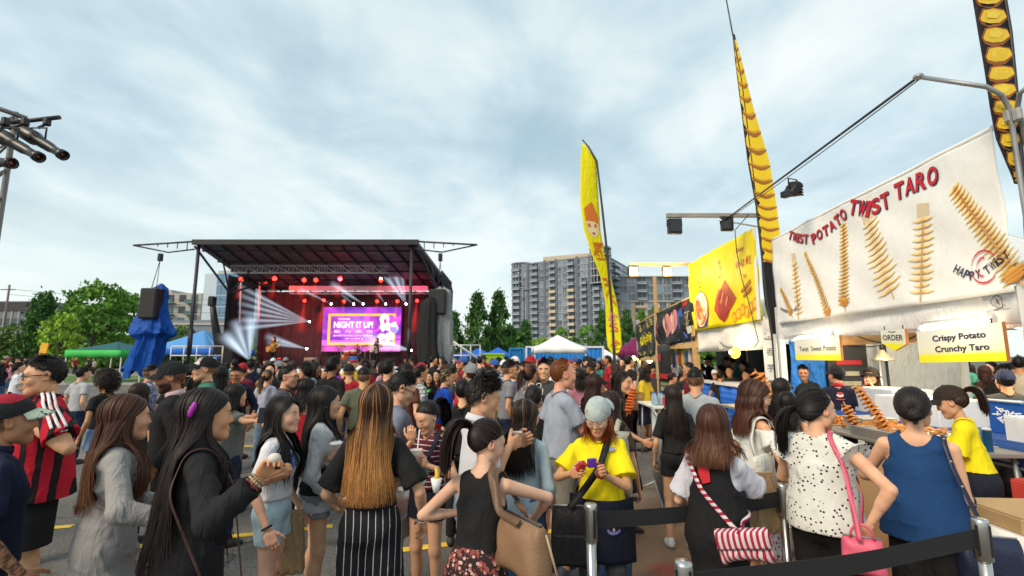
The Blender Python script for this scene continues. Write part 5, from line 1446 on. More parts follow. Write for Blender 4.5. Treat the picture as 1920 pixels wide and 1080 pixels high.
for nm,tx,cx,cy,w_,h_,bo_ in(('screen_title','NIGHT IT UP!',-.21,.20,1.0,.30,.035),('screen_characters','動  力  夜  市',-.21,-.10,.98,.13,0),('screen_line','MARKHAM CIVIC CENTRE • 101 TOWN CENTRE BLVD',-.21,-.29,1.0,.05,.02),('screen_line','JULY 15 • JULY 16',-.18,-.43,.46,.07,.02),('screen_line','POWER',-.45,.46,.30,.07,.02)):
 mb=MB();mb.col=(1,.97,1);text_on(mb,tx,f_,cx,cy,w=w_,h=h_,bold=bo_);mb.build(nm,scm,ls,True)
mb=MB();rr=random.Random(5)
for k in range(26):
 cx,cy=rr.uniform(.50,.88),rr.uniform(-.45,.62);r_=rr.uniform(.05,.13);mb.col=rr.choice([(.95,.92,.95),(.95,.55,.65),(.15,.25,.85),(.45,.06,.65),(.9,.85,.6),(.2,.6,.9),(.95,.9,.9)])
 n=rr.randint(5,8);mb.poly([((cx+r_*math.cos(a*6.283/n+k)*rr.uniform(.6,1.1))*hw,-.014-.0008*k,(cy+r_*1.8*math.sin(a*6.283/n+k)*rr.uniform(.6,1))*hh)for a in range(n)])
mb.col=(1,.98,.98);mb.poly([((.58+.11*math.cos(a)*(1+.25*math.sin(3*a)))*hw,-.04,(.34+.38*math.sin(a))*hh)for a in np.linspace(0,6.28,19)[:-1]])
mb.col=(.25,.05,.3);mb.poly([((.60+.04*math.cos(a))*hw,-.043,(.36+.12*math.sin(a))*hh)for a in np.linspace(0,6.28,9)[:-1]])
mb.build('screen_artwork',scm,ls,True)
# stage lamps: housing, yoke, glowing lens, and the beam they throw through the stage smoke
def glow(name,c,e):return mat(name,c,.4,emit=e,ecol=c)
def vol_mat(name,c,dens):
 key=('vol',name)
 if key in MATS:return MATS[key]
 m=bpy.data.materials.new(name);m.use_nodes=True;N=m.node_tree.nodes;L=m.node_tree.links
 N.remove(N['Principled BSDF']);e=N.new('ShaderNodeEmission');e.inputs[0].default_value=c+(1,);
 tc=N.new('ShaderNodeTexCoord');sp=N.new('ShaderNodeSeparateXYZ');L.new(tc.outputs['Object'],sp.inputs[0])
 mr=N.new('ShaderNodeMapRange');mr.inputs['From Min'].default_value=0;mr.inputs['From Max'].default_value=1;mr.inputs['To Min'].default_value=dens;mr.inputs['To Max'].default_value=dens*.05
 L.new(sp.outputs[2],mr.inputs[0])
 def M(op,a,b):
  q=N.new('ShaderNodeMath');q.operation=op;q.use_clamp=op=='SUBTRACT'
  for i,v in enumerate((a,b)):
   if isinstance(v,(int,float)):q.inputs[i].default_value=v
   else:L.new(v,q.inputs[i])
  return q.outputs[0]
 rr_=M('DIVIDE',M('SQRT',M('ADD',M('MULTIPLY',sp.outputs[0],sp.outputs[0]),M('MULTIPLY',sp.outputs[1],sp.outputs[1])),0.0),M('ADD',M('MULTIPLY',sp.outputs[2],.92),.08))
 L.new(M('MULTIPLY',mr.outputs[0],M('POWER',M('SUBTRACT',1.0,rr_),2.2)),e.inputs[1]);L.new(e.outputs[0],N['Material Output'].inputs['Volume']);MATS[key]=m;return m
beam_m=vol_mat('smoke lit white',(.66,.82,1.0),3.8);beamr_m=vol_mat('smoke lit red',(1.0,.05,.03),1.8)
def cone_mesh(n=14):
 mb=MB();mb.lathe([(.08,0),(1,1)],n=n);return mb.mesh('beam')
_bm={}
def beam(parent,d,L,r,m):
 if m.name not in _bm:me=cone_mesh();me.materials.append(m);_bm[m.name]=me
 o=bpy.data.objects.new('light_beam',_bm[m.name]);C.objects.link(o);o.parent=parent;o.rotation_euler=Vector(d).to_track_quat('Z','Y').to_euler();o.scale=(r,r,L);o['kind']='stuff'
 return o
def stage_lamp(u,v,Y,label,c,e,r=.12,beams=(),group='lamps hung in the stage',d=(0,-1,-.25),bm=None):
 p=W(u,v,Y);t=empty('stage_lamp',p,0,label,'stage lamp',group);d=Vector(d).normalized();q=d.to_track_quat('Z','Y').to_matrix()
 mb=MB();mb.lathe([(.001,-.34),(r*.8,-.32),(r,-.1),(r,.0),(r*.86,.0),(r*.84,-.05),(.001,-.06)],(0,0,0),14,q);mb.build('housing',blackm,t)
 mb=MB();mb.tube([(-r*1.2,0,.0),(-r*1.2,0,.24),(r*1.2,0,.24),(r*1.2,0,.0)],.02,6);mb.build('yoke',blackm,t)
 mb=MB();mb.lathe([(.001,.012),(r*.8,.0),(r*.8,-.04)],(0,0,0),14,q);mb.build('lens',glow('lamp lens',c,e),t)
 for(tu,tv,rad)in beams:
  e_=W(tu,tv,Y+.3);beam(t,e_-p,(e_-p).length,rad,bm or beam_m)
 return t
RED=(1.0,.035,.02)
for i,(u,v)in enumerate(((452,524),(515,522),(570,525),(592,525),(638,522),(714,525))):
 stage_lamp(u,v,27.8,'glowing red stage lamp %s of the front truss'%('under the left end','second from the left','left one of the close pair','right one of the close pair','right of the close pair','under the right end')[i],(1,.02,.012),5,.15,beams=((u-6,v+38,.42),),bm=beamr_m)
for i,(u,v)in enumerate(((571,564),(607,563),(645,565),(707,565),(745,565),(782,564))):
 stage_lamp(u,v,31,'glowing red stage lamp of the rear row, %s'%('outermost on the left','above the left edge of the video screen','above the left half of the video screen','above the right half of the video screen','above the right edge of the video screen','outermost on the right')[i],(1,.02,.012),4.5,.13,beams=((u-8,v+60,.6),),bm=beamr_m)
WH=(.85,.93,1.0)
for i,(u,v,Y,bs,lb)in enumerate(((580,603,30,[(447,536+16*k,.22)for k in range(6)],'white moving lamp left of the video screen fanning six beams to the left'),(575,654,29,[(498,630,.28),(500,642,.2)],'white lamp on the deck left of the video screen'),(468,676,28,[(420,625,.5),(440,600,.4),(470,590,.45)],'bright white floor lamp at the left of the stage shining upwards'),(621,570,30.5,[(560,540,.16)],'white lamp above the left edge of the video screen'),(663,570,30.5,[(640,552,.12)],'white lamp above the screen centre'),(681,570,30.5,[(620,530,.26)],'white lamp above the screen, right of centre'),(723,570,30.5,[(706,548,.12)],'white lamp near the right end of the screen top'),(761,570,30,[(715,505,.30),(735,500,.30),(752,505,.2)],'bright white lamp beside the right post fanning beams upwards'),(771,657,30,[(680,630,.45),(690,650,.3)],'white lamp right of the guitarist throwing a beam to the left'),(714,522,27.6,[],'small white lamp at the right end of the front truss'))):
 stage_lamp(u,v,Y,lb,WH,14,.075,[(a,b,r*1.5)for a,b,r in bs])
 # red and white light that those lamps throw on the backdrop
for x,y,z,tx,ty,tz,pw,cc in((-14,27.6,6.2,-15,33,3.6,620,RED),(-10,27.6,6.2,-11,33,4.4,620,(1,.06,.12)),(-6.5,27.6,6.2,-6,33,4,420,(1,.05,.16)),(-13.5,25.6,6.4,-12.5,29.5,1.2,260,(1,.3,.3)),(-9,25.6,6.4,-8.5,29.5,1.2,260,(1,.55,.45))):
 ld=bpy.data.lights.new('stage_spot','SPOT');ld.energy=pw;ld.color=cc;ld.spot_size=R(95);ld.spot_blend=.8;ld.shadow_soft_size=.1
 lo=bpy.data.objects.new('stage_spot',ld);C.objects.link(lo);lo.location=(x,y,z);lo.rotation_euler=(Vector((tx,ty,tz))-Vector((x,y,z))).to_track_quat('-Z','Y').to_euler()
 # flown loudspeakers with tarpaulins
def cloth_lathe(prof,c,n,folds,amp,seed,flat=.7):
 rg=random.Random(seed);ph=[rg.uniform(0,6)for _ in range(6)];mb=MB();c=Vector(c);vs=[];fs=[];fine=[]
 for i in range(len(prof)-1):
  for k in range(6):t=k/6;t=t*t*(3-2*t)*.5+t*.5;fine.append(tuple(a+(b-a)*t for a,b in zip(prof[i],prof[i+1])))
 fine.append(prof[-1]);m=len(fine);n*=2
 for i,(r,z,x,da)in enumerate(fine):
  q=i/(m-1)
  for j in range(n):
   a=2*math.pi*j/n
   fold=1-2*abs(math.sin(.5*(folds*a+ph[0]+1.6*math.sin(q*5+a*2))))**.7;f2=1-2*abs(math.sin(.5*((folds*2+1)*a+ph[1]+3*q)))**.8;cr=1-2*abs(math.sin(.5*(q*38+5*math.sin(a*3+ph[2])+a*4)))**.6;c2=math.sin(q*60+a*9+ph[3])*math.sin(a*17-q*31)
   f=1+amp*(.25+.75*q**.6)*(.62*fold+.30*f2)+.045*cr+.02*c2
   vs.append(c+Vector((x+r*f*math.cos(a+da),r*f*flat*math.sin(a+da),z+.05*math.sin(3*a+ph[4])+.22*q**3*math.sin(5*a+ph[5]))))
 for i in range(m-1):
  for j in range(n):a=i*n+j;b=i*n+(j+1)%n;fs.append((a,b,b+n,a+n))
 mb.add(vs,fs,True);return mb
def flown(u,vt,vb,Y,label,tarp_label,tarpm,prof,uh,vh,folds):
 p=W(u,(vt+vb)/2,Y);top=W(u,vt,Y);hgt=(W(u,vt,Y)-W(u,vb,Y)).z;wd=32/FPX*Y
 t=empty('loudspeaker',p,0,label,'loudspeaker','flown loudspeakers')
 mb=MB();mb.box((0,0,0),(wd,.6,hgt),bev=.05);mb.build('cabinet',blackm,t);mb=MB();mb.box((0,-.31,0),(wd*.86,.03,hgt*.9),bev=.012);mb.build('grille',mat('speaker grille',(.03,.03,.032),.8,bump=.5,bscale=200),t)
 h=W(uh,vh,Y);mb=MB();mb.tube([top-p,h-p+Vector((0,0,-.5))],.02,6);mb.tube([top-p+Vector((.25,0,0)),h-p+Vector((0,0,-.6))],.015,6);mb.build('hoist_cable',steeld,t)
 mb=MB();mb.box(h-p+Vector((0,0,-.35)),(.2,.2,.4),bev=.03);mb.build('chain_hoist',blackm,t)
 mb=cloth_lathe(prof,(0,.35,0),48,folds,.32,int(u),.62)
 o=mb.build('tarpaulin',tarpm);o.location=p;tag(o,tarp_label,'tarpaulin')
tarpb=cloth((.006,.075,.38),name='blue tarp',rough=.42,wr=1.6,var=.2);tarps=cloth((.30,.31,.32),name='silver tarp',rough=.4,wr=1.4,var=.15)
flown(284,541,598,24.3,'black loudspeaker hung at the left front of the stage','bright blue tarpaulin draped below the left loudspeaker',tarpb,[(.05,1.05,.15,0),(.40,.8,.1,0),(.55,.2,.0,.1),(.72,-.5,-.05,.15),(1.05,-1.25,-.05,.2),(1.12,-1.5,-.03,.2),(.72,-1.68,-.10,.3),(.74,-2.5,-.28,.35),(.86,-3.5,-.5,.4)],302,470,7)
flown(821,543,590,24.3,'black loudspeaker hung at the right front of the stage','silver tarpaulin hanging behind the right loudspeaker',tarps,[(.1,.8,.1,0),(.5,.6,.1,0),(.62,-.3,.1,.1),(.75,-1.3,.1,.2),(.7,-2.2,.15,.2),(.5,-3.1,.2,.3)],826,470,5)
o=cloth_lathe([(.2,.6,0,0),(.42,.3,-.1,0),(.5,-1,-.15,.1),(.55,-2.3,-.1,.2),(.45,-3.6,0,.3)],(0,0,0),32,5,.2,9,.5).build('tarpaulin',black);o.location=W(808,580,24.0);tag(o,'black sheet hanging in front of the silver tarpaulin','tarpaulin')
# lifting boom at the left of the stage
lb=empty('boom_lift',W(395,690,29),0,'black folded boom standing in the smoke at the left of the stage','boom')
mb=MB();z=lambda u,v:W(u,v,29)-W(395,690,29)
mb.tube([z(398,562),z(402,600),z(418,690)],[.14,.2,.3],8);mb.build('arm',blackm,lb);mb=MB();mb.box(z(398,565),(.35,.4,.6),bev=.05);mb.build('head',blackm,lb);mb=MB();mb.box(z(425,660),(1.2,.8,2.2),bev=.06);mb.build('base',black,lb)
# monitors, amps, barrier panels on the deck
def wedge(u,Y,label):
 p=W(u,690,Y);t=empty('stage_monitor',(p.x,Y,DECK),0,label,'stage monitor','monitors on the stage');mb=MB()
 mb.poly([(-.4,-.3,0),(-.4,.3,0),(-.4,.3,.42),(-.4,-.05,.42),(-.4,-.3,.14)],(.8,0,0));mb.build('cabinet',blackm,t)
 mb=MB();mb.poly([(-.34,-.20,.255),(.34,-.20,.255),(.34,-.075,.40),(-.34,-.075,.40)],(0,-.012,.01));mb.build('grille',mat('speaker grille',(.03,.03,.032),.8),t)
for u,lb_ in((585,'black wedge monitor at the front left of the stage'),(690,'black wedge monitor before the drummer'),(512,'black wedge monitor before the left guitarist'),(640,'black wedge monitor at the stage centre')):wedge(u,25.9,lb_)
for u,lb_,c in((583,'small beige amplifier on a monitor',(.3,.2,.14)),(532,'black amplifier with red lights behind the left guitarist',(.02,.02,.02))):
 p=W(u,680,28 if c[0]<.1 else 26.6);t=empty('amplifier',(p.x,p.y,DECK),0,lb_,'amplifier');mb=MB();mb.box((0,0,.28),(.65,.35,.56),bev=.02);mb.build('cabinet',mat('amp',c,.7),t);mb=MB();mb.box((0,-.18,.26),(.56,.02,.36));mb.build('grille_cloth',mat('ampcloth',(c[0]*1.5,c[1]*1.5,c[2]*1.5),.9),t)
 if c[0]<.1:
  for x in(-.2,.2):mb=MB();mb.box((x,-.2,.48),(.12,.02,.06));mb.build('red_light',glow('red led',RED,6),t)
for i in range(9):
 x=XLb+1.4+i*1.35;t=empty('barrier_panel',(x,YB-1.1,DECK),0,'dark crowd barrier panel behind the band, %s from the left'%('first','second','third','fourth','fifth','sixth','seventh','eighth','ninth')[i],'barrier','barrier panels behind the band')
 mb=MB();mb.tube([(-.6,0,0),(-.6,0,1.25),(.6,0,1.25),(.6,0,0)],.03,6);mb.build('frame',steeld,t);mb=MB()
 for k in range(9):mb.tube([(-.5+k*.125,0,.12),(-.5+k*.125,0,1.24)],.012,4)
 tag(mb.build('bars',steeld,t),kind='stuff')
 # drum kit
dk=empty('drum_kit',(W(668,690,29.6).x,29.6,DECK),0,'orange drum kit with cymbals on the stage','drum kit')
dr=mat('orange drum shell',(.62,.13,.03),.3,var=.15);dh=mat('drum head',(.6,.55,.5),.5);cy=mat('cymbal brass',(.6,.42,.12),.3,.9)
def drum(c,r,L,ax):
 M=Vector(ax).to_track_quat('Z','Y').to_matrix();mb=MB();mb.lathe([(r,-L/2),(r,L/2)],c,20,M);mb.build('drum_shell',dr,dk)
 mb=MB();mb.lathe([(.001,L/2+.004),(r*.96,L/2+.004),(r*1.05,L/2),(r*1.05,L/2-.04),(r,L/2-.04)],c,20,M);mb.build('drum_head',dh if r<.25 else mat('bass head',(.10,.06,.05),.5),dk)
drum((-.25,-.5,.32),.32,.4,(0,-1,0));drum((.15,-.3,.32),.30,.42,(.5,-1,0));drum((-.5,-.35,.85),.18,.2,(0,-.3,1));drum((-.1,-.35,.88),.17,.2,(.1,-.3,1));drum((-.75,.1,.55),.22,.35,(0,0,1))
for c in((-.85,-.3,1.25),(.55,-.2,1.3),(.75,.2,1.0)):
 mb=MB();mb.lathe([(.001,.02),(.24,-.02),(.24,-.03),(.001,.01)],c,20,Matrix.Rotation(.25,3,'X'));mb.build('cymbal',cy,dk);mb=MB();mb.tube([(c[0],c[1],0),c],.015,6);mb.build('cymbal_stand',steel,dk)
 # ------------------------------------------------------------------ lighting mast at the far left
mp=W(-58,420,4.6);mt=empty('light_mast',(mp.x,mp.y,0),0,'grey truss mast carrying lamps at the left edge','lighting mast');mo=-Vector((mp.x,mp.y,0))
zt=W(22,282,4.6)
tw_=truss((0,0,0),(.0,.01,4.25),.28,.28,14,.024)
mb=MB()
for i in(-.14,.14):
 for j in(-.14,.14):mb.tube([(i,j,0),(i,j,4.3)],.025,8)
for k in range(14):
 z0=.2+k*.29
 for j in(-.14,.14):mb.tube([(-.14,j,z0),(.14,j,z0+.29)],.012,5);mb.tube([(j,-.14,z0),(j,.14,z0+.29)],.012,5)
mb.build('mast',mat('dull grey truss',(.20,.20,.19),.6,.2),mt)
a=W(-60,185,4.5)+mo;b=W(50,222,4.6)+mo;c=W(112,220,4.6)+mo
mb=MB();mb.tube([W(0,232,4.6)+mo,c],.021,10);mb.build('cross_pipe',steeld,mt);mb=MB();mb.tube([W(-40,190,4.4)+mo,b],.024,8);mb.tube([W(-40,215,4.4)+mo,W(20,240,4.5)+mo],.024,8);mb.build('brace',mat('dull grey truss',(.20,.20,.19),.6,.2),mt)
def profile_lamp(u0,v0,u1,v1,Y,uc,label):
 a=W(u0,v0,Y);b=W(u1,v1,Y-.1);t=empty('profile_lamp',(a+b)/2,0,label,'stage lamp','lamps on the left mast');d=b-a;L=d.length;o=-(a+b)/2;q=d.normalized().to_track_quat('Z','Y').to_matrix()
 mb=MB();r=.055;mb.lathe([(.001,-.02),(r*1.05,0),(r*1.25,L*.05),(r*1.3,L*.35),(r*.95,L*.42),(r*.9,L*.7),(r*.75,L*.75),(r*.72,L*.9),(r*.95,L*.93),(r*.95,L),(r*.7,L),(r*.7,L*.96),(.001,L*.95)],a+o,14,q)
 for k in range(4):mb.box((a+d*(.12+.06*k))+o,(r*2.75,.01,r*2.75),rot=d.to_track_quat('Z','Y'))
 mb.build('body',mat('lamp black',(.014,.014,.017),.38,spec=.5),t)
 mb=MB();mb.lathe([(r*.66,L*.962),(.001,L*.965)],a+o,12,q);mb.build('lens',mat('amber lens',(.16,.05,.015),.15,spec=.7),t)
 mb=MB();top=W(uc,232,Y)+o;m_=a+d*.38+o;s_=Vector((.085,0,0));mb.tube([m_-s_,m_-s_+Vector((0,0,.12)),m_+s_+Vector((0,0,.12)),m_+s_],.009,6);mb.tube([m_+Vector((0,0,.12)),top],.014,6);mb.build('yoke',blackm,t)
 mb=MB();mb.box(top+Vector((0,0,.02)),(.05,.06,.08),bev=.01);mb.build('clamp',blackm,t)
profile_lamp(38,243,120,292,4.6,88,'black profile lamp on the end of the left mast pipe')
profile_lamp(-20,243,75,296,4.45,47,'black profile lamp nearer the mast, behind the end one')
profile_lamp(-70,300,24,306,4.3,10,'black lamp hanging lower on the left mast')
# ------------------------------------------------------------------ the food stalls on the right
SX=4.5
vinyl=cloth((.86,.86,.83),name='white vinyl',rough=.5,wr=.16,var=.03);tentw=cloth((.72,.72,.71),name='tent fabric',rough=.6,wr=.6,var=.04)
printm=vcol_mat('printed ink',rough=.55,bump=.0,var=.05);wood=mat('raw timber',(.50,.33,.15),.75,var=.2,scale=4,bump=.2,stretch=(1,1,6));pipe=mat('tent pipe',(.55,.56,.57),.35,.7);card=mat('cardboard',(.42,.27,.13),.85,var=.08)
tubem=mat('fluorescent tube',(1,.93,.74),.4,emit=5,ecol=(1,.88,.62));yel=mat('sign yellow',(.80,.72,.01),.5,var=.04);ink=mat('sign ink',(.012,.012,.05),.5)
def wall_fn(ya,yb,zla,zlb,zra,zrb,x=SX,amp=.012,seed=0,lean=0.0):
 "surface in the plane X = x: s from the far end to the near end in metres-like unit, t from bottom to top (both 0..1)"
 def fn(s,t,o=0.0):
  y=ya+(yb-ya)*s;z0=zla+(zra-zla)*s;z1=zlb+(zrb-zlb)*s;z=z0+(z1-z0)*t
  w=amp*(math.sin(s*23+t*4+seed)*.5+math.sin(s*9-t*7+seed*2)+.6*math.sin(t*15+s*31+seed))
  return Vector((x-o+w+lean*t,y,z))
 return fn
a,b,c,d=WX(1462,446,SX),WX(1452,609,SX),WX(1884,233,SX),WX(1921,546,SX)
YA,YN=(a.y+b.y)/2,(c.y+d.y)/2+.05
zLb,zLt=WX(960+SX*FPX/YA,609,SX).z,WX(960+SX*FPX/YA,446,SX).z
BL,BT=b.z,a.z
BRb,BRt=d.z,c.z
YLb,YRb=b.y,d.y
hb=wall_fn(YA,YN,BL,BT,BRb,BRt,SX-.05,.010,1)
LB=abs(YA-YN);HB=((BT-BL)+(BRt-BRb))/2
tent=empty('food_tent',(SX,YN,0),0,'white food tent of the twist potato stall at the right','food tent','food tents')
def trel(v):return Vector(v)-Vector((SX,YN,0))
TD=3.0
for x,y in((SX,YA+.02),(SX+TD,YA+.02),(SX,YN-.05),(SX+TD,YN-.05)):
 mb=MB();mb.box(trel((x,y,1.3)),(.09,.09,2.6));mb.build('leg',mat('leg paint',(.66,.66,.65),.4),tent)
mb=MB()
for k in range(4):
 P4=[(SX,YA),(SX+TD,YA),(SX+TD,YN),(SX,YN)];p0,p1=P4[k],P4[(k+1)%4];pk=(SX+TD/2,(YA+YN)/2,3.5)
 mb.grid(lambda u,v:trel(Vector((p0[0]+(p1[0]-p0[0])*u,p0[1]+(p1[1]-p0[1])*u,2.42)).lerp(Vector(pk),v)-Vector((0,0,.25*math.sin(v*3.14)*.6))),8,8,thick=.006)
mb.build('roof',tentw,tent)
mb=MB();vf=wall_fn(YA,YN,2.06,BL+.06,2.03,BRb+.06,SX+.02,.018,4)
mb.grid(lambda u,v:trel(vf(u,v)),60,5,thick=.006);mb.build('valance',tentw,tent)
for nm,y in(('side_wall',YA+.06),):
 mb=MB();mb.grid(lambda u,v:trel((SX+.75+(TD-.75)*u,y+.05*math.sin(u*14)*math.sin(v*5)+.03*math.sin(v*9+u*5),.02+2.36*v)),36,16,thick=.006);mb.build(nm,cloth((.52,.55,.58),name='side wall',rough=.55,wr=.9),tent)
for(p0,p1,r)in(((SX+.06,YA,2.10),(SX+.06,YN,2.08),.03),((SX+TD,YA,2.2),(SX+TD,YN,2.2),.03),((SX,YA,2.2),(SX+TD,YA,2.2),.03),((SX+1.5,YA,2.25),(SX+1.5,YN,2.25),.025)):
 mb=MB();mb.tube([trel(p0),trel(p1)],r,8);mb.build('crossbar',pipe,tent)
for y in(6.9,5.9):
 mb=MB();mb.box(trel((SX+.16,y,2.0)),(.05,1.0,.13));mb.build('timber_batten',wood,tent)
mb=MB();mb.tube([trel((SX+1.55,YA-.06,0)),trel((SX+1.55,YA-.06,2.2))],.03,8);mb.build('inner_pole',pipe,tent)
mb=MB();mb.tube([trel((SX+1.68,YA-.06,0)),trel((SX+1.66,YA-.06,2.2))],.02,8);mb.build('inner_pole',blackm,tent)
# main banner
bn=empty('stall_banner',(SX-.05,YN,2.4),0,'big white banner with fried potato spirals reading TWIST POTATO TWIST TARO','banner','stall banners')
bo=Vector((SX-.05,YN,2.4))
H_=lambda s,t,o=0:hb(s,t,o)-bo
mb=MB();mb.grid(lambda u,v:H_(u,v),90,30,thick=.004);mb.build('cloth',vinyl,bn)
mb=MB();mb.tube([H_(k/20,1.0,-.02)for k in range(21)],.03,8);mb.build('hem',vinyl,bn)
OR,BR_,YE=(.58,.24,.03),(.30,.085,.012),(.80,.52,.09)
def potato(mb,fn,p0,p1,w0,w1,n,kx,ky,spread=1.0,taro=False):
 "printed spiral potato on a stick from p0 to p1 (metres on the sheet); kx, ky turn metres into s, t"
 d=Vector((p1[0]-p0[0],p1[1]-p0[1]));L_=d.length;d=d/L_;nn=Vector((-d.y,d.x));put=lambda q,o:fn(q.x*kx,q.y*ky,o);P0=Vector(p0);st=L_/n
 def quad(pts,cols,o):
  b0=len(mb.v)
  for q,cc in zip(pts,cols):mb.v.append(tuple(put(q,o)));mb.c.append(cc)
  mb.f.append(tuple(range(b0,b0+len(pts))));mb.sm.append(False);mb.mi.append(0)
 core=(.50,.20,.04)if not taro else(.55,.32,.13)
 quad([P0-d*.08+nn*.010,P0-d*.08-nn*.010,Vector(p1)-nn*.007,Vector(p1)+nn*.007],[(.62,.42,.20)]*2+[core]*2,.006)
 rr_=random.Random(int(p0[0]*100))
 for i in range(n):
  t=(i+.5)/n;c_=P0+d*L_*t;w=(w0+(w1-w0)*t)*rr_.uniform(1.05,1.3);h=st*.40*spread
  edge,mid,tip=((.62,.19,.015),(.95,.58,.10),(1.0,.84,.36))if not taro else((.70,.40,.12),(.94,.70,.32),(.98,.82,.50))
  k=1-.35*(1-t)if not taro else 1
  edge,mid,tip=[tuple(x*k for x in q)for q in(edge,mid,tip)]
  for sg,rise in((1,-.30),(-1,.42)):
   ww=w*(1.0 if sg>0 else .92)*(rr_.uniform(.75,1.15)if taro else 1);tp=c_+nn*sg*ww+d*(rise*st*(1.1 if not taro else .7))
   m1=c_.lerp(tp,.45)
   quad([c_-d*h*.9,m1-d*h*.95,tp,m1+d*h*.75,c_+d*h*.8],[edge,mid,tip,tip,mid],.008+.0007*(i%3))
   quad([c_-d*h*.9,m1-d*h*.95,tp,m1-d*h*.55,c_-d*h*.25],[edge,edge,mid,mid,edge],.011+.0007*(i%3))
 if not taro:
  for j in range(3):c_=P0+d*(.01+.03*j);w=w0*(.75+.12*j);quad([c_-nn*w,c_-d*.035,c_+nn*w,c_+d*.04],[(.62,.28,.05),(.45,.13,.02),(.66,.32,.06),(.72,.42,.08)],.014+.001*j)
 else:c_=P0+d*L_*1.0;quad([c_-nn*w1*.62-d*.02,c_+nn*w1*.62-d*.02,c_+nn*w1*.66+d*.14,c_-nn*w1*.60+d*.13],[(.70,.58,.38)]*4,.008)
kx,ky=1/LB,1/HB
def bpos(u,v):
 "banner coordinates in metres of a photo pixel"
 q=WX(u,v,SX-.05);s=(q.y-YA)/(YN-YA);z0=BL+(BRb-BL)*s;z1=BT+(BRt-BT)*s
 return(s*LB,(q.z-z0)/(z1-z0)*HB)
for(u0,v0,u1,v1,w0,w1,n,taro)in((1484,588,1464,540,.075,.05,10,False),(1498,590,1490,490,.10,.08,12,True),(1556,590,1510,472,.085,.045,20,False),(1586,572,1580,418,.105,.075,22,False),(1672,548,1630,412,.20,.15,13,True),(1727,552,1733,405,.14,.13,12,True),(1912,522,1790,350,.145,.075,22,False)):
 mb=MB();potato(mb,H_,bpos(u0,v0),bpos(u1,v1),w0,w1,n,kx,ky,1.0,taro);mb.build('printed_potato',printm,bn,True)
def arc_text(txt,pts_uv,h,colr,sh,name,bold=.03,fn=H_,pos=bpos,kx=kx,ky=ky):
 P=[Vector(pos(*q))for q in pts_uv];seg=[(P[i+1]-P[i]).length for i in range(len(P)-1)];tot=sum(seg);chars=[ch for ch in txt];mb=MB()
 adv=[.55 if ch==' ' else(.45 if ch=='I' else 1.0)for ch in chars];S_=sum(adv);x=0;wch=tot/S_
 for ch,ad in zip(chars,adv):
  d_=(x+ad/2)*wch;x+=ad
  if ch==' ':continue
  j=0
  while j<len(seg)-1 and d_>seg[j]:d_-=seg[j];j+=1
  c_=P[j].lerp(P[j+1],min(1,d_/seg[j]));dr_=(P[j+1]-P[j]).normalized();rot=math.atan2(dr_.y,dr_.x)
  hh_=h(x/S_)if callable(h)else h
  for(o,cc,dx)in((.009,sh,.012),(.012,colr,0)):
   if cc is None:continue
   mb.col=cc;f2=lambda X_,Y_:fn(X_*kx,Y_*ky,o)
   text_on(mb,ch,f2,c_.x+dx,c_.y-dx,w=wch*ad*.88,h=hh_,bold=bold,rot=rot)
 return mb.build(name,printm,bn,True)
arc_text('TWIST POTATO',[(1478,440),(1500,447),(1525,449),(1550,432),(1588,397)],lambda t:.14+.02*t,(.55,.012,.02),(.01,.02,.10),'printed_lettering')
arc_text('TWIST',[(1594,388),(1630,392),(1668,372)],.20,(.55,.012,.02),(.01,.02,.10),'printed_lettering')
arc_text('TARO',[(1676,362),(1712,345),(1762,325)],.20,(.55,.012,.02),(.01,.02,.10),'printed_lettering')
arc_text('HAPPY TWIST',[(1790,502),(1820,518),(1848,510),(1872,490),(1895,474)],.085,(.012,.012,.05),None,'printed_logo',.015)
arc_text('HAPPY TWIST',[(1464,578),(1478,586),(1490,582),(1499,570)],.055,(.012,.012,.05),None,'printed_logo',.015)
mb=MB();mb.col=(.6,.02,.04);c_=Vector(bpos(1847,500))
for r0,a0,a1 in((.13,.6,5.6),(.075,1.4,4.6)):
 P=[(c_.x+r0*math.cos(a),c_.y+r0*1.15*math.sin(a))for a in np.linspace(a0,a1,16)]
 for k in range(15):
  q0,q1=P[k],P[k+1];n_=.008
  mb.add([H_(q0[0]*kx,(q0[1]-n_)*ky,.014),H_(q1[0]*kx,(q1[1]-n_)*ky,.014),H_(q1[0]*kx,(q1[1]+n_)*ky,.014),H_(q0[0]*kx,(q0[1]+n_)*ky,.014)],[(0,1,2,3)])
mb.build('printed_swirl',printm,bn,True)
# maker's patch on the valance
mb=MB();mb.grid(lambda u,v:trel(vf(.905+.085*u,.12+.72*v,.012)),3,2,thick=.003);mb.build('fabric_patch',mat('patch',(.60,.60,.60),.6),tent)
mb=MB();mb.col=(.03,.03,.04);f2=lambda x,y:trel(vf(x,y,.018));text_on(mb,'A',f2,.945,.66,h=.16,w=.012);text_on(mb,'ABCargos',f2,.945,.46,w=.042,h=.08,bold=.01)
mb.col=(.4,.08,.08);text_on(mb,'FOR A DIFFERENT EXPERIENCE',f2,.945,.35,w=.075,h=.04);mb.col=(.1,.1,.12);text_on(mb,'TENTS  www  BANNERS',f2,.945,.25,w=.065,h=.04)
for k in range(20):
 a0,a1=k*.314,(k+1)*.314;mb.add([f2(.945+.014*math.cos(a0),.66+.17*math.sin(a0)),f2(.945+.014*math.cos(a1),.66+.17*math.sin(a1)),f2(.945+.012*math.cos(a1),.66+.145*math.sin(a1)),f2(.945+.012*math.cos(a0),.66+.145*math.sin(a0))],[(0,1,2,3)])
mb.build('patch_print',printm,tent,True)
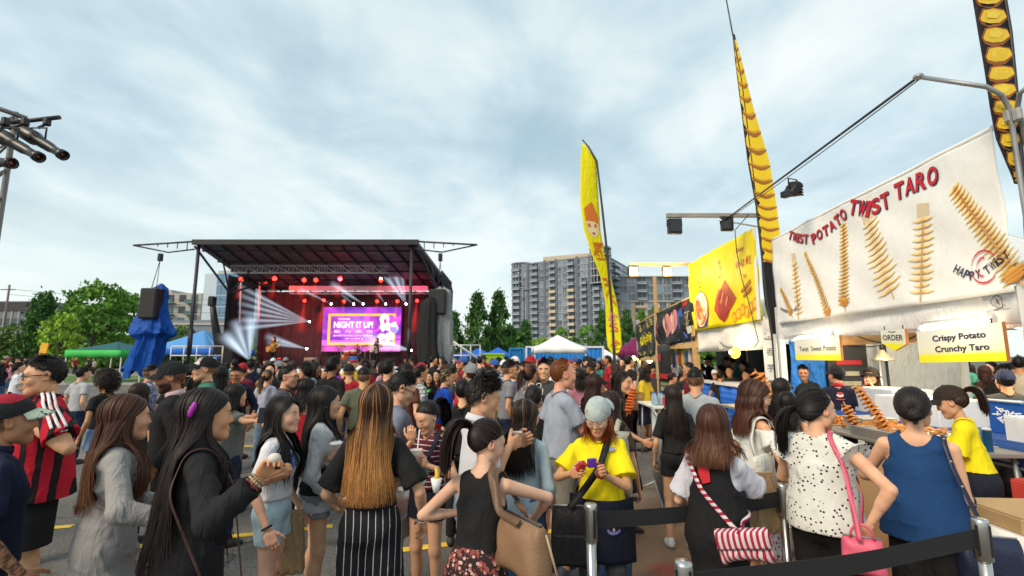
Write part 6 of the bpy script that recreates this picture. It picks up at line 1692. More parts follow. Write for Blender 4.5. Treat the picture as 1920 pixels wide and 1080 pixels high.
# signs under the valance
def sign(label,uL,uR,vTL,vBL,vTR,vBR,X,lines,edge=None,point=False,bar=.28,cols=((.70,.70,.62),(.80,.74,.01)),txtc=(.012,.012,.06),bold=.02,name='sign_board'):
 P={k:WX(u,v,X)for k,(u,v)in dict(tl=(uL,vTL),bl=(uL,vBL),tr=(uR,vTR),br=(uR,vBR)).items()}
 ya,yb=(P['tl'].y+P['bl'].y)/2,(P['tr'].y+P['br'].y)/2
 fn0=wall_fn(ya,yb,P['bl'].z,P['tl'].z,P['br'].z,P['tr'].z,X,.0,0);c_=fn0(.5,.5);t=empty(name,c_,0,label,'sign','stall signs');fn=lambda s,tt,o=0:fn0(s,tt,o)-c_
 L_=abs(ya-yb);h_=P['tl'].z-P['bl'].z;mb=MB()
 nx_,ny_=12,10
 vs=[];fs=[]
 shape=(lambda s:bar*1.0*abs(2*s-1)if point else 0.0)
 outl=[(0,shape(0)),(.5,0 if point else shape(.5)),(1,shape(1)),(1,1),(0,1)]if point else[(0,0),(1,0),(1,1),(0,1)]
 mb.poly([fn(s,tt)for s,tt in outl],(.03,0,0));mb.build('board',mat('board edge',edge or(.42,.16,.04),.7),t)
 mb=MB()
 for i in range(nx_):
  for j in range(ny_):
   q=[]
   for(ii,jj)in((i,j),(i+1,j),(i+1,j+1),(i,j+1)):
    s=ii/nx_;lo=bar*abs(2*s-1)if point else 0;tt=lo+(1-lo)*jj/ny_;q.append((s,tt))
   base=len(mb.v)
   for s,tt in q:
    k=min(1,max(0,(tt-bar*.75)/.5));cc=cols[1]if tt<bar else tuple(cols[1][m]*.35*(1-k)+cols[0][m]*(1-.35*(1-k))for m in range(3))
    mb.v.append(tuple(fn(s,tt,.004)));mb.c.append(cc)
   mb.f.append((base,base+1,base+2,base+3));mb.sm.append(False);mb.mi.append(0)
 mb.build('printed_face',printm,t,True);mb=MB();mb.col=txtc
 for(txt,cx,cy,w_,hh_)in lines:text_on(mb,txt,lambda x,y:fn(x,y,.009),cx,cy,w=w_,h=hh_,bold=bold)
 mb.build('lettering',printm,t,True)
 for s in(.12,.88):
  mb=MB();mb.tube([fn(s,.98,-.015),fn(s,.98,-.015)+Vector((0,0,max(.05,2.07-(c_.z+fn(s,.98).z))))],.006,5);mb.build('hanger',blackm,t)
 return t,fn
sign('hanging sign reading Twist Sweet Potato',1491,1576,637,675,628,676,SX-.12,[('Twist  Sweet Potato',.52,.52,.80,.22)],bold=.004)
t_,f_=sign('pentagon shaped sign reading ORDER',1653,1699,619,656,616,660,SX-.15,[('ORDER',.5,.62,.82,.26)],point=True,bar=.34,bold=.01)
mb=MB();mb.col=(.02,.02,.05)
for k in range(6):a=3.5+k*.45;mb.poly([f_(.5+.13*math.cos(a)+x,.93+.06*math.sin(a)+y,.009)for x,y in((-.02,-.02),(.02,-.02),(.02,.02),(-.02,.02))])
mb.build('logo',printm,t_,True)
sign('long sign reading Crispy Potato Crunchy Taro',1722,1884,622,680,603,677,SX-.15,[('Crispy Potato',.52,.70,.62,.24),('Crunchy Taro',.54,.37,.62,.24)],bar=.24,bold=.028)
# vertical sign with two characters
t_,f_=sign('narrow upright white sign with two Chinese characters',1434,1456,628,712,626,714,SX-.1,[('香',.5,.62,.62,.17),('芋',.5,.27,.62,.17)],bar=.0,edge=(.5,.5,.5),cols=((.70,.71,.68),(.7,.71,.68)),bold=.0)
mb=MB();mb.col=(.02,.02,.08)
for k in range(7):a=3.4+k*.4;mb.poly([f_(.5+.34*math.cos(a)+x,.93+.035*math.sin(a)+y,.009)for x,y in((-.05,-.012),(.05,-.012),(.05,.012),(-.05,.012))])
mb.col=(.6,.05,.05);mb.poly([f_(.5+.1*math.cos(a),.945+.015*math.sin(a),.009)for a in np.linspace(0,6.28,9)[:-1]]);mb.build('logo',printm,t_,True)
# fluorescent tubes
def tube_light(label,p0,p1,r=.022):
 p0=Vector(p0);p1=Vector(p1);c_=(p0+p1)/2;t=empty('tube_light',c_,0,label,'light','tube lights in the stall');d_=(p1-p0).normalized()
 mb=MB();mb.tube([p0-c_,p1-c_],r,8);mb.build('tube',tubem,t);mb=MB();mb.box((0,0,r+.022),(.07,.05,.03))if False else mb.tube([p0-c_+Vector((.02,0,r+.02)),p1-c_+Vector((.02,0,r+.02))],.025,4);mb.build('fixture',whitem,t)
 for q in(p0,p1):mb=MB();mb.box(q-c_+Vector((0,0,.005)),(.05,.04,.06));mb.build('lamp_holder',whitem,t)
tube_light('lit fluorescent tube above the Crispy Potato sign',WX(1727,616,SX-.1),WX(1862,602,SX-.1),.026)
tube_light('lit fluorescent tube above the Twist Sweet Potato sign',WX(1492,637,SX-.08),WX(1560,629,SX-.08),.03)
tube_light('lit fluorescent tube inside the stall between the two smaller signs',WX(1578,641,SX+.7),WX(1632,638,SX+.7),.03)
tube_light('lit fluorescent tube at the far right inside the stall',WX(1885,608,SX+.9),WX(1990,622,SX+.9),.03)
for x,y,pw in((SX-.3,6.8,2.5),(SX+.8,6.4,46),(SX-.45,4.6,3),(SX+1.2,5,36)):
 ld=bpy.data.lights.new('tube_glow','POINT');ld.energy=pw;ld.color=(1,.83,.55);ld.shadow_soft_size=.25;lo=bpy.data.objects.new('tube_glow',ld);C.objects.link(lo);lo.location=(x,y,1.98)
 # clamp lamp, blue sheet, menu board
cl_=empty('clamp_lamp',WX(1655,668,SX+1.2),0,'bell shaped clear clamp lamp hanging at the inner pole','lamp');mb=MB();mb.lathe([(.03,.10),(.045,.06),(.10,.0),(.15,-.06),(.145,-.065),(.09,-.01)],n=18);mb.build('shade',mat('clear shade',(.75,.6,.38),.12,.6),cl_);mb=MB();mb.lathe([(.02,.18),(.03,.16),(.03,.1),(.001,.1)],n=12);mb.build('socket',blackm,cl_)
mb=MB();mb.tube(catenary((0,0,.17),(-.25,.9,.32),.08),.008,6);mb.build('cord',blackm,cl_)
y0=YA-.02
mb=MB();mb.grid(lambda u,v:(SX+.1+.62*u,y0+.04*math.sin(u*12+v*6),.9+1.12*v),14,14,thick=.004);tag(mb.build('tarpaulin',cloth((.03,.18,.60),name='blue tarp',rough=.42,wr=1.6,var=.2)),'blue tarpaulin hung behind the worker under the sweet potato sign','tarpaulin')
mbd=empty('menu_board',(SX+1.02,y0-.03,1.5),0,'dark menu board with a red bar behind the stall workers','menu board');mb=MB();mb.box((0,0,0),(.66,.03,.95));mb.build('board',mat('menu dark',(.03,.028,.03),.5),mbd)
for z,c_,w_ in((.18,(.45,.02,.03),.42),(.0,(.35,.34,.25),.30),(-.16,(.35,.34,.25),.34),(-.3,(.3,.3,.3),.28)):mb=MB();mb.box((.02,-.022,z),(w_,.012,.07));mb.build('menu_line',mat('menu print',c_,.6),mbd)
# cables under the valance
for k,(p0,p1,sg)in enumerate((((SX+.1,8.0,2.08),(SX+.1,7.0,2.03),.06),((SX+.1,6.5,2.06),(SX+.12,5.5,2.03),.10),((SX+.1,5.5,2.05),(SX+.1,4.9,2.05),.05),((SX+1.6,8.2,2.1),(SX+2.2,8.3,.9),-.05))):
 mb=MB();mb.tube(catenary(p0,p1,sg),.009,6);tag(mb.build('cable',blackm),('black cable sagging under the valance left of the sweet potato sign','black cable sagging left of the ORDER sign','short black cable right of the ORDER sign','black cable hanging down the grey side wall')[k],'cable')
 # tables, boxes, cooler
def table(label,x0,x1,y0,y1,z,topm,cloth_front=None,group='stall tables'):
 t=empty('stall_table',((x0+x1)/2,(y0+y1)/2,0),0,label,'table',group);w,d_=x1-x0,y1-y0
 mb=MB();mb.box((0,0,z-.02),(w,d_,.04),bev=.008);mb.build('tabletop',topm,t)
 for sx in(-1,1):
  for sy in(-1,1):mb=MB();mb.tube([(sx*(w/2-.08),sy*(d_/2-.08),z-.05),(sx*(w/2-.05),sy*(d_/2-.05),0)],.016,8);mb.build('leg',steel,t)
 if cloth_front:
  for nm,fn in(('front_cloth',lambda u,v:((u-.5)*(w+.03),-d_/2-.02-.012*math.sin(u*19)*(1-v),.06+(z-.05)*v)),('end_cloth',lambda u,v:(-w/2-.02-.012*math.sin(u*15)*(1-v),(.5-u)*(d_+.03),.06+(z-.05)*v))):
   mb=MB();mb.grid(fn,30,8,thick=.003);o=mb.build(nm,cloth_front,t)
   mbp=MB();potato(mbp,lambda s,tt,o_=0:Vector(fn(s,tt))+(Vector((0,-o_,0))if nm=='front_cloth' else Vector((-o_,0,0))),(.42*w if nm=='front_cloth' else .3,.08),(.36*w if nm=='front_cloth' else .3,.62),.11,.09,9,1/w if nm=='front_cloth' else 1/d_,1/z,1,True);mbp.build('printed_potato',printm,t,True)
  mb=MB();mb.lathe([(.02,0),(.028,.004),(.012,.004)],(w*-.5+.28,-d_/2-.03,z-.06),12,Matrix.Rotation(math.pi/2,3,'X'));mb.build('eyelet',steeld,t)
 return t
whitetop=mat('white table top',(.62,.61,.58),.5)
table('white table with a printed vinyl front at the right edge',2.78,4.4,2.72,3.3,.80,whitetop,vinyl)
table('wooden counter along the front of the stall',3.35,4.1,3.95,8.0,1.02,mat('counter grey',(.22,.2,.18),.6))
table('back table with the blue checked cloth',4.15,5.2,4.0,7.6,1.06,whitetop)
chk=cloth((.62,.64,.68),'plaid',(.03,.08,.26),.045,.5,name='checked cloth')
mb=MB();mb.grid(lambda u,v:(4.12+.06*(1-v)*math.sin(u*20)*.2-.012,3.98+3.6*u,.86+.215*v),40,3,thick=.004);mb.grid(lambda u,v:(4.13+.9*v,3.98+3.6*u,1.072),20,4,thick=.004)
tag(mb.build('checked_cloth',chk),'blue and white checked tablecloth behind the yellow shirted server','tablecloth')
def box_thing(name,label,c,dims,m,rz=0,cat='box',group=None,lid=True,band=None):
 t=empty(name,(c[0],c[1],c[2]),rz,label,cat,group);mb=MB();mb.box((0,0,dims[2]/2),dims,bev=.006);mb.build('body',m,t)
 if lid:
  for s in(-1,1):mb=MB();mb.box((s*dims[0]/4,0,dims[2]+.004),(dims[0]/2-.008,dims[1]-.01,.005));mb.build('flap',m,t)
 if band:mb=MB();mb.box((0,-dims[1]/2-.002,dims[2]/2),(dims[0]*.8,.004,dims[2]*.4));mb.build('printed_panel',band,t)
 return t
box_thing('cardboard_box','flat cardboard box lying on the white table',(3.3,3.0,.80),(.95,.42,.085),card,R(-4))
box_thing('cardboard_box','tall cardboard box below the counter behind the server',(2.9,4.3,0),(.5,.4,.95),card,0)
box_thing('red_crate','red crate on the ground behind the white table',(3.0,3.62,0),(.45,.35,.74),mat('red plastic',(.45,.02,.02),.5),.1,'crate',lid=False)
box_thing('food_carton','stacked red and white food cartons at the right edge, under the counter',(4.0,3.75,.35),(.35,.3,.5),mat('carton',(.55,.06,.05),.5),.2,'carton',band=mat('carton white',(.65,.62,.58),.5))
cooler=box_thing('cool_box','bright blue cool box with white marks behind the server',(4.62,4.55,1.075),(.22,.30,.27),mat('cooler blue',(.012,.08,.32),.4),.15,'cool box',lid=False)
mb=MB();mb.box((0,0,.282),(.23,.31,.03),bev=.01);mb.build('lid',mat('cooler lid',(.02,.16,.5),.4),cooler)
mb=MB();mb.tube([(-.11,-.13,.29),(-.125,-.14,.30),(-.125,.14,.30),(-.11,.13,.29)],.012,6);mb.build('handle',whitem,cooler)
mb=MB();mb.col=(.8,.8,.82)
pass
box_thing('plastic_tub','white plastic tub beside the blue cool box',(4.85,4.4,1.075),(.4,.5,.18),mat('tub',(.6,.62,.64),.4),0,'tub')
box_thing('plastic_tub','pale grey plastic bin on the back table',(4.75,6.2,1.075),(.5,.7,.3),mat('tub',(.5,.53,.56),.4),0,'tub')
box_thing('plastic_tub','big white polystyrene box on the back table behind the dark blue top',(4.5,5.35,1.075),(.55,.8,.26),mat('foam white',(.66,.67,.68),.6),.05,'box')
box_thing('plastic_tub','white tub stacked at the right end of the back table',(4.35,4.12,1.075),(.34,.22,.20),mat('foam white',(.66,.67,.68),.6),0,'tub')
box_thing('steel_pan','silver steaming pan beside the foil tray on the counter',(3.7,5.15,1.02),(.35,.3,.14),mat('foil',(.6,.6,.58),.3,.8),0,'pan',lid=False)
box_thing('foil_tray','foil tray of fries on the counter in front of the server',(3.6,4.6,1.02),(.5,.7,.09),mat('foil',(.6,.6,.58),.3,.8),0,'tray',lid=False)
rr=random.Random(3);mb=MB()
for k in range(140):
 p=(3.6+rr.uniform(-.22,.22),4.6+rr.uniform(-.32,.32),1.115+rr.uniform(0,.04));mb.box(p,(.07,.012,.012),rr.uniform(0,3))
tag(mb.build('fries',mat('fried potato',(.62,.26,.05),.6,var=.3,scale=30)),'heap of orange fries in the foil tray','fries')
# fried potato spirals on sticks
spm=mat('fried spiral',(.58,.20,.03),.5,var=.45,scale=40,bump=.3)
def spiral(label,base,tip,r,turns,stick=True,cat='twist potato',group='fried potato spirals',m=None,sgn=1):
 base=Vector(base);tip=Vector(tip);d_=tip-base;L_=d_.length;q=d_.normalized().to_track_quat('Z','Y').to_matrix()
 t=empty('potato_spiral',base,0,label,cat,group);mb=MB();n=turns*14;vs=[];fs=[]
 for i in range(n+1):
  a=i/14*2*math.pi;z=L_*i/n;rr_=r*(1-.25*abs(2*i/n-1))*(1+.08*math.sin(i*1.7));dz=.35*L_/turns
  vs+=[q@Vector((.007*math.cos(a),.007*math.sin(a),z)),q@Vector((rr_*math.cos(a),rr_*math.sin(a),z-dz)),q@Vector((rr_*.97*math.cos(a),rr_*.97*math.sin(a),z-dz+.012)),q@Vector((.007*math.cos(a),.007*math.sin(a),z+.012))]
 for i in range(n):
  for j in range(4):fs.append((i*4+j,i*4+(j+1)%4,i*4+4+(j+1)%4,i*4+4+j))
 mb.add(vs,fs,True);mb.build('spiral',m or spm,t)
 if stick:mb=MB();mb.tube([q@Vector((0,0,-.14)),q@Vector((0,0,L_+.03))],.004,6);mb.build('stick',wood,t)
 return t
spiral('big orange potato spiral standing beside the bucket hat woman',(3.55,6.7,1.03),(3.35,6.75,1.58),.12,9)
spiral('tall potato spiral standing on the counter behind the dark blue top',(3.48,4.55,1.03),(3.28,4.7,1.50),.055,14)
spiral('second potato spiral leaning on the counter, shorter',(3.42,4.9,1.03),(3.36,5.0,1.30),.055,8)
for k in range(4):spiral('potato spiral lying in a row on the counter, %s from the near end'%('first','second','third','fourth')[k],(3.5,5.3+.22*k,1.06),(3.95,5.35+.22*k,1.06),.045,9)
# paper cup, bottle, jar
def cup(label,c,r0,r1,h,m,cat='cup',group=None,straw=False,lidm=None,drink=None,M=None):
 t=empty('cup',c,0,label,cat,group);mb=MB();mb.lathe([(.001,0),(r0,0),(r1,h),(r1*1.04,h),(r1*.96,h-.002),(r0*.95,.004),(.001,.004)],n=18,M=M);mb.build('body',m,t)
 if drink:mb=MB();mb.lathe([(.001,.006),(r0*.93,.006),(r0+(r1-r0)*.62-.003,h*.66),(.001,h*.66)],n=16,M=M);mb.build('drink',drink,t)
 if lidm:mb=MB();mb.lathe([(r1*1.05,h-.004),(r1*1.05,h+.008),(r1*.6,h+.016),(.001,h+.016)],n=18,M=M);mb.build('lid',lidm,t)
 if straw:M_=M or Matrix.Identity(3);mb=MB();mb.tube([M_@Vector((0,0,.02)),M_@Vector((.02,.0,h+.13))],.005,8);mb.build('straw',mat('straw',(.75,.75,.75),.4),t)
 return t
clear=mat('clear plastic',(.75,.76,.77),.15,var=.03,alpha=.45)
cup('small white cup with a purple print on the counter',(3.75,4.35,1.02),.032,.042,.10,mat('cup white',(.7,.7,.7),.5))
cup('blue bottle shaped shaker beside the server',(3.85,4.05,1.02),.03,.03,.17,mat('blue plastic',(.03,.2,.5),.4),'shaker',lidm=whitem)
def strokes(mb,fn,centres,rx,ry,seed,n=4):
 "small brush-stroke marks where the print is too small to read"
 r=random.Random(seed)
 for cx,cy in centres:
  for k in range(n):
   x,y=cx+r.uniform(-.7,.7)*rx,cy+r.uniform(-.8,.8)*ry;a=r.choice((0,.1,1.5,.8,2.3));L_=r.uniform(.45,.9);dx,dy=math.cos(a)*rx*L_,math.sin(a)*ry*L_;tx,ty=-math.sin(a)*rx*.16,math.cos(a)*ry*.16
   mb.poly([fn(x-dx-tx,y-dy-ty),fn(x+dx-tx,y+dy-ty),fn(x+dx+tx,y+dy+ty),fn(x-dx+tx,y-dy+ty)])
mb=MB();mb.col=(.8,.8,.82);strokes(mb,lambda x,y:Vector((-.113,-x,y)),((-.06,.2),(0,.19),(.06,.17),(-.04,.12),(.03,.10)),.04,.035,2,4);tag(mb.build('printed_marks',printm,cooler,True),kind='stuff')
# ---- yellow stall next door
y_tl,y_bl,y_tr,y_br=WX(1294,496,SX),WX(1301,622,SX),WX(1419,426,SX),WX(1437,598,SX)
ya,yb=(y_tl.y+y_bl.y)/2,(y_tr.y+y_br.y)/2
yf0=wall_fn(ya,yb,y_bl.z,y_tl.z,y_br.z,y_tr.z,SX-.06,.012,7)
yt=empty('food_tent',(SX,yb,0),0,'white food tent of the yellow bannered stall','food tent','food tents');yo=-Vector((SX,yb,0))
for x,y in((SX,ya),(SX+3,ya),(SX,yb),(SX+3,yb)):mb=MB();mb.box(Vector((x,y,1.2))+yo,(.09,.09,2.4));mb.build('leg',wood if(x==SX and y==ya)else whitem,yt)
mb=MB();v2=wall_fn(ya,yb,1.88,y_bl.z+.05,1.9,y_br.z+.05,SX+.01,.02,2);mb.grid(lambda u,v:v2(u,v)+yo,40,4,thick=.006);mb.build('valance',tentw,yt)
mb=MB();mb.grid(lambda u,v:Vector((SX+3.2*v,yb+(ya-yb)*u,2.35+.8*math.sin(v*3.1)))+yo,8,10,thick=.006);mb.build('roof',tentw,yt)
mb=MB();mb.grid(lambda u,v:Vector((SX+3.1,yb+(ya-yb)*u,1.0+1.2*v))+yo,8,3,thick=.006);mb.build('back_wall',cloth((.02,.15,.55),name='blue tarp',rough=.42,wr=1.6,var=.2),yt)
yb_=empty('stall_banner',(SX-.06,yb,2.4),0,'bright yellow stall banner with a bowl and red meat picture','banner','stall banners');yoo=Vector((SX-.06,yb,2.4))
Y_=lambda s,t,o=0:yf0(s,t,o)-yoo
mb=MB();mb.grid(lambda u,v:Y_(u,v),50,20,thick=.004);mb.build('cloth',cloth((.80,.66,.004),name='yellow vinyl',rough=.5,wr=.35,var=.05),yb_)
mb=MB();mb.col=(.72,.72,.70);mb.poly([Y_(s,t,.004)for s,t in((.965,0),(1,0),(1,1),(.965,1))]);mb.build('white_edge',printm,yb_,True)
def ellipse(mb,fn,cx,cy,rx,ry,o,n=22,a0=0,a1=6.2832):mb.poly([fn(cx+rx*math.cos(a),cy+ry*math.sin(a),o)for a in np.linspace(a0,a1,n)[:(-1 if a1-a0>6.2 else None)]])
mb=MB();mb.col=(.045,.05,.16);mb.poly([Y_(s,t,.008)for s,t in((.13,.02),(.31,.04),(.33,.22),(.10,.22))]);mb.col=(.62,.05,.03);ellipse(mb,Y_,.21,.28,.115,.26,.012);mb.col=(.78,.70,.58);ellipse(mb,Y_,.21,.28,.108,.245,.016);mb.col=(.66,.16,.05);ellipse(mb,Y_,.21,.27,.095,.21,.020)
rr=random.Random(8)
for k in range(26):mb.col=rr.choice([(.75,.45,.2),(.7,.12,.06),(.80,.62,.40),(.55,.2,.06)]);a=rr.uniform(0,6.28);q=rr.uniform(0,.8);ellipse(mb,Y_,.21+.085*q*math.cos(a),.27+.19*q*math.sin(a),.028,.02+.05*rr.random(),.022+.0004*k,9)
mb.build('printed_bowl',printm,yb_,True)
mb=MB();mb.col=(.34,.03,.02);mb.poly([Y_(s,t,.010)for s,t in((.44,.22),(.50,.10),(.56,.04),(.68,.20),(.74,.30),(.66,.46),(.60,.56),(.56,.50),(.46,.36))]);mb.col=(.58,.05,.03)
mb.poly([Y_(s,t,.014)for s,t in((.44,.24),(.54,.10),(.64,.42),(.60,.54),(.56,.48),(.46,.38))])
for k in range(6):x=.46+.028*k;mb.col=((.72,.22,.12),(.40,.03,.02))[k%2];mb.poly([Y_(s,t,.018)for s,t in((x,.36-.05*k+.04),(x+.02,.33-.05*k+.04),(x+.075,.45-.03*k),(x+.06,.48-.03*k))])
mb.build('printed_meat',printm,yb_,True)
mb=MB();mb.col=(.72,.26,.01)
for k in range(6):ellipse(mb,Y_,.70+.05*k,.07+.025*(k%3)+.012*k,.035,.07,.008+.001*k,14)
mb.col=(.80,.50,.01)
for k in range(6):ellipse(mb,Y_,.70+.05*k,.07+.025*(k%3)+.012*k,.022,.045,.016+.001*k,14)
mb.build('printed_swirls',printm,yb_,True)
mb=MB();mb.col=(.45,.03,.02);f2=lambda x,y:Y_(x,y,.010)
for txt,cx,cy,w_,h_ in(('Easy',.82,.83,.10,.06),('ENJ',.81,.66,.11,.09),('!',.93,.67,.015,.10)):text_on(mb,txt,f2,cx,cy,w=w_,h=h_,bold=.012)
strokes(mb,f2,((.20,.74),(.20,.67),(.205,.60),(.53,.80),(.53,.72),(.53,.64),(.86,.50)),.022,.026,3);mb.col=(.5,.03,.02);mb.poly([f2(x,y)for x,y in((.895,.62),(.915,.66),(.905,.73),(.885,.68))]);tag(mb.build('printed_lettering',printm,yb_,True),kind='stuff')
mb=MB();mb.col=(.42,.10,.02);mb.poly([Y_(s,t,.010)for s,t in((.80,.33),(.92,.42),(.92,.46),(.80,.37))]);mb.poly([Y_(s,t,.012)for s,t in((.82,.27),(.92,.34),(.92,.38),(.82,.31))]);mb.build('printed_sausages',printm,yb_,True)
# blue counter, shelf, smiling lamp
ct=empty('stall_counter',(SX+.05,(ya+yb)/2,0),0,'blue covered counter with a white top edge in the yellow stall','counter');L_=ya-yb
mb=MB();mb.grid(lambda u,v:(.02*math.sin(u*40),(u-.5)*L_,.02+1.14*v),40,3,thick=.01);mb.build('cover',cloth((.012,.09,.45),'h',(.03,.14,.55),.12,.5,name='blue cover',rough=.5),ct)
mb=MB();mb.box((.35,0,1.19),(.8,L_,.05));mb.build('top',whitem,ct)
sm=empty('smiling_lamp',WX(1378,662,SX-.05),0,'round yellow lantern with a face, lit, under the yellow banner','lantern');mb=MB();mb.ball((0,0,0),.10,16,(1,1,1.05));mb.build('globe',mat('lantern',(.95,.70,.03),.4,emit=1.6,ecol=(1,.70,.05)),sm)
mb=MB();mb.ball((-.085,.0,.02),.045,10,(.6,1,1));mb.build('glow',mat('lantern core',(1,.95,.6),.4,emit=5,ecol=(1,.9,.5)),sm);mb=MB();mb.box((-.098,-.03,-.04),(.02,.02,.03));mb.box((-.098,.03,-.04),(.02,.02,.03));mb.tube([(-.095,-.03,-.065),(-.1,0,-.075),(-.095,.03,-.065)],.006,5);mb.build('face',blackm,sm)
mb=MB();mb.tube(catenary((0,0,.1),(.05,.8,.25),.05),.008,6);mb.tube(catenary((0,0,.1),(.05,-.9,.2),.07),.008,6);mb.build('cable',blackm,sm)
def pt_light(p,e,c_=(1,.78,.42),r=.1):
 ld=bpy.data.lights.new('lamp_glow','POINT');ld.energy=e;ld.color=c_;ld.shadow_soft_size=r;lo=bpy.data.objects.new('lamp_glow',ld);C.objects.link(lo);lo.location=p
pt_light(WX(1366,664,SX-.35),14)
# cable drooping over the yellow banner
mb=MB();P=[WX(u,v,SX-.2)for u,v in((1404,402),(1378,432),(1381,470),(1390,520),(1402,560),(1412,600),(1422,640),(1415,652))];mb.tube(P,.008,6);tag(mb.build('cable',blackm),'thin black cable hanging across the yellow banner','cable')
# black stalls further back
def back_stall(label,uL,vTL,vBL,uR,vTR,vBR,colr,prints,X=SX):
 P=[WX(uL,vTL,X),WX(uL,vBL,X),WX(uR,vTR,X),WX(uR,vBR,X)];fn0=wall_fn(P[0].y,P[2].y,P[1].z,P[0].z,P[3].z,P[2].z,X-.05,.03,uL)
 c_=fn0(.5,.5);t=empty('stall_banner',c_,0,label,'banner','stall banners');fn=lambda s,tt,o=0:fn0(s,tt-.05*abs(math.sin(s*9))*tt,o)-c_
 mb=MB();mb.grid(lambda u,v:fn(u,v),40,14,thick=.005);mb.build('cloth',cloth(colr,name='black banner',rough=.45,wr=1.0),t)
 mb=MB();mb.tube([fn(0,1,-.03),fn(1,1.02,-.03)],.03,6);mb.build('timber_rail',wood,t)
 mb=MB();mb.box(fn(.5,-.06)+Vector((.05,0,0)),(.05,abs(P[0].y-P[2].y),.14));mb.build('timber_batten',wood,t);prints(fn,t)
 return P
def pr1(fn,t):
 for k in range(4):
  mb=MB();x=.30+.09*k;mb.col=((.62,.30,.27),(.55,.22,.22),(.66,.36,.33),(.5,.2,.22))[k];ellipse(mb,fn,x,.52+.03*k,.055,.30,.012,16);mb.col=(.75,.52,.45);ellipse(mb,fn,x-.01,.56+.03*k,.02,.2,.018,12);mb.build('printed_skewer',printm,t,True)
 mb=MB();mb.col=(.03,.10,.42);mb.poly([fn(s,tt,.014)for s,tt in((.60,.05),(.80,.08),(.70,.85),(.62,.78),(.68,.45))]);mb.build('printed_blue_shape',printm,t,True)
 mb=MB();mb.col=(.50,.02,.03);mb.poly([fn(s,tt,.012)for s,tt in((.70,.80),(1,.90),(1,1.0),(.74,.95))]);mb.col=(.25,.02,.03);ellipse(mb,fn,.08,.5,.05,.18,.012);mb.col=(.3,.28,.2);strokes(mb,lambda x,y:fn(x,y,.014),((.86,.66),(.88,.54),(.87,.44)),.06,.08,4,5);mb.col=(.6,.6,.55);mb.poly([fn(s,tt,.012)for s,tt in((.82,.18),(.92,.20),(.92,.36),(.82,.34))]);tag(mb.build('printed_shapes',printm,t,True),kind='stuff')
PB=back_stall('black stall banner with pink skewers and a blue shape',1232,588,652,1304,553,637,(.018,.018,.02),pr1)
def pr2(fn,t):
 for nm,cc,cs,rx,ry,n in(('printed_lettering',(.60,.52,.10),((.2,.86),(.42,.84),(.66,.86),(.86,.88)),.09,.09,6),('printed_lettering',(.66,.54,.01),((.25,.5),(.45,.48),(.62,.55),(.5,.36),(.72,.45),(.35,.38)),.10,.10,7),('printed_lettering',(.45,.42,.12),((.2,.12),(.4,.10),(.62,.12),(.82,.10)),.08,.06,5)):
  mb=MB();mb.col=cc;strokes(mb,lambda x,y:fn(x,y,.012),cs,rx,ry,int(ry*100)+n,n);tag(mb.build(nm,printm,t,True),kind='stuff')
PC=back_stall('black stall banner with bold yellow lettering',1196,610,672,1231,588,664,(.03,.03,.032),pr2)
for P,lb_ in((PB,'black food stall frame behind the skewer banner'),(PC,'food stall frame behind the yellow lettered banner')):
 y0,y1=P[0].y,P[2].y;t=empty('food_tent',(SX,y1,0),0,lb_,'food tent','food tents');o=-Vector((SX,y1,0))
 for x,y in((SX,y0),(SX+2.8,y0),(SX,y1+.1),(SX+2.8,y1+.1)):mb=MB();mb.box(Vector((x,y,P[0].z/2+.1))+o,(.1,.1,P[0].z+.2));mb.build('leg',wood if P is PB else pipe,t)
 mb=MB();mb.grid(lambda u,v:Vector((SX+2.8*v,y1+.1+(y0-y1-.1)*u,P[0].z-.5+.2*v))+o,4,4,thick=.02);mb.build('roof',black,t)
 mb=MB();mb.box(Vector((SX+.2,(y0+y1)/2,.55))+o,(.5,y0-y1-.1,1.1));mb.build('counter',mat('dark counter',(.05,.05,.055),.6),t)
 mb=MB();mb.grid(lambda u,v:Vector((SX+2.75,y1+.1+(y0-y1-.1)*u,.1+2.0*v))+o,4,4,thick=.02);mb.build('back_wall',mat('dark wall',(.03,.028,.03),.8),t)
p=WX(1288,590,SX);mb=MB();mb.box((SX-.02,PB[0].y+.05,2.1),(.09,.09,4.3));tag(mb.build('timber_post',wood),'tall bare timber post between the two black banners','post')
# black poster strip at the stall's corner, hanging packets
ps=empty('poster_banner',(SX-.15,PB[0].y-1.0,0),0,'tall narrow black poster with a red bar beside the skewer stall','poster');zt_=2.1
mb=MB();mb.grid(lambda u,v:(.02*math.sin(v*5),(.5-u)*1.15,.3+(zt_-.3)*v),6,8,thick=.01);mb.build('sheet',cloth((.02,.02,.022),name='poster',rough=.5),ps)
for z,c_,h_ in((1.22,(.45,.02,.03),.13),(1.0,(.2,.22,.12),.1),(.86,(.3,.32,.2),.12),(.62,(.5,.5,.5),.12),(1.75,(.4,.02,.03),.2)):mb=MB();mb.box((-.04,-.05 if h_<.2 else .3,z),(.012,.7 if h_<.2 else .18,h_));mb.build('printed_bar',mat('poster print',c_,.6),ps)
for k in range(10):
 y=PB[2].y+.4+k*.26;mb=MB();mb.box((SX+.12,y,1.62+.1*(k%3)),(.04,.14,.42+.1*(k%2)));tag(mb.build('hanging_packet',mat('packet',[(.5,.4,.05),(.4,.05,.05),(.55,.55,.5),(.05,.1,.35)][k%4],.4)),'colourful packet hanging in the skewer stall','packet','packets hanging in the skewer stall')
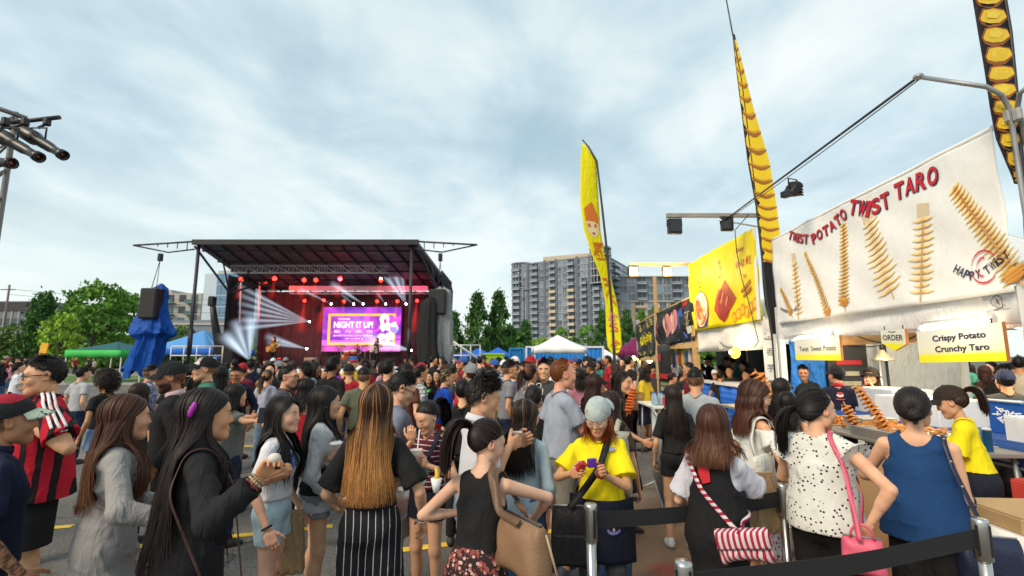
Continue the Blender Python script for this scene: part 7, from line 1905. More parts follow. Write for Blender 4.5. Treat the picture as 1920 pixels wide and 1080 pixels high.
 # floodlight beams
def flood(label,p,lit,rz=0,sc_=1.0):
 t=empty('floodlight',p,rz,label,'floodlight','floodlights on the stall beams');s_=sc_
 mb=MB();mb.box((0,0,-.13*s_),(.22*s_,.09*s_,.25*s_),bev=.012);mb.build('housing',blackm if not lit else mat('flood body',(.08,.06,.04),.5),t);mb=MB();mb.tube([(-.12*s_,0,-.13*s_),(-.12*s_,0,.02),(.12*s_,0,.02),(.12*s_,0,-.13*s_)],.010,6);mb.build('bracket',blackm,t)
 mb=MB();mb.box((0,-.05*s_,-.13*s_),(.18*s_,.012,.18*s_));mb.build('lamp_glass',mat('lit glass',(1,.72,.25),.4,emit=16,ecol=(1,.66,.2))if lit else mat('dark lamp glass',(.02,.02,.022),.2,spec=.7),t)
 if lit:pt_light(Vector(p)+Vector((0,-.25,-.2)),30,(1,.66,.28),.06)
p0,p1=W(1180,496,12.0),W(1298,495,12.0);mb=MB();mb.box((p0+p1)/2,((p1-p0).length,.07,.07));mb.tube(catenary(p0+Vector((.2,-.05,0)),p1+Vector((0,-.05,0)),.06),.01,5);tag(mb.build('lamp_beam',wood),'timber beam holding the two lit floodlights','beam')
flood('lit floodlight on the outer end of the far beam',W(1187,500,11.95),True);flood('lit floodlight nearer the yellow banner on the far beam',W(1250,500,11.95),True)
p0,p1=W(1250,405,8.75),W(1420,403,8.75);mb=MB();mb.box((p0+p1)/2,((p1-p0).length,.07,.07));tag(mb.build('lamp_beam',mat('grey timber',(.30,.27,.23),.8,var=.15)),'grey timber beam holding the two unlit floodlights','beam')
flood('unlit black floodlight at the outer end of the near beam',W(1264,410,8.72),False,0,1.15);flood('unlit black floodlight next to the yellow banner top',W(1362,408,8.72),False,0,1.0)
# bent pipe over the stall
pa=[(SX+.02,YN+.02,0),(SX+.02,YN+.02,3.75),WX(1895,205,SX)]
pg=empty('pipe_gantry',(SX,YN,0),0,'bent grey pipe gantry over the white banner with a long level pipe','pipe');po_=-Vector((SX,YN,0))
k0,k1,k2,k3,k4=WX(1912,330,SX-.12),WX(1893,205,SX-.12),WX(1878,178,SX-.2),WX(1850,163,SX-.35),W(1722,144,4.35)
mb=MB();mb.tube([Vector((k0.x,k0.y,0))+po_,k0+po_,k1+po_,k2+po_,k3+po_,k4+po_],.020,10);mb.build('upright_pipe',steel,pg)
k5=W(1352,418,8.9);mb=MB();mb.tube([k4+po_,k5+po_],.014,8);mb.build('level_pipe',steeld,pg);mb=MB();mb.tube(catenary(k4+po_-Vector((0,0,.03)),k5+po_-Vector((0,0,.016)),.03),.006,6);mb.build('cable',blackm,pg)
mb=MB();mb.ball(k4+po_,.045,10,(1,1,.7));mb.build('elbow',steel,pg)
mb=MB();mb.tube([WX(1940,330,SX-.05)+po_,WX(1908,200,SX-.05)+po_,WX(1912,175,SX-.1)+po_,WX(1930,160,SX-.1)+po_],.020,8);mb.tube([Vector((SX-.05,WX(1940,330,SX-.05).y,0))+po_,WX(1940,330,SX-.05)+po_],.020,8);mb.build('second_pipe',steel,pg)
for u,v in((1890,218),(1908,215)):mb=MB();mb.box(WX(u,v,SX-.12)+po_,(.05,.07,.12),bev=.015);mb.build('clamp',mat('grey clamp',(.30,.31,.31),.5),pg)
mb=MB();mb.tube([WX(1352,416,3.9)if False else W(1346,412,8.7)+po_,W(1420,425,8.7)+po_],.016,6);mb.build('bracket_pipe',pipe,pg)
q=k4.lerp(k5,.40);qf=W(1487,352,k4.lerp(k5,.52).y)
fl2=empty('floodlight',qf,R(20),'black floodlight clamped to the long level pipe','floodlight','floodlights on the stall beams')
mb=MB();mb.box((0,0,-.02),(.13,.17,.20),rot=Euler((.3,.5,0)).to_quaternion(),bev=.015);
for k in range(5):mb.box((.09,0,-.09+.04*k),(.06,.16,.012),rot=Euler((.3,.5,0)).to_quaternion())
mb.build('housing',blackm,fl2);mb=MB();mb.tube([(-.08,0,-.02),(-.08,0,.13),(.08,0,.13),(.08,0,-.02)],.011,6);mb.build('bracket',blackm,fl2);mb=MB();mb.box((-.16,0,-.12),(.10,.10,.09),bev=.01);mb.build('ballast_box',blackm,fl2);mb=MB();mb.box((.02,.09,-.02),(.09,.012,.14));mb.build('lamp_glass',mat('red tinted glass',(.2,.02,.02),.3),fl2)
# ---- feather flags
def feather(label,base,outline,polepts,m,prints,Y,thick=.004):
 "outline: list of (v, u_left, u_right) rows of the sail from top to bottom as measured, built at distance Y"
 t=empty('feather_flag',base,0,label,'flag','feather flags');o=-Vector(base)
 rows=outline;n=len(rows)
 def fn(s,tt,off=0.0):
  x=tt*(n-1);i=min(n-2,int(x));k=x-i;v=rows[i][0]+(rows[i+1][0]-rows[i][0])*k;ul=rows[i][1]+(rows[i+1][1]-rows[i][1])*k;ur=rows[i][2]+(rows[i+1][2]-rows[i][2])*k
  p=W(ul+(ur-ul)*s,v,Y);tw=rows[i][3]+(rows[i+1][3]-rows[i][3])*k if len(rows[i])>3 else 0
  p.y+=-off+tw*(s-.5)+.005*math.sin(s*5+tt*11);return p+o
 mb=MB();mb.grid(fn,8,44,thick=thick);mb.build('sail',m,t)
 mb=MB();mb.tube([Vector(p)+o for p in polepts],[.022-.012*k/(len(polepts)-1)for k in range(len(polepts))],8);mb.build('pole',steeld,t);mb=MB();mb.box((0,0,.03),(.4,.4,.06),bev=.01);mb.build('base_plate',steeld,t)
 prints(fn,t);return fn
yv=cloth((.78,.70,.006),name='yellow flag',rough=.6,wr=.5,var=.04)
FY=6.5
rows=[(270,1092,1096,.0),(300,1088,1118,.05),(380,1087,1124,.1),(430,1093,1127,.1),(475,1107,1134,.1),(520,1125,1146,.08),(570,1135,1158,.04),(620,1137,1164,-.04),(650,1140,1165,-.05),(662,1147,1159,-.05)]
def prf(fn,t):
 mb=MB();mb.col=(.66,.17,.01);f3=lambda s,tt:fn(s,tt,.012)
 mb.poly([f3(s,tt)for s,tt in((.16,.25),(.60,.22),(.86,.27),(.92,.31),(.62,.30),(.2,.30))]);mb.col=(.78,.62,.38);mb.poly([fn(.55+.36*math.cos(a),.325+.045*math.sin(a),.009)for a in np.linspace(0,6.28,15)[:-1]]);mb.col=(.60,.10,.01)
 for s in(.35,.72):mb.poly([fn(s+.08*math.cos(a),.318+.008*math.sin(a),.014)for a in np.linspace(0,6.28,9)[:-1]])
 mb.poly([fn(.56+.1*math.cos(a),.352+.006*math.sin(a),.014)for a in np.linspace(0,6.28,9)[:-1]]);mb.build('printed_face',printm,t,True)
 for tt,cc,ry,n,sd in((.42,(.62,.14,.01),.030,7,3),(.46,(.62,.12,.01),.022,5,4),(.565,(.66,.12,.03),.03,3,5),(.64,(.66,.2,.01),.03,4,6),(.725,(.66,.25,.18),.03,6,7),(.765,(.64,.1,.05),.022,6,8),(.865,(.66,.22,.01),.026,6,9),(.925,(.66,.22,.01),.026,6,10)):
  mb=MB();mb.col=cc;strokes(mb,lambda x,y:fn(x,y,.012),((.55,tt),),.34,ry,sd,n);tag(mb.build('printed_lettering',printm,t,True),kind='stuff')
b0=W(1152,668,FY);b0.z=0
feather('yellow feather flag with a printed face and twisted sail',b0,rows,[b0,W(1153,690,FY),W(1148,600,FY),W(1139,480,FY),W(1128,380,FY),W(1119,302,FY),W(1104,276,FY),W(1092,262,FY)],yv,prf,FY)
spiralprint=[(.62,.40,.012),(.36,.12,.012),(.78,.58,.05)]
def potato_sail(nd,fn,t,cols=None,lo=.06,hi=.97,full=False):
 if full:
  mb=MB();mb.col=(.80,.56,.012);n_=40
  for k in range(n_):
   a0,a1=lo+(hi-lo)*k/n_,lo+(hi-lo)*(k+1)/n_;e=lambda t_:.05+.20*max(0,math.sin(t_*160))**3
   for m in range(4):
    g=lambda t_,q:e(t_)+(1-e(t_))*q/4
    mb.poly([fn(g(a0,m),a0,.008),fn(g(a0,m+1),a0,.008),fn(g(a1,m+1),a1,.008),fn(g(a1,m),a1,.008)])
  mb.build('printed_body',printm,t,True)
  for k in range(nd):
   t0=lo+(hi-lo)*(k+.6)/nd;h=(hi-lo)/nd;mb=MB();mb.col=(.36,.12,.015);q=[(s,t0+h*(.28*math.sin(s*3.1)+.18*s))for s in np.linspace(.05,1.0,9)]
   mb.poly([fn(s,a,.014)for s,a in q]+[fn(s,a+h*(.10+.09*math.sin(s*3.1)),.014)for s,a in q[::-1]]);mb.col=(.62,.32,.02);mb.poly([fn(s,a-h*.16,.012)for s,a in q[1:-1]]+[fn(s,a-h*.02,.012)for s,a in q[1:-1][::-1]]);mb.build('printed_slice',printm,t,True)
  mb=MB();mb.col=(.66,.48,.22);mb.poly([fn(.50,hi,.008),fn(.62,hi,.008),fn(.66,hi+.22,.008),fn(.52,hi+.22,.008)]);mb.build('printed_stick',printm,t,True)
  return
 for k in range(nd):
  t0=lo+(hi-lo)*k/nd;t1=lo+(hi-lo)*(k+1.0)/nd;mb=MB();h=t1-t0;base=.02 if k%2 else .0
  mb.col=(.30,.09,.012);mb.poly([fn(s,min(.995,tt),.006)for s,tt in((.06,t0+h*.62),(.2,t0+h*.1),(.55,t0),(.9,t0+h*.1),(.97,t0+h*.55),(.7,t0+h*.95),(.35,t0+h*1.05),(.12,t0+h*.9))])
  mb.col=(.74,.50,.03);mb.poly([fn(s,min(.993,tt),.010)for s,tt in((.10,t0+h*.62),(.24,t0+h*.18),(.55,t0+h*.08),(.87,t0+h*.18),(.93,t0+h*.5),(.68,t0+h*.80),(.36,t0+h*.86),(.14,t0+h*.78))])
  mb.col=(.80,.60,.06);mb.poly([fn(s,min(.99,tt),.013)for s,tt in((.3,t0+h*.3),(.6,t0+h*.2),(.75,t0+h*.35),(.6,t0+h*.6),(.3,t0+h*.6))]);mb.build('printed_slice',printm,t,True)
F2=8.2
rows2=[(64,1373,1377),(120,1379,1392),(200,1389,1412),(300,1401,1442),(380,1415,1455),(440,1424,1462),(500,1428,1468),(530,1430,1474),(570,1434,1477),(600,1441,1466),(640,1446,1457)]
b2=W(1450,660,F2);b2.z=0
feather('tall black feather flag printed with a long yellow potato spiral',b2,rows2,[b2,W(1449,640,F2),W(1437,560,F2),W(1424,440,F2),W(1409,300,F2),W(1390,150,F2),W(1373,60,F2),W(1362,0,F2),W(1354,-60,F2)],cloth((.014,.013,.016),name='black flag',rough=.6,wr=.5),lambda fn,t:potato_sail(17,fn,t,lo=.02,hi=.585,full=True),F2)
F3=4.05
rows3=[(-160,1796,1845),(-60,1812,1868),(0,1824,1886),(70,1834,1897),(140,1846,1904),(200,1856,1908),(260,1868,1914),(330,1896,1916),(345,1900,1914)]
b3=W(1935,668,F3);b3.z=0
feather('black feather flag with yellow potato slices behind the right end of the banner',b3,rows3,[b3,W(1930,500,F3),W(1918,330,F3),W(1908,200,F3),W(1895,60,F3),W(1872,-80,F3),W(1845,-180,F3)],cloth((.014,.013,.016),name='black flag',rough=.6,wr=.5),lambda fn,t:potato_sail(15,fn,t,lo=.02,hi=.98),F3)
# ------------------------------------------------------------------ the people
def col(r,g,b):return srgb(r,g,b)
BLK=cloth((.014,.014,.016));NAVY=cloth((.012,.016,.040));WHT=cloth((.66,.67,.72),name='white cotton');GRY=cloth((.20,.21,.23));LGRY=cloth((.36,.37,.39));BLUEGRY=cloth((.30,.34,.43));YEL=cloth((.80,.66,.012),name='yellow cotton',var=.04)
CHAR=cloth((.055,.057,.062));OLV=cloth((.115,.125,.085));LDEN=denim((.34,.46,.58));MDEN=denim((.06,.11,.22));DDEN=denim((.02,.03,.065));KHA=cloth((.38,.28,.17));REDC=cloth((.36,.018,.03));MARN=cloth((.13,.015,.03))
FRM=mat('glasses frame',(.012,.012,.014),.3,spec=.6);SILV=mat('silver frame',(.6,.6,.62),.25,.8);LENS=mat('lens',(.55,.6,.62),.05,alpha=.18)
def sneak(v):return(v,v,v)
PEOPLE={}
YS=dict(capman=2.4,jersey=3.45,greydress=2.58,purpleclip=2.32,smile=3.2,cardigan=3.55,ombre=2.78,glassesman=3.75,stripegirl=3.62,spiky=3.02,blacktank=2.42,lightblue=3.4,sunglasses=4.5,redhead=4.25,yellowlady=3.28,bob=2.8,wavy=3.75,small=4.6,dots=2.88,bluetop=2.86,server=3.78,beard=4.3,packwoman=3.95,phonewoman=4.9,eater=5.2)
CAMP=Vector((0,0,CAM_H))
def pp(key,label,u,vt,Y,a,sex='f',lod=None,dh=.015,**k):
 if key in YS:
  f_=YS[key]/Y;Y=YS[key]
  for n in('aL','aR'):
   if n in k and 'w' in k[n]:k[n]=dict(k[n],w=CAMP+(k[n]['w']-CAMP)*f_)
 p=W(u,vt,Y);az=math.degrees(math.atan2(p.x,Y));h=max(1.45,min(1.92,(p.z-dh)/1.012))
 if lod is None:lod=0 if Y<3.8 else(1 if Y<9.5 else 2)
 k.setdefault('group','people in the festival crowd')
 q=person(label,p.x,Y,a+az,h,sex,lod=lod,seed=int(u*3+vt),**k);q.u=u;q.Y=Y;PEOPLE[key]=q;return q
TEE=lambda m,**k:dict(dict(kind='tee',mat=m),**k)
PANTS=lambda m,**k:dict(dict(kind='pants',mat=m),**k)
SHORTS=lambda m,**k:dict(dict(kind='shorts',mat=m,hem=.52),**k)
LONG=lambda**k:dict(dict(style='long',length=.42,n=420),**k)
SHORT=lambda**k:dict(dict(style='short',n=420),**k)
PONY=lambda**k:dict(dict(style='pony',length=.30,n=420),**k)
w=lambda u,v,Y,**k:dict(dict(w=W(u,v,Y)),**k)
# --- front row, left to right
pp('capman','man at the left edge in a black and red cap with patterned brim',12,730,2.0,82,'m',skin=TAN,w=1.08,head=dict(chub=.004),top=TEE(NAVY,hem=.86,collar=True,sleeve=.75),bottom=PANTS(DDEN),hair=SHORT(fade=True,spike=.02),tattoo='R',aR=dict(t=(.27,.10,.87),elbow=(.3,-1,0)),cap=dict(mat=cloth((.02,.02,.022),name='cap cloth'),mat2=cloth((.33,.018,.035),name='cap cloth'),top2=True,brimmat=cloth((.50,.58,.44),'camo',(.02,.02,.022),.03,.42,name='patterned brim')))
q=pp('jersey','heavy man in a red and black striped football jersey and black shorts',100,658,3.05,270,'m',skin=PINK if False else LIGHT,w=1.34,head=dict(chub=.010,pitch=-4),top=TEE(cloth((.46,.012,.03),'v',(.016,.010,.012),.082,.42,name='jersey',ang=1.30,wr=.3),hem=.80,sleeve=.72,loose=.05,belly=1.15,pad=.024,sloose=.03),bottom=SHORTS(BLK,hem=.52,pad=.03,wide=.04),hair=SHORT(spike=.035,n=700),aL=w(58,800,2.85,hand='grip',thumb=(0,.2,1),elbow=(-.7,-.3,-1)),aR=dict(t=(.10,.33,1.20),hand='relaxed',elbow=(.7,-.2,-1)),glasses=dict(mat=FRM,r=.0028))
for k in range(3):
 dx=-.028+.028*k;J=q.J;strap(q,[J['neck']+A3(-.055,dx+.02,.05),J['shL']+A3(.05,dx+.005,.09),J['shL']+A3(-.05,dx,.05),J['shL']*.45+J['elL']*.55+A3(-.08,dx,.02)],.017,cloth((.72,.70,.70),name='white stripe'),'sleeve_stripe',q.root,.0035,26,.0015).matrix_parent_inverse=q.M.inverted()
pp('greydress','woman with long brown hair in a plain grey long sleeved dress',232,728,2.4,84,w=1.10,skin=LIGHT,head=dict(chub=.004),top=dict(kind='dress',mat=cloth((.275,.265,.26),name='grey dress',wr=.6),hem=.50,sleeve=1.72,pad=.020,loose=.06,amp=.013,vneck=.05),hair=LONG(color=(.050,.020,.012),tip=(.105,.045,.022),length=.40,n=620,wave=.006,front_u=.12),aR=w(330,975,2.28,hand='grip',thumb=(0,1,.3),elbow=(.6,-.8,-.6)),aL=dict(t=(.02,.24,1.08),hand='grip',elbow=(-.8,-.3,-.5)),shoes=(.1,.08,.07))
pp('purpleclip','woman with very long black hair, a purple hair clip and a loose black shirt',382,716,1.98,80,w=1.06,skin=LIGHT,head=dict(chub=.004,yaw=4),top=TEE(cloth((.016,.016,.019),name='black blouse',wr=.7),hem=.66,sleeve=1.78,loose=.05,pad=.022,amp=.013,sloose=.03),bottom=PANTS(BLK),hair=LONG(color=(.012,.008,.008),length=.60,n=800,front_u=.05,volume=1.17,side_open=70),aR=w(488,895,1.86,hand='pinch',hd=(.5,.2,1),thumb=(0,1,.2),elbow=(.5,-.6,-1)),aL=dict(t=(-.08,.36,1.20),hand='pinch',elbow=(-.7,-.3,-1)))
pp('smile','smiling young woman with long black hair in a white T-shirt and pale denim shorts',528,734,2.88,110,skin=FAIR,head=dict(smile=True,yaw=6,pitch=2),top=TEE(WHT,hem=1.01,sleeve=.6,loose=-.008,pad=.012),bottom=SHORTS(denim((.42,.55,.62)),hem=.735,waist=1.07,wide=.03,pad=.012),hair=LONG(length=.43,n=700,part=.2,front_u=.35,volume=1.16),aR=dict(t=(.27,.07,.87)),aL=dict(t=(-.24,.10,.87)))
pp('cardigan','young woman with glasses, long black hair and a pale grey open shirt',606,716,3.12,84,skin=FAIR,top=TEE(BLK,hem=.92,sleeve=0),bottom=SHORTS(cloth((.22,.23,.25)),hem=.76),hair=LONG(length=.44,n=700,front_u=.12,volume=1.17),aL=w(622,858,3.0,hand='grip',thumb=(0,.3,1),elbow=(-.5,-.6,-1)),aR=dict(t=(.22,.09,.90)),glasses=dict(mat=SILV,round=True,r=.0016),shoes=(.03,.03,.03))
q=PEOPLE['cardigan']
pp('ombre','woman with long hair fading to copper blond, black T-shirt and pinstriped trousers',706,711,2.43,14,skin=FAIR,top=TEE(cloth((.013,.013,.014),name='black tee',wr=.6),hem=1.02,sleeve=.85,loose=-.008,sloose=.03),bottom=PANTS(cloth((.014,.014,.018),'v',(.50,.50,.52),.036,.10,name='pinstripe',ang=.35),flare=.075,waist=1.07,pad=.022),hair=LONG(color=(.030,.013,.008),tip=(.36,.17,.055),streak=((.26,.115,.035),.2),length=.44,n=1000,volume=1.18,front_u=.0),aR=dict(t=(.285,.075,.915),elbow=(.55,-.9,0),thumb=(-.5,1,0)),aL=dict(t=(-.24,.20,.98)))
pp('glassesman','man with short black hair and dark glasses in a slate blue T-shirt looking down',748,688,3.35,82,'m',skin=FAIR,head=dict(pitch=-24,eyes='closed'),w=1.08,top=TEE(cloth((.17,.185,.25)),hem=.84,sleeve=.7),bottom=SHORTS(cloth((.15,.15,.14)),hem=.52),hair=SHORT(spike=.045,n=900),glasses=dict(mat=FRM,r=.003),aR=w(778,858,3.15,hand='grip',thumb=(0,.3,1),elbow=(.5,-.8,-1)),aL=w(800,850,3.3,hand='grip'),shoes=(.02,.02,.022))
pp('stripegirl','girl in a maroon and white striped T-shirt drinking through a straw',806,744,3.28,218,skin=FAIR,head=dict(pitch=-24,eyes='closed',yaw=8),top=TEE(cloth((.115,.016,.032),'h',(.62,.58,.58),.034,.17,name='striped jersey',wr=.3),hem=1.0,sleeve=.55),bottom=SHORTS(cloth((.012,.013,.026),name='navy shorts'),hem=.76,waist=1.06),hair=PONY(length=.28,n=700,tail_at=(0,-.95,.32)),aR=w(772,826,3.10,hand='pinch',hd=(.2,.3,1),thumb=(0,.3,1),elbow=(.9,-.2,-1)),aL=w(800,872,3.08,hand='grip',thumb=(0,.2,1),elbow=(-.8,-.6,-.6)))
pp('spiky','young man with spiky black hair in a white polo shirt looking down at his food',898,694,2.75,74,'m',skin=LIGHT,head=dict(pitch=-14,eyes='closed',yaw=4),top=TEE(cloth((.60,.61,.68),name='white polo'),hem=.84,sleeve=.66,collar=True),bottom=PANTS(LDEN,pad=.02),hair=dict(style='spiky',spike=.068,n=1500),aR=w(955,838,2.77,hand='grip',thumb=(0,.2,1),hd=(-.3,1,.2),elbow=(.5,-.9,-1)),aL=w(968,830,2.92,hand='grip',hd=(.3,1,.2),thumb=(0,.2,1),elbow=(-.6,-.6,-1)))
pp('blacktank','woman in a sleeveless black top and flowered skirt, ponytail, carrying a tan leather bag',898,776,2.22,22,skin=FAIR,lean=9,head=dict(yaw=42,pitch=-16,eyes='closed'),top=dict(kind='tank',mat=cloth((.014,.014,.016),name='black knit',wr=.4),hem=.99,sleeve=0,loose=-.012,pad=.010,amp=.006,neckr=.064),bottom=dict(kind='skirt',mat=cloth((.030,.018,.020),'floral',(.55,.34,.30),.022,.34,name='flowered skirt'),hem=.44,waist=1.06,flare=.10,pad=.018,amp=.014),hair=PONY(length=.30,n=1000,tail_at=(-.1,-.95,.28),color=(.016,.010,.009)),aR=dict(w=W(1000,975,2.44),elbow=(1,.1,.35),hand='relaxed',thumb=(0,.3,1)),aL=dict(w=W(872,960,2.36),elbow=(-1,-.55,-.1),hand='grip',thumb=(0,.5,1)))
pp('lightblue','woman with long straight dark hair in a pale blue blouse, seen from behind',984,742,3.05,22,skin=LIGHT,head=dict(yaw=20),top=TEE(cloth((.42,.53,.60),name='pale blouse'),hem=.86,sleeve=1.3),bottom=PANTS(MDEN),hair=LONG(length=.36,n=900,front_u=.0,volume=1.19,color=(.016,.011,.009),streak=((.10,.05,.025),.12)))
pp('sunglasses','dark haired woman in a black top with white sunglasses pushed up on her head',1000,716,4.1,12,skin=LIGHT,top=TEE(BLK,hem=.84,sleeve=.55,backneck=.04),bottom=SHORTS(MDEN),hair=dict(style='tied',n=500,length=.2,tail_at=(0,-.85,-.25)))
pp('redhead','balding man with ginger hair in a pale grey T-shirt',1050,666,3.75,68,'m',skin=PINK,w=1.20,head=dict(chub=.006),top=TEE(cloth((.31,.345,.42),name='grey blue tee'),hem=.92,sleeve=.62,belly=1.0),bottom=SHORTS(cloth((.20,.19,.16)),hem=.50),hair=dict(style='balding',n=700,spike=.022,color=(.19,.055,.014)),aR=dict(t=(.12,.36,1.14),elbow=(.6,-.6,-1),hand='relaxed'),shoes=(.05,.06,.08))
pp('yellowlady','festival worker facing the camera in a yellow T-shirt, backwards pale cap and navy apron',1122,736,2.96,186,skin=LIGHT,lean=3,head=dict(pitch=-22,yaw=8,eyes='closed',chub=.003),top=TEE(YEL,hem=.97,sleeve=.78,loose=.03,pad=.02,sloose=.03,amp=.012),bottom=PANTS(CHAR,pad=.02),hair=dict(style='bob',length=.17,n=620,color=(.28,.050,.014),volume=1.12),cap=dict(mat=cloth((.35,.42,.43),'camo',(.42,.48,.46),.08,.5,name='pale cap'),back=True,f=1.20),glasses=dict(mat=SILV,r=.0015,lens=LENS),aR=w(1072,888,2.74,hand='pinch',thumb=(0,.1,1),elbow=(1,-.2,-1)),aL=w(1122,886,2.74,hand='pinch',hd=(-.8,.3,.1),thumb=(0,.1,1),elbow=(-1,-.3,-1)),shoes=(.03,.03,.05))
pp('bob','woman with chin length brown hair in a black pinafore over a white T-shirt',1333,750,2.42,14,skin=FAIR,top=TEE(cloth((.58,.58,.66),name='white tee'),hem=1.0,sleeve=.8,sloose=.035,over=dict(name='pinafore',mat=cloth((.013,.013,.015),name='black pinafore',wr=.5),hem=.46,loose=.03,cut=None)),hair=dict(style='bob',length=.20,n=1000,color=(.050,.020,.012),tip=(.10,.042,.022),volume=1.20),aR=w(1410,918,2.62,hand='grip',thumb=(0,.3,1),elbow=(.8,-.8,-.6)),aL=dict(t=(-.22,.24,.98)))
pp('wavy','woman with wavy brown hair, glasses and a white off the shoulder top',1408,706,3.42,58,skin=LIGHT,head=dict(pitch=-12,eyes='closed',yaw=16),top=TEE(cloth((.66,.67,.64),name='white top'),hem=.90,sleeve=.5,cut=1.34,neckr=.13,sloose=.04),bottom=dict(kind='skirt',mat=cloth((.4,.42,.45),'floral',(.5,.08,.12),.05,.35,name='flower print'),hem=.40,flare=.06),hair=LONG(length=.24,n=900,wave=.012,color=(.052,.022,.016),tip=(.085,.032,.018),volume=1.22),glasses=dict(mat=SILV,r=.0017),aR=dict(t=(.16,.26,1.06),hand='grip',elbow=(.7,-.7,-.4)))
pp('blackcap','woman in a dark navy T-shirt and black cap seen from behind',1462,704,5.3,28,skin=LIGHT,top=TEE(NAVY,hem=.84),bottom=PANTS(DDEN),hair=LONG(length=.3,n=500),cap=dict(mat=cloth((.016,.016,.018),name='cap cloth')))
pp('small','short woman with shoulder length black hair and a black shoulder strap, behind the dotted blouse',1474,728,4.3,8,skin=LIGHT,top=TEE(cloth((.50,.50,.46)),hem=.84,sleeve=0),bottom=dict(kind='skirt',mat=cloth((.36,.42,.42),'floral',(.12,.2,.2),.06,.35,name='print'),hem=.3,flare=.06),hair=dict(style='bob',length=.25,n=600))
pp('dots','woman in a white blouse with black dots, low ponytail and pink shoulder bag',1524,718,2.62,12,w=1.20,skin=FAIR,head=dict(yaw=34,pitch=-4,chub=.006),top=dict(kind='tank',mat=cloth((.64,.64,.60),'dots',(.012,.012,.014),.024,.25,name='dotted blouse',wr=.3),hem=.88,sleeve=.20,loose=.03,pad=.022,sloose=.05,amp=.012),bottom=PANTS(cloth((.012,.012,.013),name='black trousers'),pad=.016),hair=PONY(length=.27,n=1000,tail_at=(-.35,-.95,-.22),volume=1.16),aR=dict(t=(.235,-.12,.97),elbow=(1,-.45,0),hand='flat',thumb=(0,0,1),hd=(-.4,.15,-.8)),aL=dict(t=(-.10,.30,1.05),elbow=(-.9,-.4,-.4)))
pp('bluetop','woman in a sleeveless dark blue top and black shorts, hair tied low',1706,716,2.66,2,w=1.22,skin=FAIR,head=dict(chub=.006,yaw=6),top=dict(kind='tank',mat=cloth((.012,.05,.15),name='blue top',wr=.25),hem=.83,sleeve=0,loose=.06,pad=.022,amp=.012,backneck=.06,hole=.05,neckr=.075),bottom=SHORTS(cloth((.014,.014,.016),name='black shorts'),hem=.50,pad=.018),hair=dict(style='tied',length=.22,n=1000,tail_at=(.15,-.9,-.32),volume=1.14,color=(.012,.009,.008)),aL=dict(t=(-.12,.28,1.10),elbow=(-.9,-.3,-.5)),aR=dict(t=(.13,.26,1.10),elbow=(.25,-.4,-1)))
pp('server','server with a dark cap and ponytail in a yellow T-shirt and navy apron, facing left',1812,716,3.4,276,skin=LIGHT,lean=8,head=dict(pitch=-18,eyes='closed'),top=TEE(YEL,hem=1.02,sleeve=.72,loose=.02,sloose=.03),bottom=dict(kind='skirt',mat=cloth((.013,.015,.026),name='navy apron'),hem=.46,waist=1.10,flare=.02,pad=.018),hair=PONY(length=.24,n=900,tail_at=(0,-.98,.30),color=(.030,.015,.010)),cap=dict(mat=cloth((.030,.020,.016),name='brown cap'),f=1.18),aL=dict(t=(-.10,.34,1.02),elbow=(-.5,-.8,-.6)),aR=dict(t=(.10,.34,1.02),elbow=(.5,-.8,-.6)))
# --- second rank
pp('beard','bearded man in a black cap and black jacket with a pink collar stripe, facing left',332,668,3.95,278,'m',skin=(.40,.20,.11),w=1.12,beard=.9,head=dict(pitch=-12,eyes='closed'),top=TEE(BLK,hem=.84,sleeve=1.9,collar=cloth((.55,.40,.45))),bottom=PANTS(BLK),hair=SHORT(fade=True),cap=dict(mat=cloth((.014,.015,.018),name='cap cloth')),dh=.035)
pp('smoker','man in a white fronted black cap and green T-shirt smoking a cigarette',392,661,5.6,268,'m',skin=LIGHT,top=TEE(cloth((.05,.19,.13)),hem=.84),bottom=PANTS(DDEN),hair=SHORT(fade=True),cap=dict(mat=cloth((.014,.015,.018),name='cap cloth'),mat2=cloth((.72,.70,.70),name='cap front'),front2=True,logo=mat('badge',(.30,.06,.08),.6)),dh=.035)
pp('patterned','short haired man in a pale blue patterned shirt beside the blue tarpaulin',282,680,7.3,82,'m',skin=LIGHT,top=TEE(cloth((.34,.38,.52),'floral',(.14,.18,.34),.03,.35,name='patterned shirt'),hem=.84),bottom=SHORTS(KHA),hair=SHORT(fade=True))
pp('curly','woman with a big curly dark hairdo, black top and denim shorts seen from behind',205,684,6.1,330,skin=TAN,top=TEE(BLK,hem=.98,sleeve=.5),bottom=SHORTS(denim((.12,.20,.36)),hem=.70),hair=dict(style='curly',n=900,volume=1.45,color=(.016,.010,.008)),dh=.08)
pp('brownback','brown haired person half hidden behind the grey dress',262,712,4.9,30,skin=LIGHT,top=TEE(CHAR),bottom=PANTS(DDEN),hair=LONG(color=(.02,.012,.01),n=400))
pp('greytee','man in a grey T-shirt behind the red jersey',155,684,8.4,60,'m',skin=LIGHT,top=TEE(LGRY),bottom=PANTS(DDEN),hair=SHORT())
pp('darkhair','person with dark hair hidden behind the cap brim at the left',60,735,4.4,20,skin=LIGHT,top=TEE(BLK),bottom=PANTS(BLK),hair=LONG(n=400))
pp('navyhood','man in a navy hooded jacket looking down beside the stage banner',446,681,7.2,196,'m',skin=TAN,head=dict(pitch=-16,eyes='closed'),top=TEE(NAVY,sleeve=1.9),bottom=PANTS(DDEN),hair=SHORT())
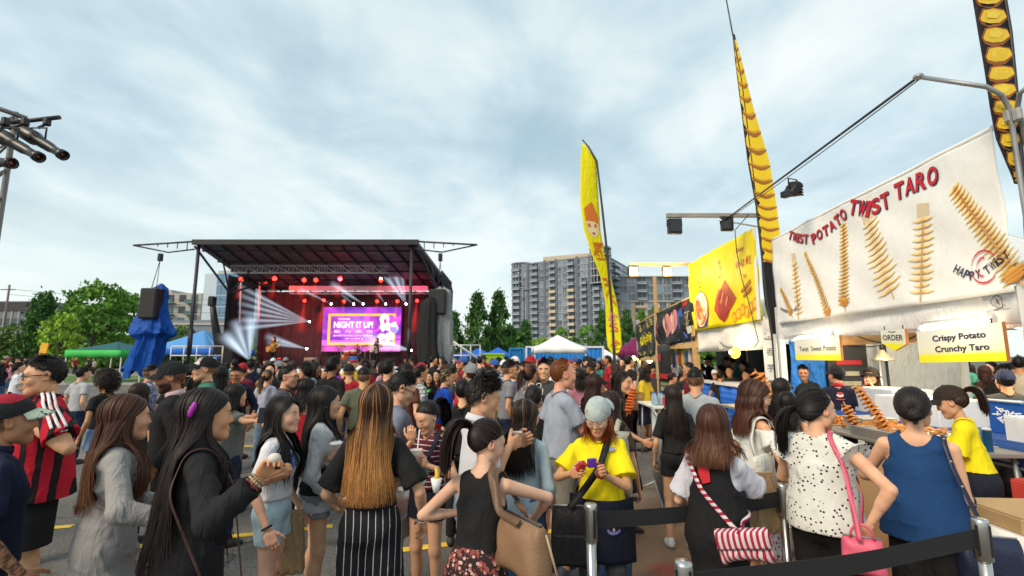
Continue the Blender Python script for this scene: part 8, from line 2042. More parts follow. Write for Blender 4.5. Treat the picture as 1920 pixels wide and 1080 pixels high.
pp('phonewoman','woman in a grey T-shirt with shoulder length black hair holding a phone',440,714,4.5,66,skin=LIGHT,w=1.05,top=TEE(cloth((.13,.135,.13)),hem=.84,sleeve=.6),bottom=PANTS(DDEN),hair=LONG(length=.24,n=700,front_u=.0),aR=w(486,790,4.1,hand='grip',thumb=(0,.2,1),elbow=(.6,-.7,-.8)),aL=w(480,782,4.3,hand='grip',thumb=(0,.2,1)))
pp('lavender','woman in a lavender T-shirt with a low blond tipped ponytail',502,690,8.2,28,skin=LIGHT,top=TEE(cloth((.42,.43,.55))),bottom=PANTS(LDEN),hair=PONY(length=.3,n=500,tip=(.28,.16,.05),tail_at=(0,-.95,-.1)))
pp('vneck','man with glasses in a charcoal V-neck T-shirt facing right',538,680,5.6,112,'m',skin=LIGHT,w=1.1,top=TEE(cloth((.085,.085,.105)),vneck=.08),bottom=PANTS(DDEN),hair=SHORT(spike=.02),glasses=dict(mat=FRM,r=.002))
pp('redstrap','woman with a topknot and a red strappy top, bare shoulders',574,704,5.6,48,skin=FAIR,top=dict(kind='tank',mat=REDC,hem=.9,sleeve=0,cut=1.27),bottom=PANTS(BLK),hair=LONG(length=.22,n=600,front_u=.0))
pp('blackhood','man with black hair in a black hooded top before the white stage banner',624,665,6.9,42,'m',skin=BROWN,beard=.7,top=TEE(BLK,sleeve=1.9),bottom=PANTS(DDEN),hair=SHORT(n=600))
pp('olive','man with cropped hair in an olive T-shirt seen from behind',683,683,6.2,4,'m',skin=LIGHT,w=1.1,top=TEE(OLV),bottom=PANTS(BLK),hair=SHORT(fade=True,spike=.02,n=700))
pp('bunman','man with tousled black hair behind the pinstriped trousers woman, right of the olive T-shirt',727,672,7.2,20,'m',skin=LIGHT,top=TEE(CHAR),bottom=PANTS(BLK),hair=dict(style='spiky',n=500,spike=.05))
pp('brownman','man with dark hair and a brown shirt behind the man in dark glasses',762,678,6.4,40,'m',skin=LIGHT,top=TEE(cloth((.10,.035,.03))),bottom=PANTS(DDEN),hair=SHORT(color=DARK_H))
pp('plaid','man with glasses in a white and grey checked shirt',786,681,7.2,62,'m',skin=LIGHT,top=TEE(cloth((.50,.52,.52),'plaid',(.18,.20,.20),.05,.3,name='checked shirt'),sleeve=.8),bottom=PANTS(DDEN),hair=SHORT(),glasses=dict(mat=FRM,r=.002))
pp('greenprint','girl in a black T-shirt with a bright green print, facing the camera',805,693,9.2,190,lod=1,skin=LIGHT,top=TEE(BLK),bottom=PANTS(BLK),hair=LONG(n=400))
pp('behindgreen','young woman with dark hair standing just right of the girl with the green print',821,690,9.8,205,lod=1,skin=LIGHT,top=TEE(cloth((.09,.03,.03))),bottom=PANTS(DDEN),hair=LONG(n=400))
pp('bluetee','boy with streaked blond and dark hair in a bright blue T-shirt',834,689,7.0,70,'m',skin=LIGHT,top=TEE(cloth((.008,.055,.38))),bottom=SHORTS(REDC),hair=SHORT(n=800,color=(.03,.02,.014),streak=((.40,.28,.14),.4),spike=.05),shoes=sneak(.2))
pp('manright','man with black hair just behind the bright blue T-shirt',846,687,8.4,80,'m',skin=TAN,top=TEE(CHAR),bottom=PANTS(BLK),hair=SHORT())
pp('hoodie','person in a white hooded top with streaked hair',878,690,7.6,18,skin=LIGHT,top=TEE(cloth((.60,.60,.62)),sleeve=1.9),bottom=PANTS(LDEN),hair=dict(style='bob',length=.15,n=500,streak=((.36,.24,.12),.3)))
pp('blackback','person in a black top between the white hooded top and the spiky haired man',868,706,4.9,10,skin=LIGHT,top=TEE(BLK),bottom=PANTS(BLK),hair=SHORT())
pp('greyglasses','man with glasses and a tall haircut in a mid grey T-shirt',952,672,6.9,72,'m',skin=LIGHT,top=TEE(cloth((.19,.20,.23))),bottom=PANTS(DDEN),hair=SHORT(fade=True,spike=.06,n=700),glasses=dict(mat=FRM,r=.002))
pp('brownpony','woman with a brown ponytail behind the ginger haired man',992,680,6.3,38,skin=LIGHT,top=TEE(GRY),bottom=PANTS(DDEN),hair=PONY(length=.3,n=500,color=(.02,.012,.01),tip=(.13,.055,.022)))
pp('facecap','black haired man in a dark T-shirt facing the camera beside the ginger haired man',1020,669,6.4,184,'m',skin=LIGHT,top=TEE(CHAR),bottom=PANTS(DDEN),hair=SHORT(spike=.05,n=500),cap=None)
pp('stripedcap','woman with a black cap and striped top beside the worker in yellow',1112,692,5.4,52,skin=LIGHT,top=TEE(cloth((.60,.58,.58),'h',(.03,.02,.03),.035,.5,name='striped top'),sleeve=.8),bottom=PANTS(BLK),hair=LONG(length=.32,n=600,front_u=0,color=(.030,.013,.010)),cap=dict(mat=cloth((.014,.014,.016),name='cap cloth')),dh=.035)
pp('eater','woman with very long dark hair eating a fried spiral from a stick',1163,690,4.9,112,skin=LIGHT,head=dict(yaw=10),top=TEE(BLK,sleeve=.4,hem=.84),bottom=dict(kind='skirt',mat=BLK,hem=.45),hair=LONG(length=.55,n=900,front_u=.15,color=(.016,.009,.008)),aL=w(1190,738,4.6,hand='grip',thumb=(0,.3,1),elbow=(-.8,-.2,-1)),aR=dict(t=(.18,.3,1.0),hand='grip',elbow=(.8,-.6,-.6)))
pp('packwoman','woman with long brown hair wearing a cream backpack, behind the worker in yellow',1142,726,3.55,16,skin=LIGHT,top=TEE(cloth((.05,.035,.03)),hem=.86,sleeve=.6),bottom=PANTS(MDEN),hair=LONG(length=.42,n=800,front_u=.0,color=(.026,.013,.010),tip=(.06,.026,.015)))
pp('greyback','man in a pale grey T-shirt with short faded hair seen from behind',1302,684,5.1,8,'m',skin=LIGHT,w=1.06,top=TEE(cloth((.33,.37,.41),name='grey tee'),sleeve=.6),bottom=SHORTS(CHAR),hair=SHORT(fade=True,spike=.028,n=900),aL=dict(t=(-.26,.06,.88)))
pp('blackshorts','woman in a black top, black denim shorts and white trainers',1262,716,4.85,352,skin=LIGHT,top=TEE(cloth((.016,.016,.017)),hem=.98,sleeve=.8),bottom=SHORTS(denim((.016,.016,.018)),hem=.73),hair=LONG(length=.35,n=500,color=(.018,.012,.010)),shoes=(.66,.66,.66))
# people near and in the stalls
pp('cook','man in black leaning over the counter under the sweet potato sign',1504,680,8.1,178,'m',lod=1,skin=TAN,head=dict(pitch=-12),top=TEE(BLK),bottom=PANTS(BLK),hair=SHORT(),cap=None)
pp('navyjacket','man in a navy jacket with a white printed picture and a red collar, dark cap',1567,680,6.6,352,'m',lod=1,skin=TAN,w=1.15,head=dict(yaw=-30),top=TEE(cloth((.012,.013,.030),name='navy jacket'),sleeve=1.1,collar=REDC,hem=.8),bottom=PANTS(BLK),hair=SHORT(),cap=dict(mat=cloth((.014,.014,.018),name='cap cloth')),dh=.03)
pp('bucket','woman in a black bucket hat and striped dress eating with both hands',1632,683,7.0,192,lod=1,skin=LIGHT,head=dict(yaw=10),top=TEE(cloth((.014,.016,.032)),sleeve=1.3,hem=1.02),bottom=dict(kind='skirt',mat=cloth((.58,.56,.54),'h',(.02,.018,.018),.05,.5,name='striped skirt'),hem=.35,waist=1.12,flare=.03),hair=LONG(length=.26,n=500,color=(.03,.016,.010),tip=(.16,.08,.035),front_u=.4),cap=dict(mat=cloth((.012,.012,.013),name='hat cloth'),kind='bucket',f=1.18),aL=dict(t=(-.045,.23,1.44),hand='grip',elbow=(-.7,.3,-1)),aR=dict(t=(.045,.23,1.44),hand='grip',elbow=(.7,.3,-1)),dh=.03)
pp('navycap','broad man in a black T-shirt and navy cap seen from behind at the right',1882,686,5.6,345,'m',lod=1,skin=TAN,w=1.15,top=TEE(CHAR),bottom=PANTS(BLK),hair=SHORT(),cap=dict(mat=cloth((.014,.02,.05),name='cap cloth')),dh=.03)
pp('greenshirt','man in a green T-shirt leaning over a table behind the stall',1762,676,9.4,200,'m',lod=1,skin=TAN,lean=15,head=dict(pitch=-20),top=TEE(cloth((.015,.16,.04))),bottom=PANTS(BLK),hair=SHORT())
pp('tealshirt','woman in a mint green T-shirt behind the stall',1805,668,10.2,20,lod=1,skin=LIGHT,top=TEE(cloth((.10,.42,.27))),bottom=PANTS(BLK),hair=LONG(n=300))
pp('blacksit','young man in a black T-shirt below the ORDER sign behind the stall',1722,690,8.6,60,'m',lod=1,skin=TAN,top=TEE(BLK),bottom=PANTS(BLK),hair=SHORT())
pp('maroonman','man in a maroon T-shirt far behind the stall under the Crispy Potato sign',1708,680,11.5,190,'m',lod=1,skin=TAN,top=TEE(MARN),bottom=PANTS(DDEN),hair=SHORT())
pp('brownvest','woman in a brown and cream top behind the stall',1845,682,9.0,330,lod=1,skin=LIGHT,top=TEE(cloth((.09,.045,.03))),bottom=PANTS(KHA),hair=dict(style='bob',length=.2,n=300,color=(.05,.02,.012)))
pp('creamman','person in a cream T-shirt at the far right edge behind the stall',1908,664,8.4,10,'m',lod=1,skin=TAN,top=TEE(cloth((.5,.42,.32))),bottom=PANTS(DDEN),hair=SHORT())
pp('blacksil','person in black bending at the right behind the navy cap',1858,676,7.4,60,'m',lod=1,skin=TAN,lean=12,top=TEE(BLK),bottom=PANTS(BLK),hair=SHORT())
for i,(u,v,Y,a,l)in enumerate(((1340,690,11.6,180,'stall worker in black at the left end of the blue counter, white cap'),(1368,684,11.2,200,'stall worker in a black T-shirt with a red print under the smiling lantern'),(1402,690,10.6,250,'stall worker in black bending over at the middle of the blue counter'),(1428,694,10.2,170,'stall worker in a black cap at the right end of the blue counter'),(1350,706,10.9,20,'customer in black in front of the blue counter'))):
 pp('ys%d'%i,l,u,v,Y,a,'m',lod=1,skin=TAN,top=TEE(BLK),bottom=PANTS(BLK),hair=SHORT(),cap=dict(mat=cloth((.6,.6,.6),name='white cap'))if i==0 else(dict(mat=BLK)if i==3 else None))
for i,(u,v,Y,a,l)in enumerate(((1278,694,11.2,70,'man in black with bowed head before the black poster'),(1258,703,9.8,60,'dark haired man in black before the black poster, nearer'),(1224,690,16,150,'person in a red jacket in the yellow lettered stall'),(1214,700,17.5,200,'worker in black in the yellow lettered stall'))):
 pp('bs%d'%i,l,u,v,Y,a,'m',lod=1,skin=TAN,top=TEE(REDC if i==2 else BLK),bottom=PANTS(BLK),hair=SHORT(),head=dict(pitch=-14))
 # performers on the stage
pp('singer','guitarist in a patterned white top with long red hair before the video screen',706,632,28,200,lod=1,skin=FAIR,z0=DECK,top=TEE(cloth((.62,.58,.52),'camo',(.05,.02,.03),.22,.45,name='printed top'),hem=.8),bottom=PANTS(BLK),hair=LONG(length=.4,color=(.10,.02,.012),n=500),aL=dict(t=(-.5,.25,1.15),hand='grip'),aR=dict(t=(.12,.28,1.0),hand='grip'),group='band on the stage')if False else None
def stage_person(key,label,u,Y,a,h,**k):
 p=W(u,668,Y);q=person(label,p.x,Y,a,h,lod=1,z0=DECK,group='band on the stage',**k);PEOPLE[key]=q;return q
stage_person('singer','red haired guitarist in a black and white printed top before the screen',706,27.5,205,1.68,sex='f',skin=FAIR,top=TEE(cloth((.66,.62,.56),'camo',(.05,.02,.03),.25,.45,name='printed top'),hem=.8),bottom=PANTS(BLK),hair=LONG(length=.4,color=(.10,.02,.012),n=500),aL=dict(t=(-.48,.25,1.18),hand='grip'),aR=dict(t=(.10,.28,1.0),hand='grip'))
stage_person('gtr','guitarist in black with a yellow shirt at the left of the stage',512,27.3,190,1.70,sex='f',skin=FAIR,top=TEE(cloth((.45,.28,.06)),hem=.85),bottom=PANTS(BLK),hair=LONG(length=.3,n=400),aL=dict(t=(-.45,.25,1.15),hand='grip'),aR=dict(t=(.08,.28,1.0),hand='grip'))
stage_person('drummer','drummer in a dark T-shirt seated behind the orange drum kit',669,30.1,185,1.70,sex='m',skin=TAN,top=TEE(cloth((.05,.04,.08))),bottom=PANTS(BLK),hair=SHORT(),aL=dict(t=(-.28,.42,1.12),hand='grip'),aR=dict(t=(.28,.42,1.12),hand='grip'),sit=True)
PEOPLE['drummer'].root.location.z=DECK-.35
# --- far crowd: a few builds copied person by person, each copy with its own clothes
def far_tpl(i):
 hs=[SHORT(n=300),LONG(n=300,length=.34),SHORT(n=300,fade=True),PONY(n=300),LONG(n=300,length=.28,color=(.045,.02,.012)),dict(style='bob',length=.18,n=300),SHORT(n=300,color=(.05,.026,.014)),dict(style='curly',n=400,volume=1.25)]
 sx='mfmfffmf'[i]
 N_PEOPLE[0]+=0
 q=person('x',0,-40,0,1.74 if sx=='m' else 1.62,sex=sx,lod=2,skin=LIGHT,top=TEE(BLK,sleeve=(.6,.5,1.8,.6,.5,.7,.6,.6)[i]),bottom=(PANTS(BLK),SHORTS(BLK),PANTS(BLK),PANTS(BLK),PANTS(BLK),SHORTS(BLK),SHORTS(BLK),PANTS(BLK))[i],hair=hs[i],aR=dict(t=(.1,.3,1.1))if i in(1,3,6)else None,aL=dict(t=(-.1,.3,1.12))if i in(3,4)else(dict(t=(-.12,.3,1.5),hand='grip',elbow=(-.6,.2,-1))if i==2 else None),seed=100+i,cap=dict(mat=BLK)if i in(2,)else(dict(mat=REDC)if i==6 else None))
 return q.root
HN=['short black hair','long dark hair','dark cap','dark ponytail','long brown hair','bobbed dark hair','brown hair and cap','curly hair']
CAPS=[BLK,NAVY,WHT,CHAR,GRY]
TOPS=[('black',BLK),('white',WHT),('grey',GRY),('navy',NAVY),('pale grey',LGRY),('red',REDC),('maroon',MARN),('blue',cloth((.03,.10,.34))),('olive',OLV),('teal',cloth((.03,.20,.20))),('pink',cloth((.52,.22,.27))),('charcoal',CHAR),('yellow',cloth((.58,.42,.03))),('pale blue',cloth((.36,.48,.62))),('black',BLK),('charcoal',CHAR),('black',BLK)]
BOTS=[('dark jeans',DDEN),('blue jeans',MDEN),('black trousers',BLK),('khaki',KHA)]
far_roots=[far_tpl(i)for i in range(8)];far_used=[False]*8
seen={};fr=random.Random(77)
def far_person(X,Y,heading,where,force=None,z=0):
 i=fr.randrange(8)if force is None else force[0];t=far_roots[i]
 tn,tm=TOPS[fr.randrange(len(TOPS))]if force is None or force[1]is None else TOPS[force[1]];bn_,bm=BOTS[fr.randrange(4)];sk=fr.choice([LIGHT,LIGHT,TAN,FAIR,BROWN])
 lb_='distant person, %s, %s top, %s, %s'%(HN[i],tn,bn_,where)
 for _ in range(40):
  if lb_ not in seen or force is not None:break
  tn,tm=TOPS[fr.randrange(len(TOPS))];bn_,bm=BOTS[fr.randrange(4)];lb_='distant person, %s, %s top, %s, %s'%(HN[i],tn,bn_,where)
 seen[lb_]=1
 if not far_used[i]:r=t;far_used[i]=True;ch=list(t.children)
 else:
  r=t.copy();C.objects.link(r);ch=[]
  for c in t.children:
   d=c.copy();C.objects.link(d);d.parent=r;ch.append(d)
   for g in c.children:e=g.copy();C.objects.link(e);e.parent=d
 r.location=(X,Y,z);r.rotation_euler=(0,0,-R(heading));s_=fr.uniform(.94,1.04);r.scale=(s_,s_,s_)
 for c in ch:
  nm=c.name.split('.')[0];m={'shirt':tm,'trousers':bm,'shorts':bm,'body':skin_mat(sk)}.get(nm)
  if nm=='cap' and i==6:m=fr.choice([REDC,WHT,cloth((.03,.10,.34)),GRY])
  if m:c.material_slots[0].link='OBJECT';c.material_slots[0].material=m
 r['label']=lb_;r['category']='person';r['group']='people in the far crowd'
taken=[(q.root.location.x,q.root.location.y)for q in PEOPLE.values()if q]
def free(x,y,d=.55):return all((x-a)**2+(y-b)**2>d*d for a,b in taken)
n=0
for zone,cnt,xr,yr,d_,where in(('m',24,(-5.2,1.2),(6.0,10.5),.62,'just behind the front rows'),('a',26,(-11.5,-3),(10.5,23),.8,'in the crowd before the stage'),('b',46,(-2.6,3.4),(8.5,17),.62,'left of the black stalls'),('c',44,(-2.5,6.5),(17,25),.6,'before the blue containers'),('d',22,(8,15),(8.5,15),.7,'behind the twist potato stall'),('e',10,(5.4,7.0),(12.4,17.5),.7,'inside the black stalls'),('f',14,(4.5,9),(19,28),.7,'beyond the black stalls')):
 for _ in range(cnt):
  for tr in range(40):
   x,y=fr.uniform(*xr),fr.uniform(*yr)
   if free(x,y,d_):break
  else:continue
  taken.append((x,y));far_person(x,y,fr.choice([fr.gauss(-25,40),fr.gauss(-25,40),fr.uniform(0,360)]),where)
for(u,Y,a,f)in((10,22,60,(6,5)),(22,20,170,(1,10)),(40,18.5,200,(0,1)),(55,24,100,(2,3)),(5,26,150,(4,4)),(140,47,90,(0,5)),(165,47,270,(6,11)),(48,12.5,30,(0,13)),(72,14,20,(3,1)),(30,28,80,(2,6)),(62,27,250,(5,14)),(2,15,300,(1,3)),(176,44,200,(7,4)),(95,30,120,(3,2))):
 p=W(u,690,Y);far_person(p.x,Y,a,'by the lawn at far left',f,.12 if Y>31 and Y<43 else 0)
 # ------------------------------------------------------------------ things held, carried and standing among the people
leath=lambda c,n='leather':mat(n,c,.45,var=.12,bump=.25,bscale=120)
def on(p,key):return p.world(p.__dict__['grip'+key])
P=PEOPLE
def hang_bag(label,c,dims,rz,m,sag=.06,name='shoulder_bag',cat='bag',flap=None,tilt=0.0,zipm=None,taper=.88):
 "soft bag: rounded, bulging body; returns its root"
 t=empty(name,c,rz,label,cat,'bags people carry');w_,d_,h_=dims;n,k=28,12;vs=[];fs=[]
 for i in range(k+1):
  z=i/k;prof=(1-(1-min(1,z*3.2))**3)*(1 if z<.8 else 1-.5*((z-.8)/.2)**1.5)
  tw=1+(taper-1)*z
  for j in range(n):
   a=2*math.pi*j/n;ca,sa=math.cos(a),math.sin(a);e=.55
   x=math.copysign(abs(ca)**e,ca)*w_/2*tw*(.9+.1*prof);y=math.copysign(abs(sa)**e,sa)*d_/2*prof*(1.15-.45*z)
   vs.append((x+tilt*z*h_,y+.006*math.sin(x*60+z*9),(z-1)*h_-sag*.0+.012*math.cos(ca*3)*(1-z)))
 for i in range(k):
  for j in range(n):a=i*n+j;b=i*n+(j+1)%n;fs.append((a,b,b+n,a+n))
 fs.append(tuple(range(n-1,-1,-1)));fs.append(tuple(k*n+j for j in range(n)))
 mb=MB();mb.add(vs,fs,True);mb.build('body',m,t)
 if flap:
  mb=MB();mb.grid(lambda u,v:((u-.5)*w_*.98+tilt*(1-v*.55)*h_,-d_/2*(1.02+.16*math.sin(v*3))if v>.12 else-d_/2*v/.12,-h_*.56*v+.006),8,8,thick=.006);mb.build('flap',flap,t)
 if zipm:mb=MB();mb.tube([(-w_*.4+tilt*h_,0,.004),(w_*.4+tilt*h_,0,.004)],.006,6);mb.build('zip',zipm,t)
 return t
def attach(o,root):o.parent=root;o.matrix_parent_inverse=root.matrix_world.inverted()if False else Matrix.Translation(-Vector(root.location))if root.rotation_euler.z==0 else(Matrix.Translation(root.location)@Matrix.Rotation(root.rotation_euler.z,4,'Z')).inverted();return o
def shoulder_strap(p,root,bagpt,side,width,m,neckside=0.5,back=True,cross=False,name='strap'):
 "band from the bag up over the shoulder (or across to the other one) and down again"
 J=p.J;n='R' if side>0 else 'L';o='L' if side>0 else 'R';s=p.s;b=p.local(bagpt)
 top=(J['neck']*(1-neckside)+J['sh'+(o if cross else n)]*neckside)+A3(0,0,.05)*s
 if cross:pts=[b+A3(0,.04,0),J['waist']+A3(side*.10,.16,.0),J['chest']+A3(-side*.02,.16,0),top+A3(0,.04,.01),top+A3(0,-.06,0),J['chest']+A3(-side*.01,-.16,0),J['waist']+A3(side*.10,-.15,0),b+A3(0,-.04,0)]
 else:pts=[b+A3(0,.06,0),J['sh'+n]*.5+J['chest']*.5+A3(side*.06,.13,-.04),top+A3(0,.05,0),top+A3(0,-.05,0),J['sh'+n]*.5+J['chest']*.5+A3(side*.07,-.12,-.04),b+A3(0,-.06,0)]
 return attach(strap(p,pts,width,m,name,None,.006,64),root)
 # tan leather bag of the woman in the black top
p=P['blacktank'];tan=leath((.23,.135,.075));c=p.world(p.J['hipR']+A3(.19,-.12,.30));bg=hang_bag('tan leather shoulder bag hanging at the side of the sleeveless black top',c,(.33,.14,.24),p.root.rotation_euler.z+R(-38),tan,zipm=steeld)
for k in(-.6,.25):shoulder_strap(p,bg,c+Vector((0,0,.0)),1,.034,leath((.13,.075,.045)),.62+.2*k)
mb=MB();mb.tube([(-.165,0,-.02),(-.165,.07,-.23),(.165,.07,-.23),(.165,0,-.02)],.005,6);mb.build('piping',leath((.42,.3,.2)),bg)
# striped bag
p=P['bob'];c=p.world(p.J['hipR']+A3(.085,-.20,.13));strm=cloth((.62,.54,.54),'v',(.36,.02,.06),.022,.5,name='striped canvas',ang=-.6)
bg=hang_bag('flat red and white striped shoulder bag on the black pinafore',c,(.25,.06,.15),p.root.rotation_euler.z+R(10),strm,flap=strm,taper=1.0);bg.rotation_euler.y=R(-10)
shoulder_strap(p,bg,c,1,.022,cloth((.62,.54,.54),'h',(.36,.02,.06),.03,.5,name='striped strap'),.55,cross=True)
mb=MB();mbp=P['bob']
gm=MB();gm.col=(.50,.012,.02)
Jb=p.J
def backpt(x,z):return push_out(p.solid,np.array([p.J['neck']+A3(x,-.20,z)]),.006,4,True)[0]
gp=[]
for x,z in((-.085,.0),(-.01,.01),(.0,-.10),(-.05,-.12),(-.075,-.07)):gp.append(p.world(backpt(x,z-.03)))
gm.poly(gp);o=gm.build('printed_patch',printm,None,True);o.parent=p.root;o.matrix_parent_inverse=p.M.inverted()
# skewers in her hand
sk_c=on(p,'R');sk_t=empty('skewer',sk_c,0,'wooden skewers held by the woman with chin length brown hair','skewer');mb=MB()
for k in range(3):mb.tube([(0,0,-.05),(.01*k-.01,.02*k-.02,.16)],.003,6)
mb.build('sticks',wood,sk_t)
def paper_bag(label,c,dims,rz):
 t=empty('paper_bag',c,rz,label,'paper bag','paper bags');mb=MB();w_,d_,h_=dims
 mb.grid(lambda u,v:((u-.5)*w_*(1-.25*v),-d_/2*(1-.7*v)+.008*math.sin(u*17+v*11),h_*v),8,10,thick=.002);mb.grid(lambda u,v:((.5-u)*w_*(1-.25*v),d_/2*(1-.7*v)+.008*math.sin(u*19-v*9),h_*v),8,10,thick=.002)
 for s in(-1,1):mb.grid(lambda u,v:(s*w_/2*(1-.25*v)*(1-.06*math.sin(u*3.14)*v),(u-.5)*d_*(1-.7*v)*s,h_*v),3,10,thick=.002)
 mb.box((0,0,.004),(w_,d_,.006));mb.build('body',mat('brown paper',(.38,.25,.13),.85,var=.12,scale=30,bump=.4,bscale=40),t);mb=MB();mb.box((0,0,h_),(w_*.74,d_*.32,.03));mb.build('folded_top',mat('brown paper',(.36,.235,.12),.85,var=.12),t)
q=W(1432,955,3.1);paper_bag('crumpled brown paper bag held at the side of the woman with brown chin length hair',(q.x,3.1,q.z-.12),(.19,.11,.32),.3)
q=W(548,1030,3.3);paper_bag('brown paper bag carried by the smiling young woman',(q.x,3.3,.42),(.15,.09,.36),.2)
# pink bag
p=P['dots'];pinkm=leath((.62,.10,.17),'pink leather');c=p.world(p.J['hipR']+A3(.12,-.17,.02));bg=hang_bag('small bright pink handbag hanging under the dotted blouse',c,(.20,.11,.19),p.root.rotation_euler.z+R(14),pinkm,zipm=steel)
mb=MB();mb.tube(bezier((-.05,-.02,0),(-.05,-.02,.09),(.05,-.02,.09),(.05,-.02,0),10),.006,6);mb.build('handle',pinkm,bg);mb=MB();mb.grid(lambda u,v:(.02+.05*math.sin(u*6.28)*(1-v*.6),-.05+.05*math.cos(u*6.28)*(1-v*.6),-.19-.12*(1-v)),12,4);mb.build('tassel',mat('pink ribbon',(.6,.2,.28),.5),bg)
shoulder_strap(p,bg,c,1,.024,pinkm,.45)
# navy bag of the blue top
p=P['bluetop'];nvm=leath((.012,.018,.05),'navy leather');c=p.world(p.J['hipR']+A3(.17,-.10,.02));bg=hang_bag('navy leather shoulder bag with a studded strap beside the dark blue top',c,(.28,.13,.24),p.root.rotation_euler.z+R(20),nvm,zipm=steel);so_=shoulder_strap(p,bg,c,1,.024,nvm,.78)
mb=MB();st_pts=[v.co for v in so_.data.vertices]
for k in range(8,56,7):mb.ball(Vector(st_pts[k*4+2])*.5+Vector(st_pts[k*4+3])*.5,.007,8)
attach(mb.build('stud',steel),bg)
# worker's black pouch, cross strap; phone; purple cup
p=P['yellowlady'];bkm=cloth((.012,.012,.014),name='black nylon',rough=.55);c=p.world(p.J['hipR']+A3(.10,.17,.06));bg=hang_bag('big black shoulder bag with a side pocket worn by the worker in yellow',c,(.26,.16,.36),p.root.rotation_euler.z+R(190),bkm,zipm=steel)
mb=MB();mb.box((0,-.095,-.22),(.2,.03,.17),bev=.01);mb.build('pocket',bkm,bg);shoulder_strap(p,bg,c,1,.042,bkm,.55,cross=True)
# navy apron with a small badge
Va,Fa=None,None
apm=cloth((.012,.014,.032),name='navy apron');s=p.s
pts=[];mb=MB()
G=np.array([[p.J['hipL']*0+A3(-.20+.40*i/14,.24,(1.01-(1.01-.58)*j/12)*s)for j in range(13)]for i in range(15)]).reshape(-1,3)
G2=[]
for x,y,z in G:
 G2.append((x*(1+.12*(1.01*s-z)),.5,z))
G2=np.array(G2);lo=np.zeros(len(G2));hi=np.full(len(G2),.5)
for _ in range(9):
 mid=(lo+hi)/2;X_=G2.copy();X_[:,1]=mid;d_=sdf_at(p.solid,X_);inside=d_<.014;lo=np.where(inside,mid,lo);hi=np.where(inside,hi,mid)
G2[:,1]=hi;Gy=G2[:,1].reshape(15,13)
for j in range(4,13):Gy[:,j]=np.maximum(Gy[:,j],Gy[:,j-1]-.004)
for _ in range(3):Gy[1:-1,1:]=(Gy[:-2,1:]+2*Gy[1:-1,1:]+Gy[2:,1:])/4+.001
G2[:,1]=Gy.reshape(-1)
apf=lambda u,v:p.world(A3(np.interp(u,np.linspace(0,1,15),G2.reshape(15,13,3)[:,int(round(v*12)),0]),np.interp(u,np.linspace(0,1,15),Gy[:,int(round(v*12))])+.004*math.sin(u*22)*v,np.interp(v,[0,1],[1.01*s,.58*s])))
mb.grid(apf,14,12,thick=-.004);o=mb.build('apron',apm);o.parent=p.root;o.matrix_parent_inverse=p.M.inverted()
mb=MB();mb.col=(.20,.22,.48)
def apb(x,z,o_=.012):
 v=(1.01*s-z)/(.43*s);q=apf(.5+x/.42,v);f=p.M.to_3x3()@Vector((0,1,0));return q+f*o_
for k in range(7):a=3.5+k*.42;mb.poly([apb(-.09+.035*math.cos(a)+x,.73+.022*math.sin(a)+z)for x,z in((-.006,-.009),(.006,-.009),(.006,.009),(-.006,.009))])
mb.col=(.5,.35,.4);mb.poly([apb(-.09+.008*math.cos(a),.73+.012*math.sin(a),.014)for a in np.linspace(0,6.28,9)[:-1]]);o=mb.build('apron_badge',printm,None,True);o.parent=p.root;o.matrix_parent_inverse=p.M.inverted()
def phone(label,c,rz,tilt,case=(.02,.02,.022),lit=None):
 t=empty('phone',c,rz,label,'phone','phones in hands');rq=Euler((tilt,0,0)).to_quaternion();mb=MB();mb.box((0,0,0),(.074,.150,.009),rot=rq,bev=.003);mb.build('case',mat('phone case',case,.4),t)
 mb=MB();mb.box(rq@Vector((0,0,.0055)),(.066,.138,.001),rot=rq);mb.build('display',mat('phone display',lit or(.01,.01,.012),.1,emit=.25 if lit else 0,ecol=lit or(0,0,0)),t)
cp=on(p,'R')+Vector((.0,-.01,.03));pcup=empty('purse',cp,.3,'small red purse in the hand of the worker in yellow','purse');mb=MB();mb.box((0,0,0),(.05,.03,.07),rot=Euler((.5,.3,0)).to_quaternion(),bev=.008);mb.build('body',mat('red leather',(.42,.03,.03),.5),pcup);mb=MB();mb.tube([(-.02,-.012,.035),(.02,-.012,.035)],.003,6);mb.build('zip',steel,pcup)
cp=W(1110,868,2.99);mb=MB();pcup=empty('card_holder',cp,.3,'small purple box held by the worker in yellow','box');mb.box((0,0,0),(.055,.03,.05),bev=.004);mb.build('body',mat('purple card',(.10,.02,.30),.5),pcup)
def wrist_band(p,n,m,r=.031,w_=.02,face=None,label='wristwatch',up=0.02):
 J=p.J;d=unit(J['wr'+n]-J['el'+n]);c=J['wr'+n]-d*up;mb=MB();q=Vector(d).to_track_quat('Z','Y').to_matrix();r*=p.s
 mb.lathe([(r,-w_/2),(r+.004,-w_/2),(r+.004,w_/2),(r,w_/2),(r,-w_/2)],tuple(c),18,q);o=mb.build(label,m,p.root)
 if face:hd_,th,bk=J['hd'+n];mb=MB();cc=c+bk*(r+.004);mb.lathe([(.001,.0),(.019,.0),(.019,.008),(.001,.008)],tuple(cc),14,Vector(bk).to_track_quat('Z','Y').to_matrix());mb.build('watch_face',face,o)
 return o
wrist_band(P['yellowlady'],'L',mat('red strap',(.50,.02,.05),.5),face=mat('watch black',(.01,.01,.012),.15))
wrist_band(P['glassesman'],'R',blackm,face=mat('watch white',(.7,.7,.68),.3),r=.034)
for dz,m in((.0,mat('white bangle',(.7,.66,.58),.4)),(.016,blackm)):wrist_band(P['ombre'],'R',m,r=.036,w_=.009,label='bracelet',up=.03+dz)
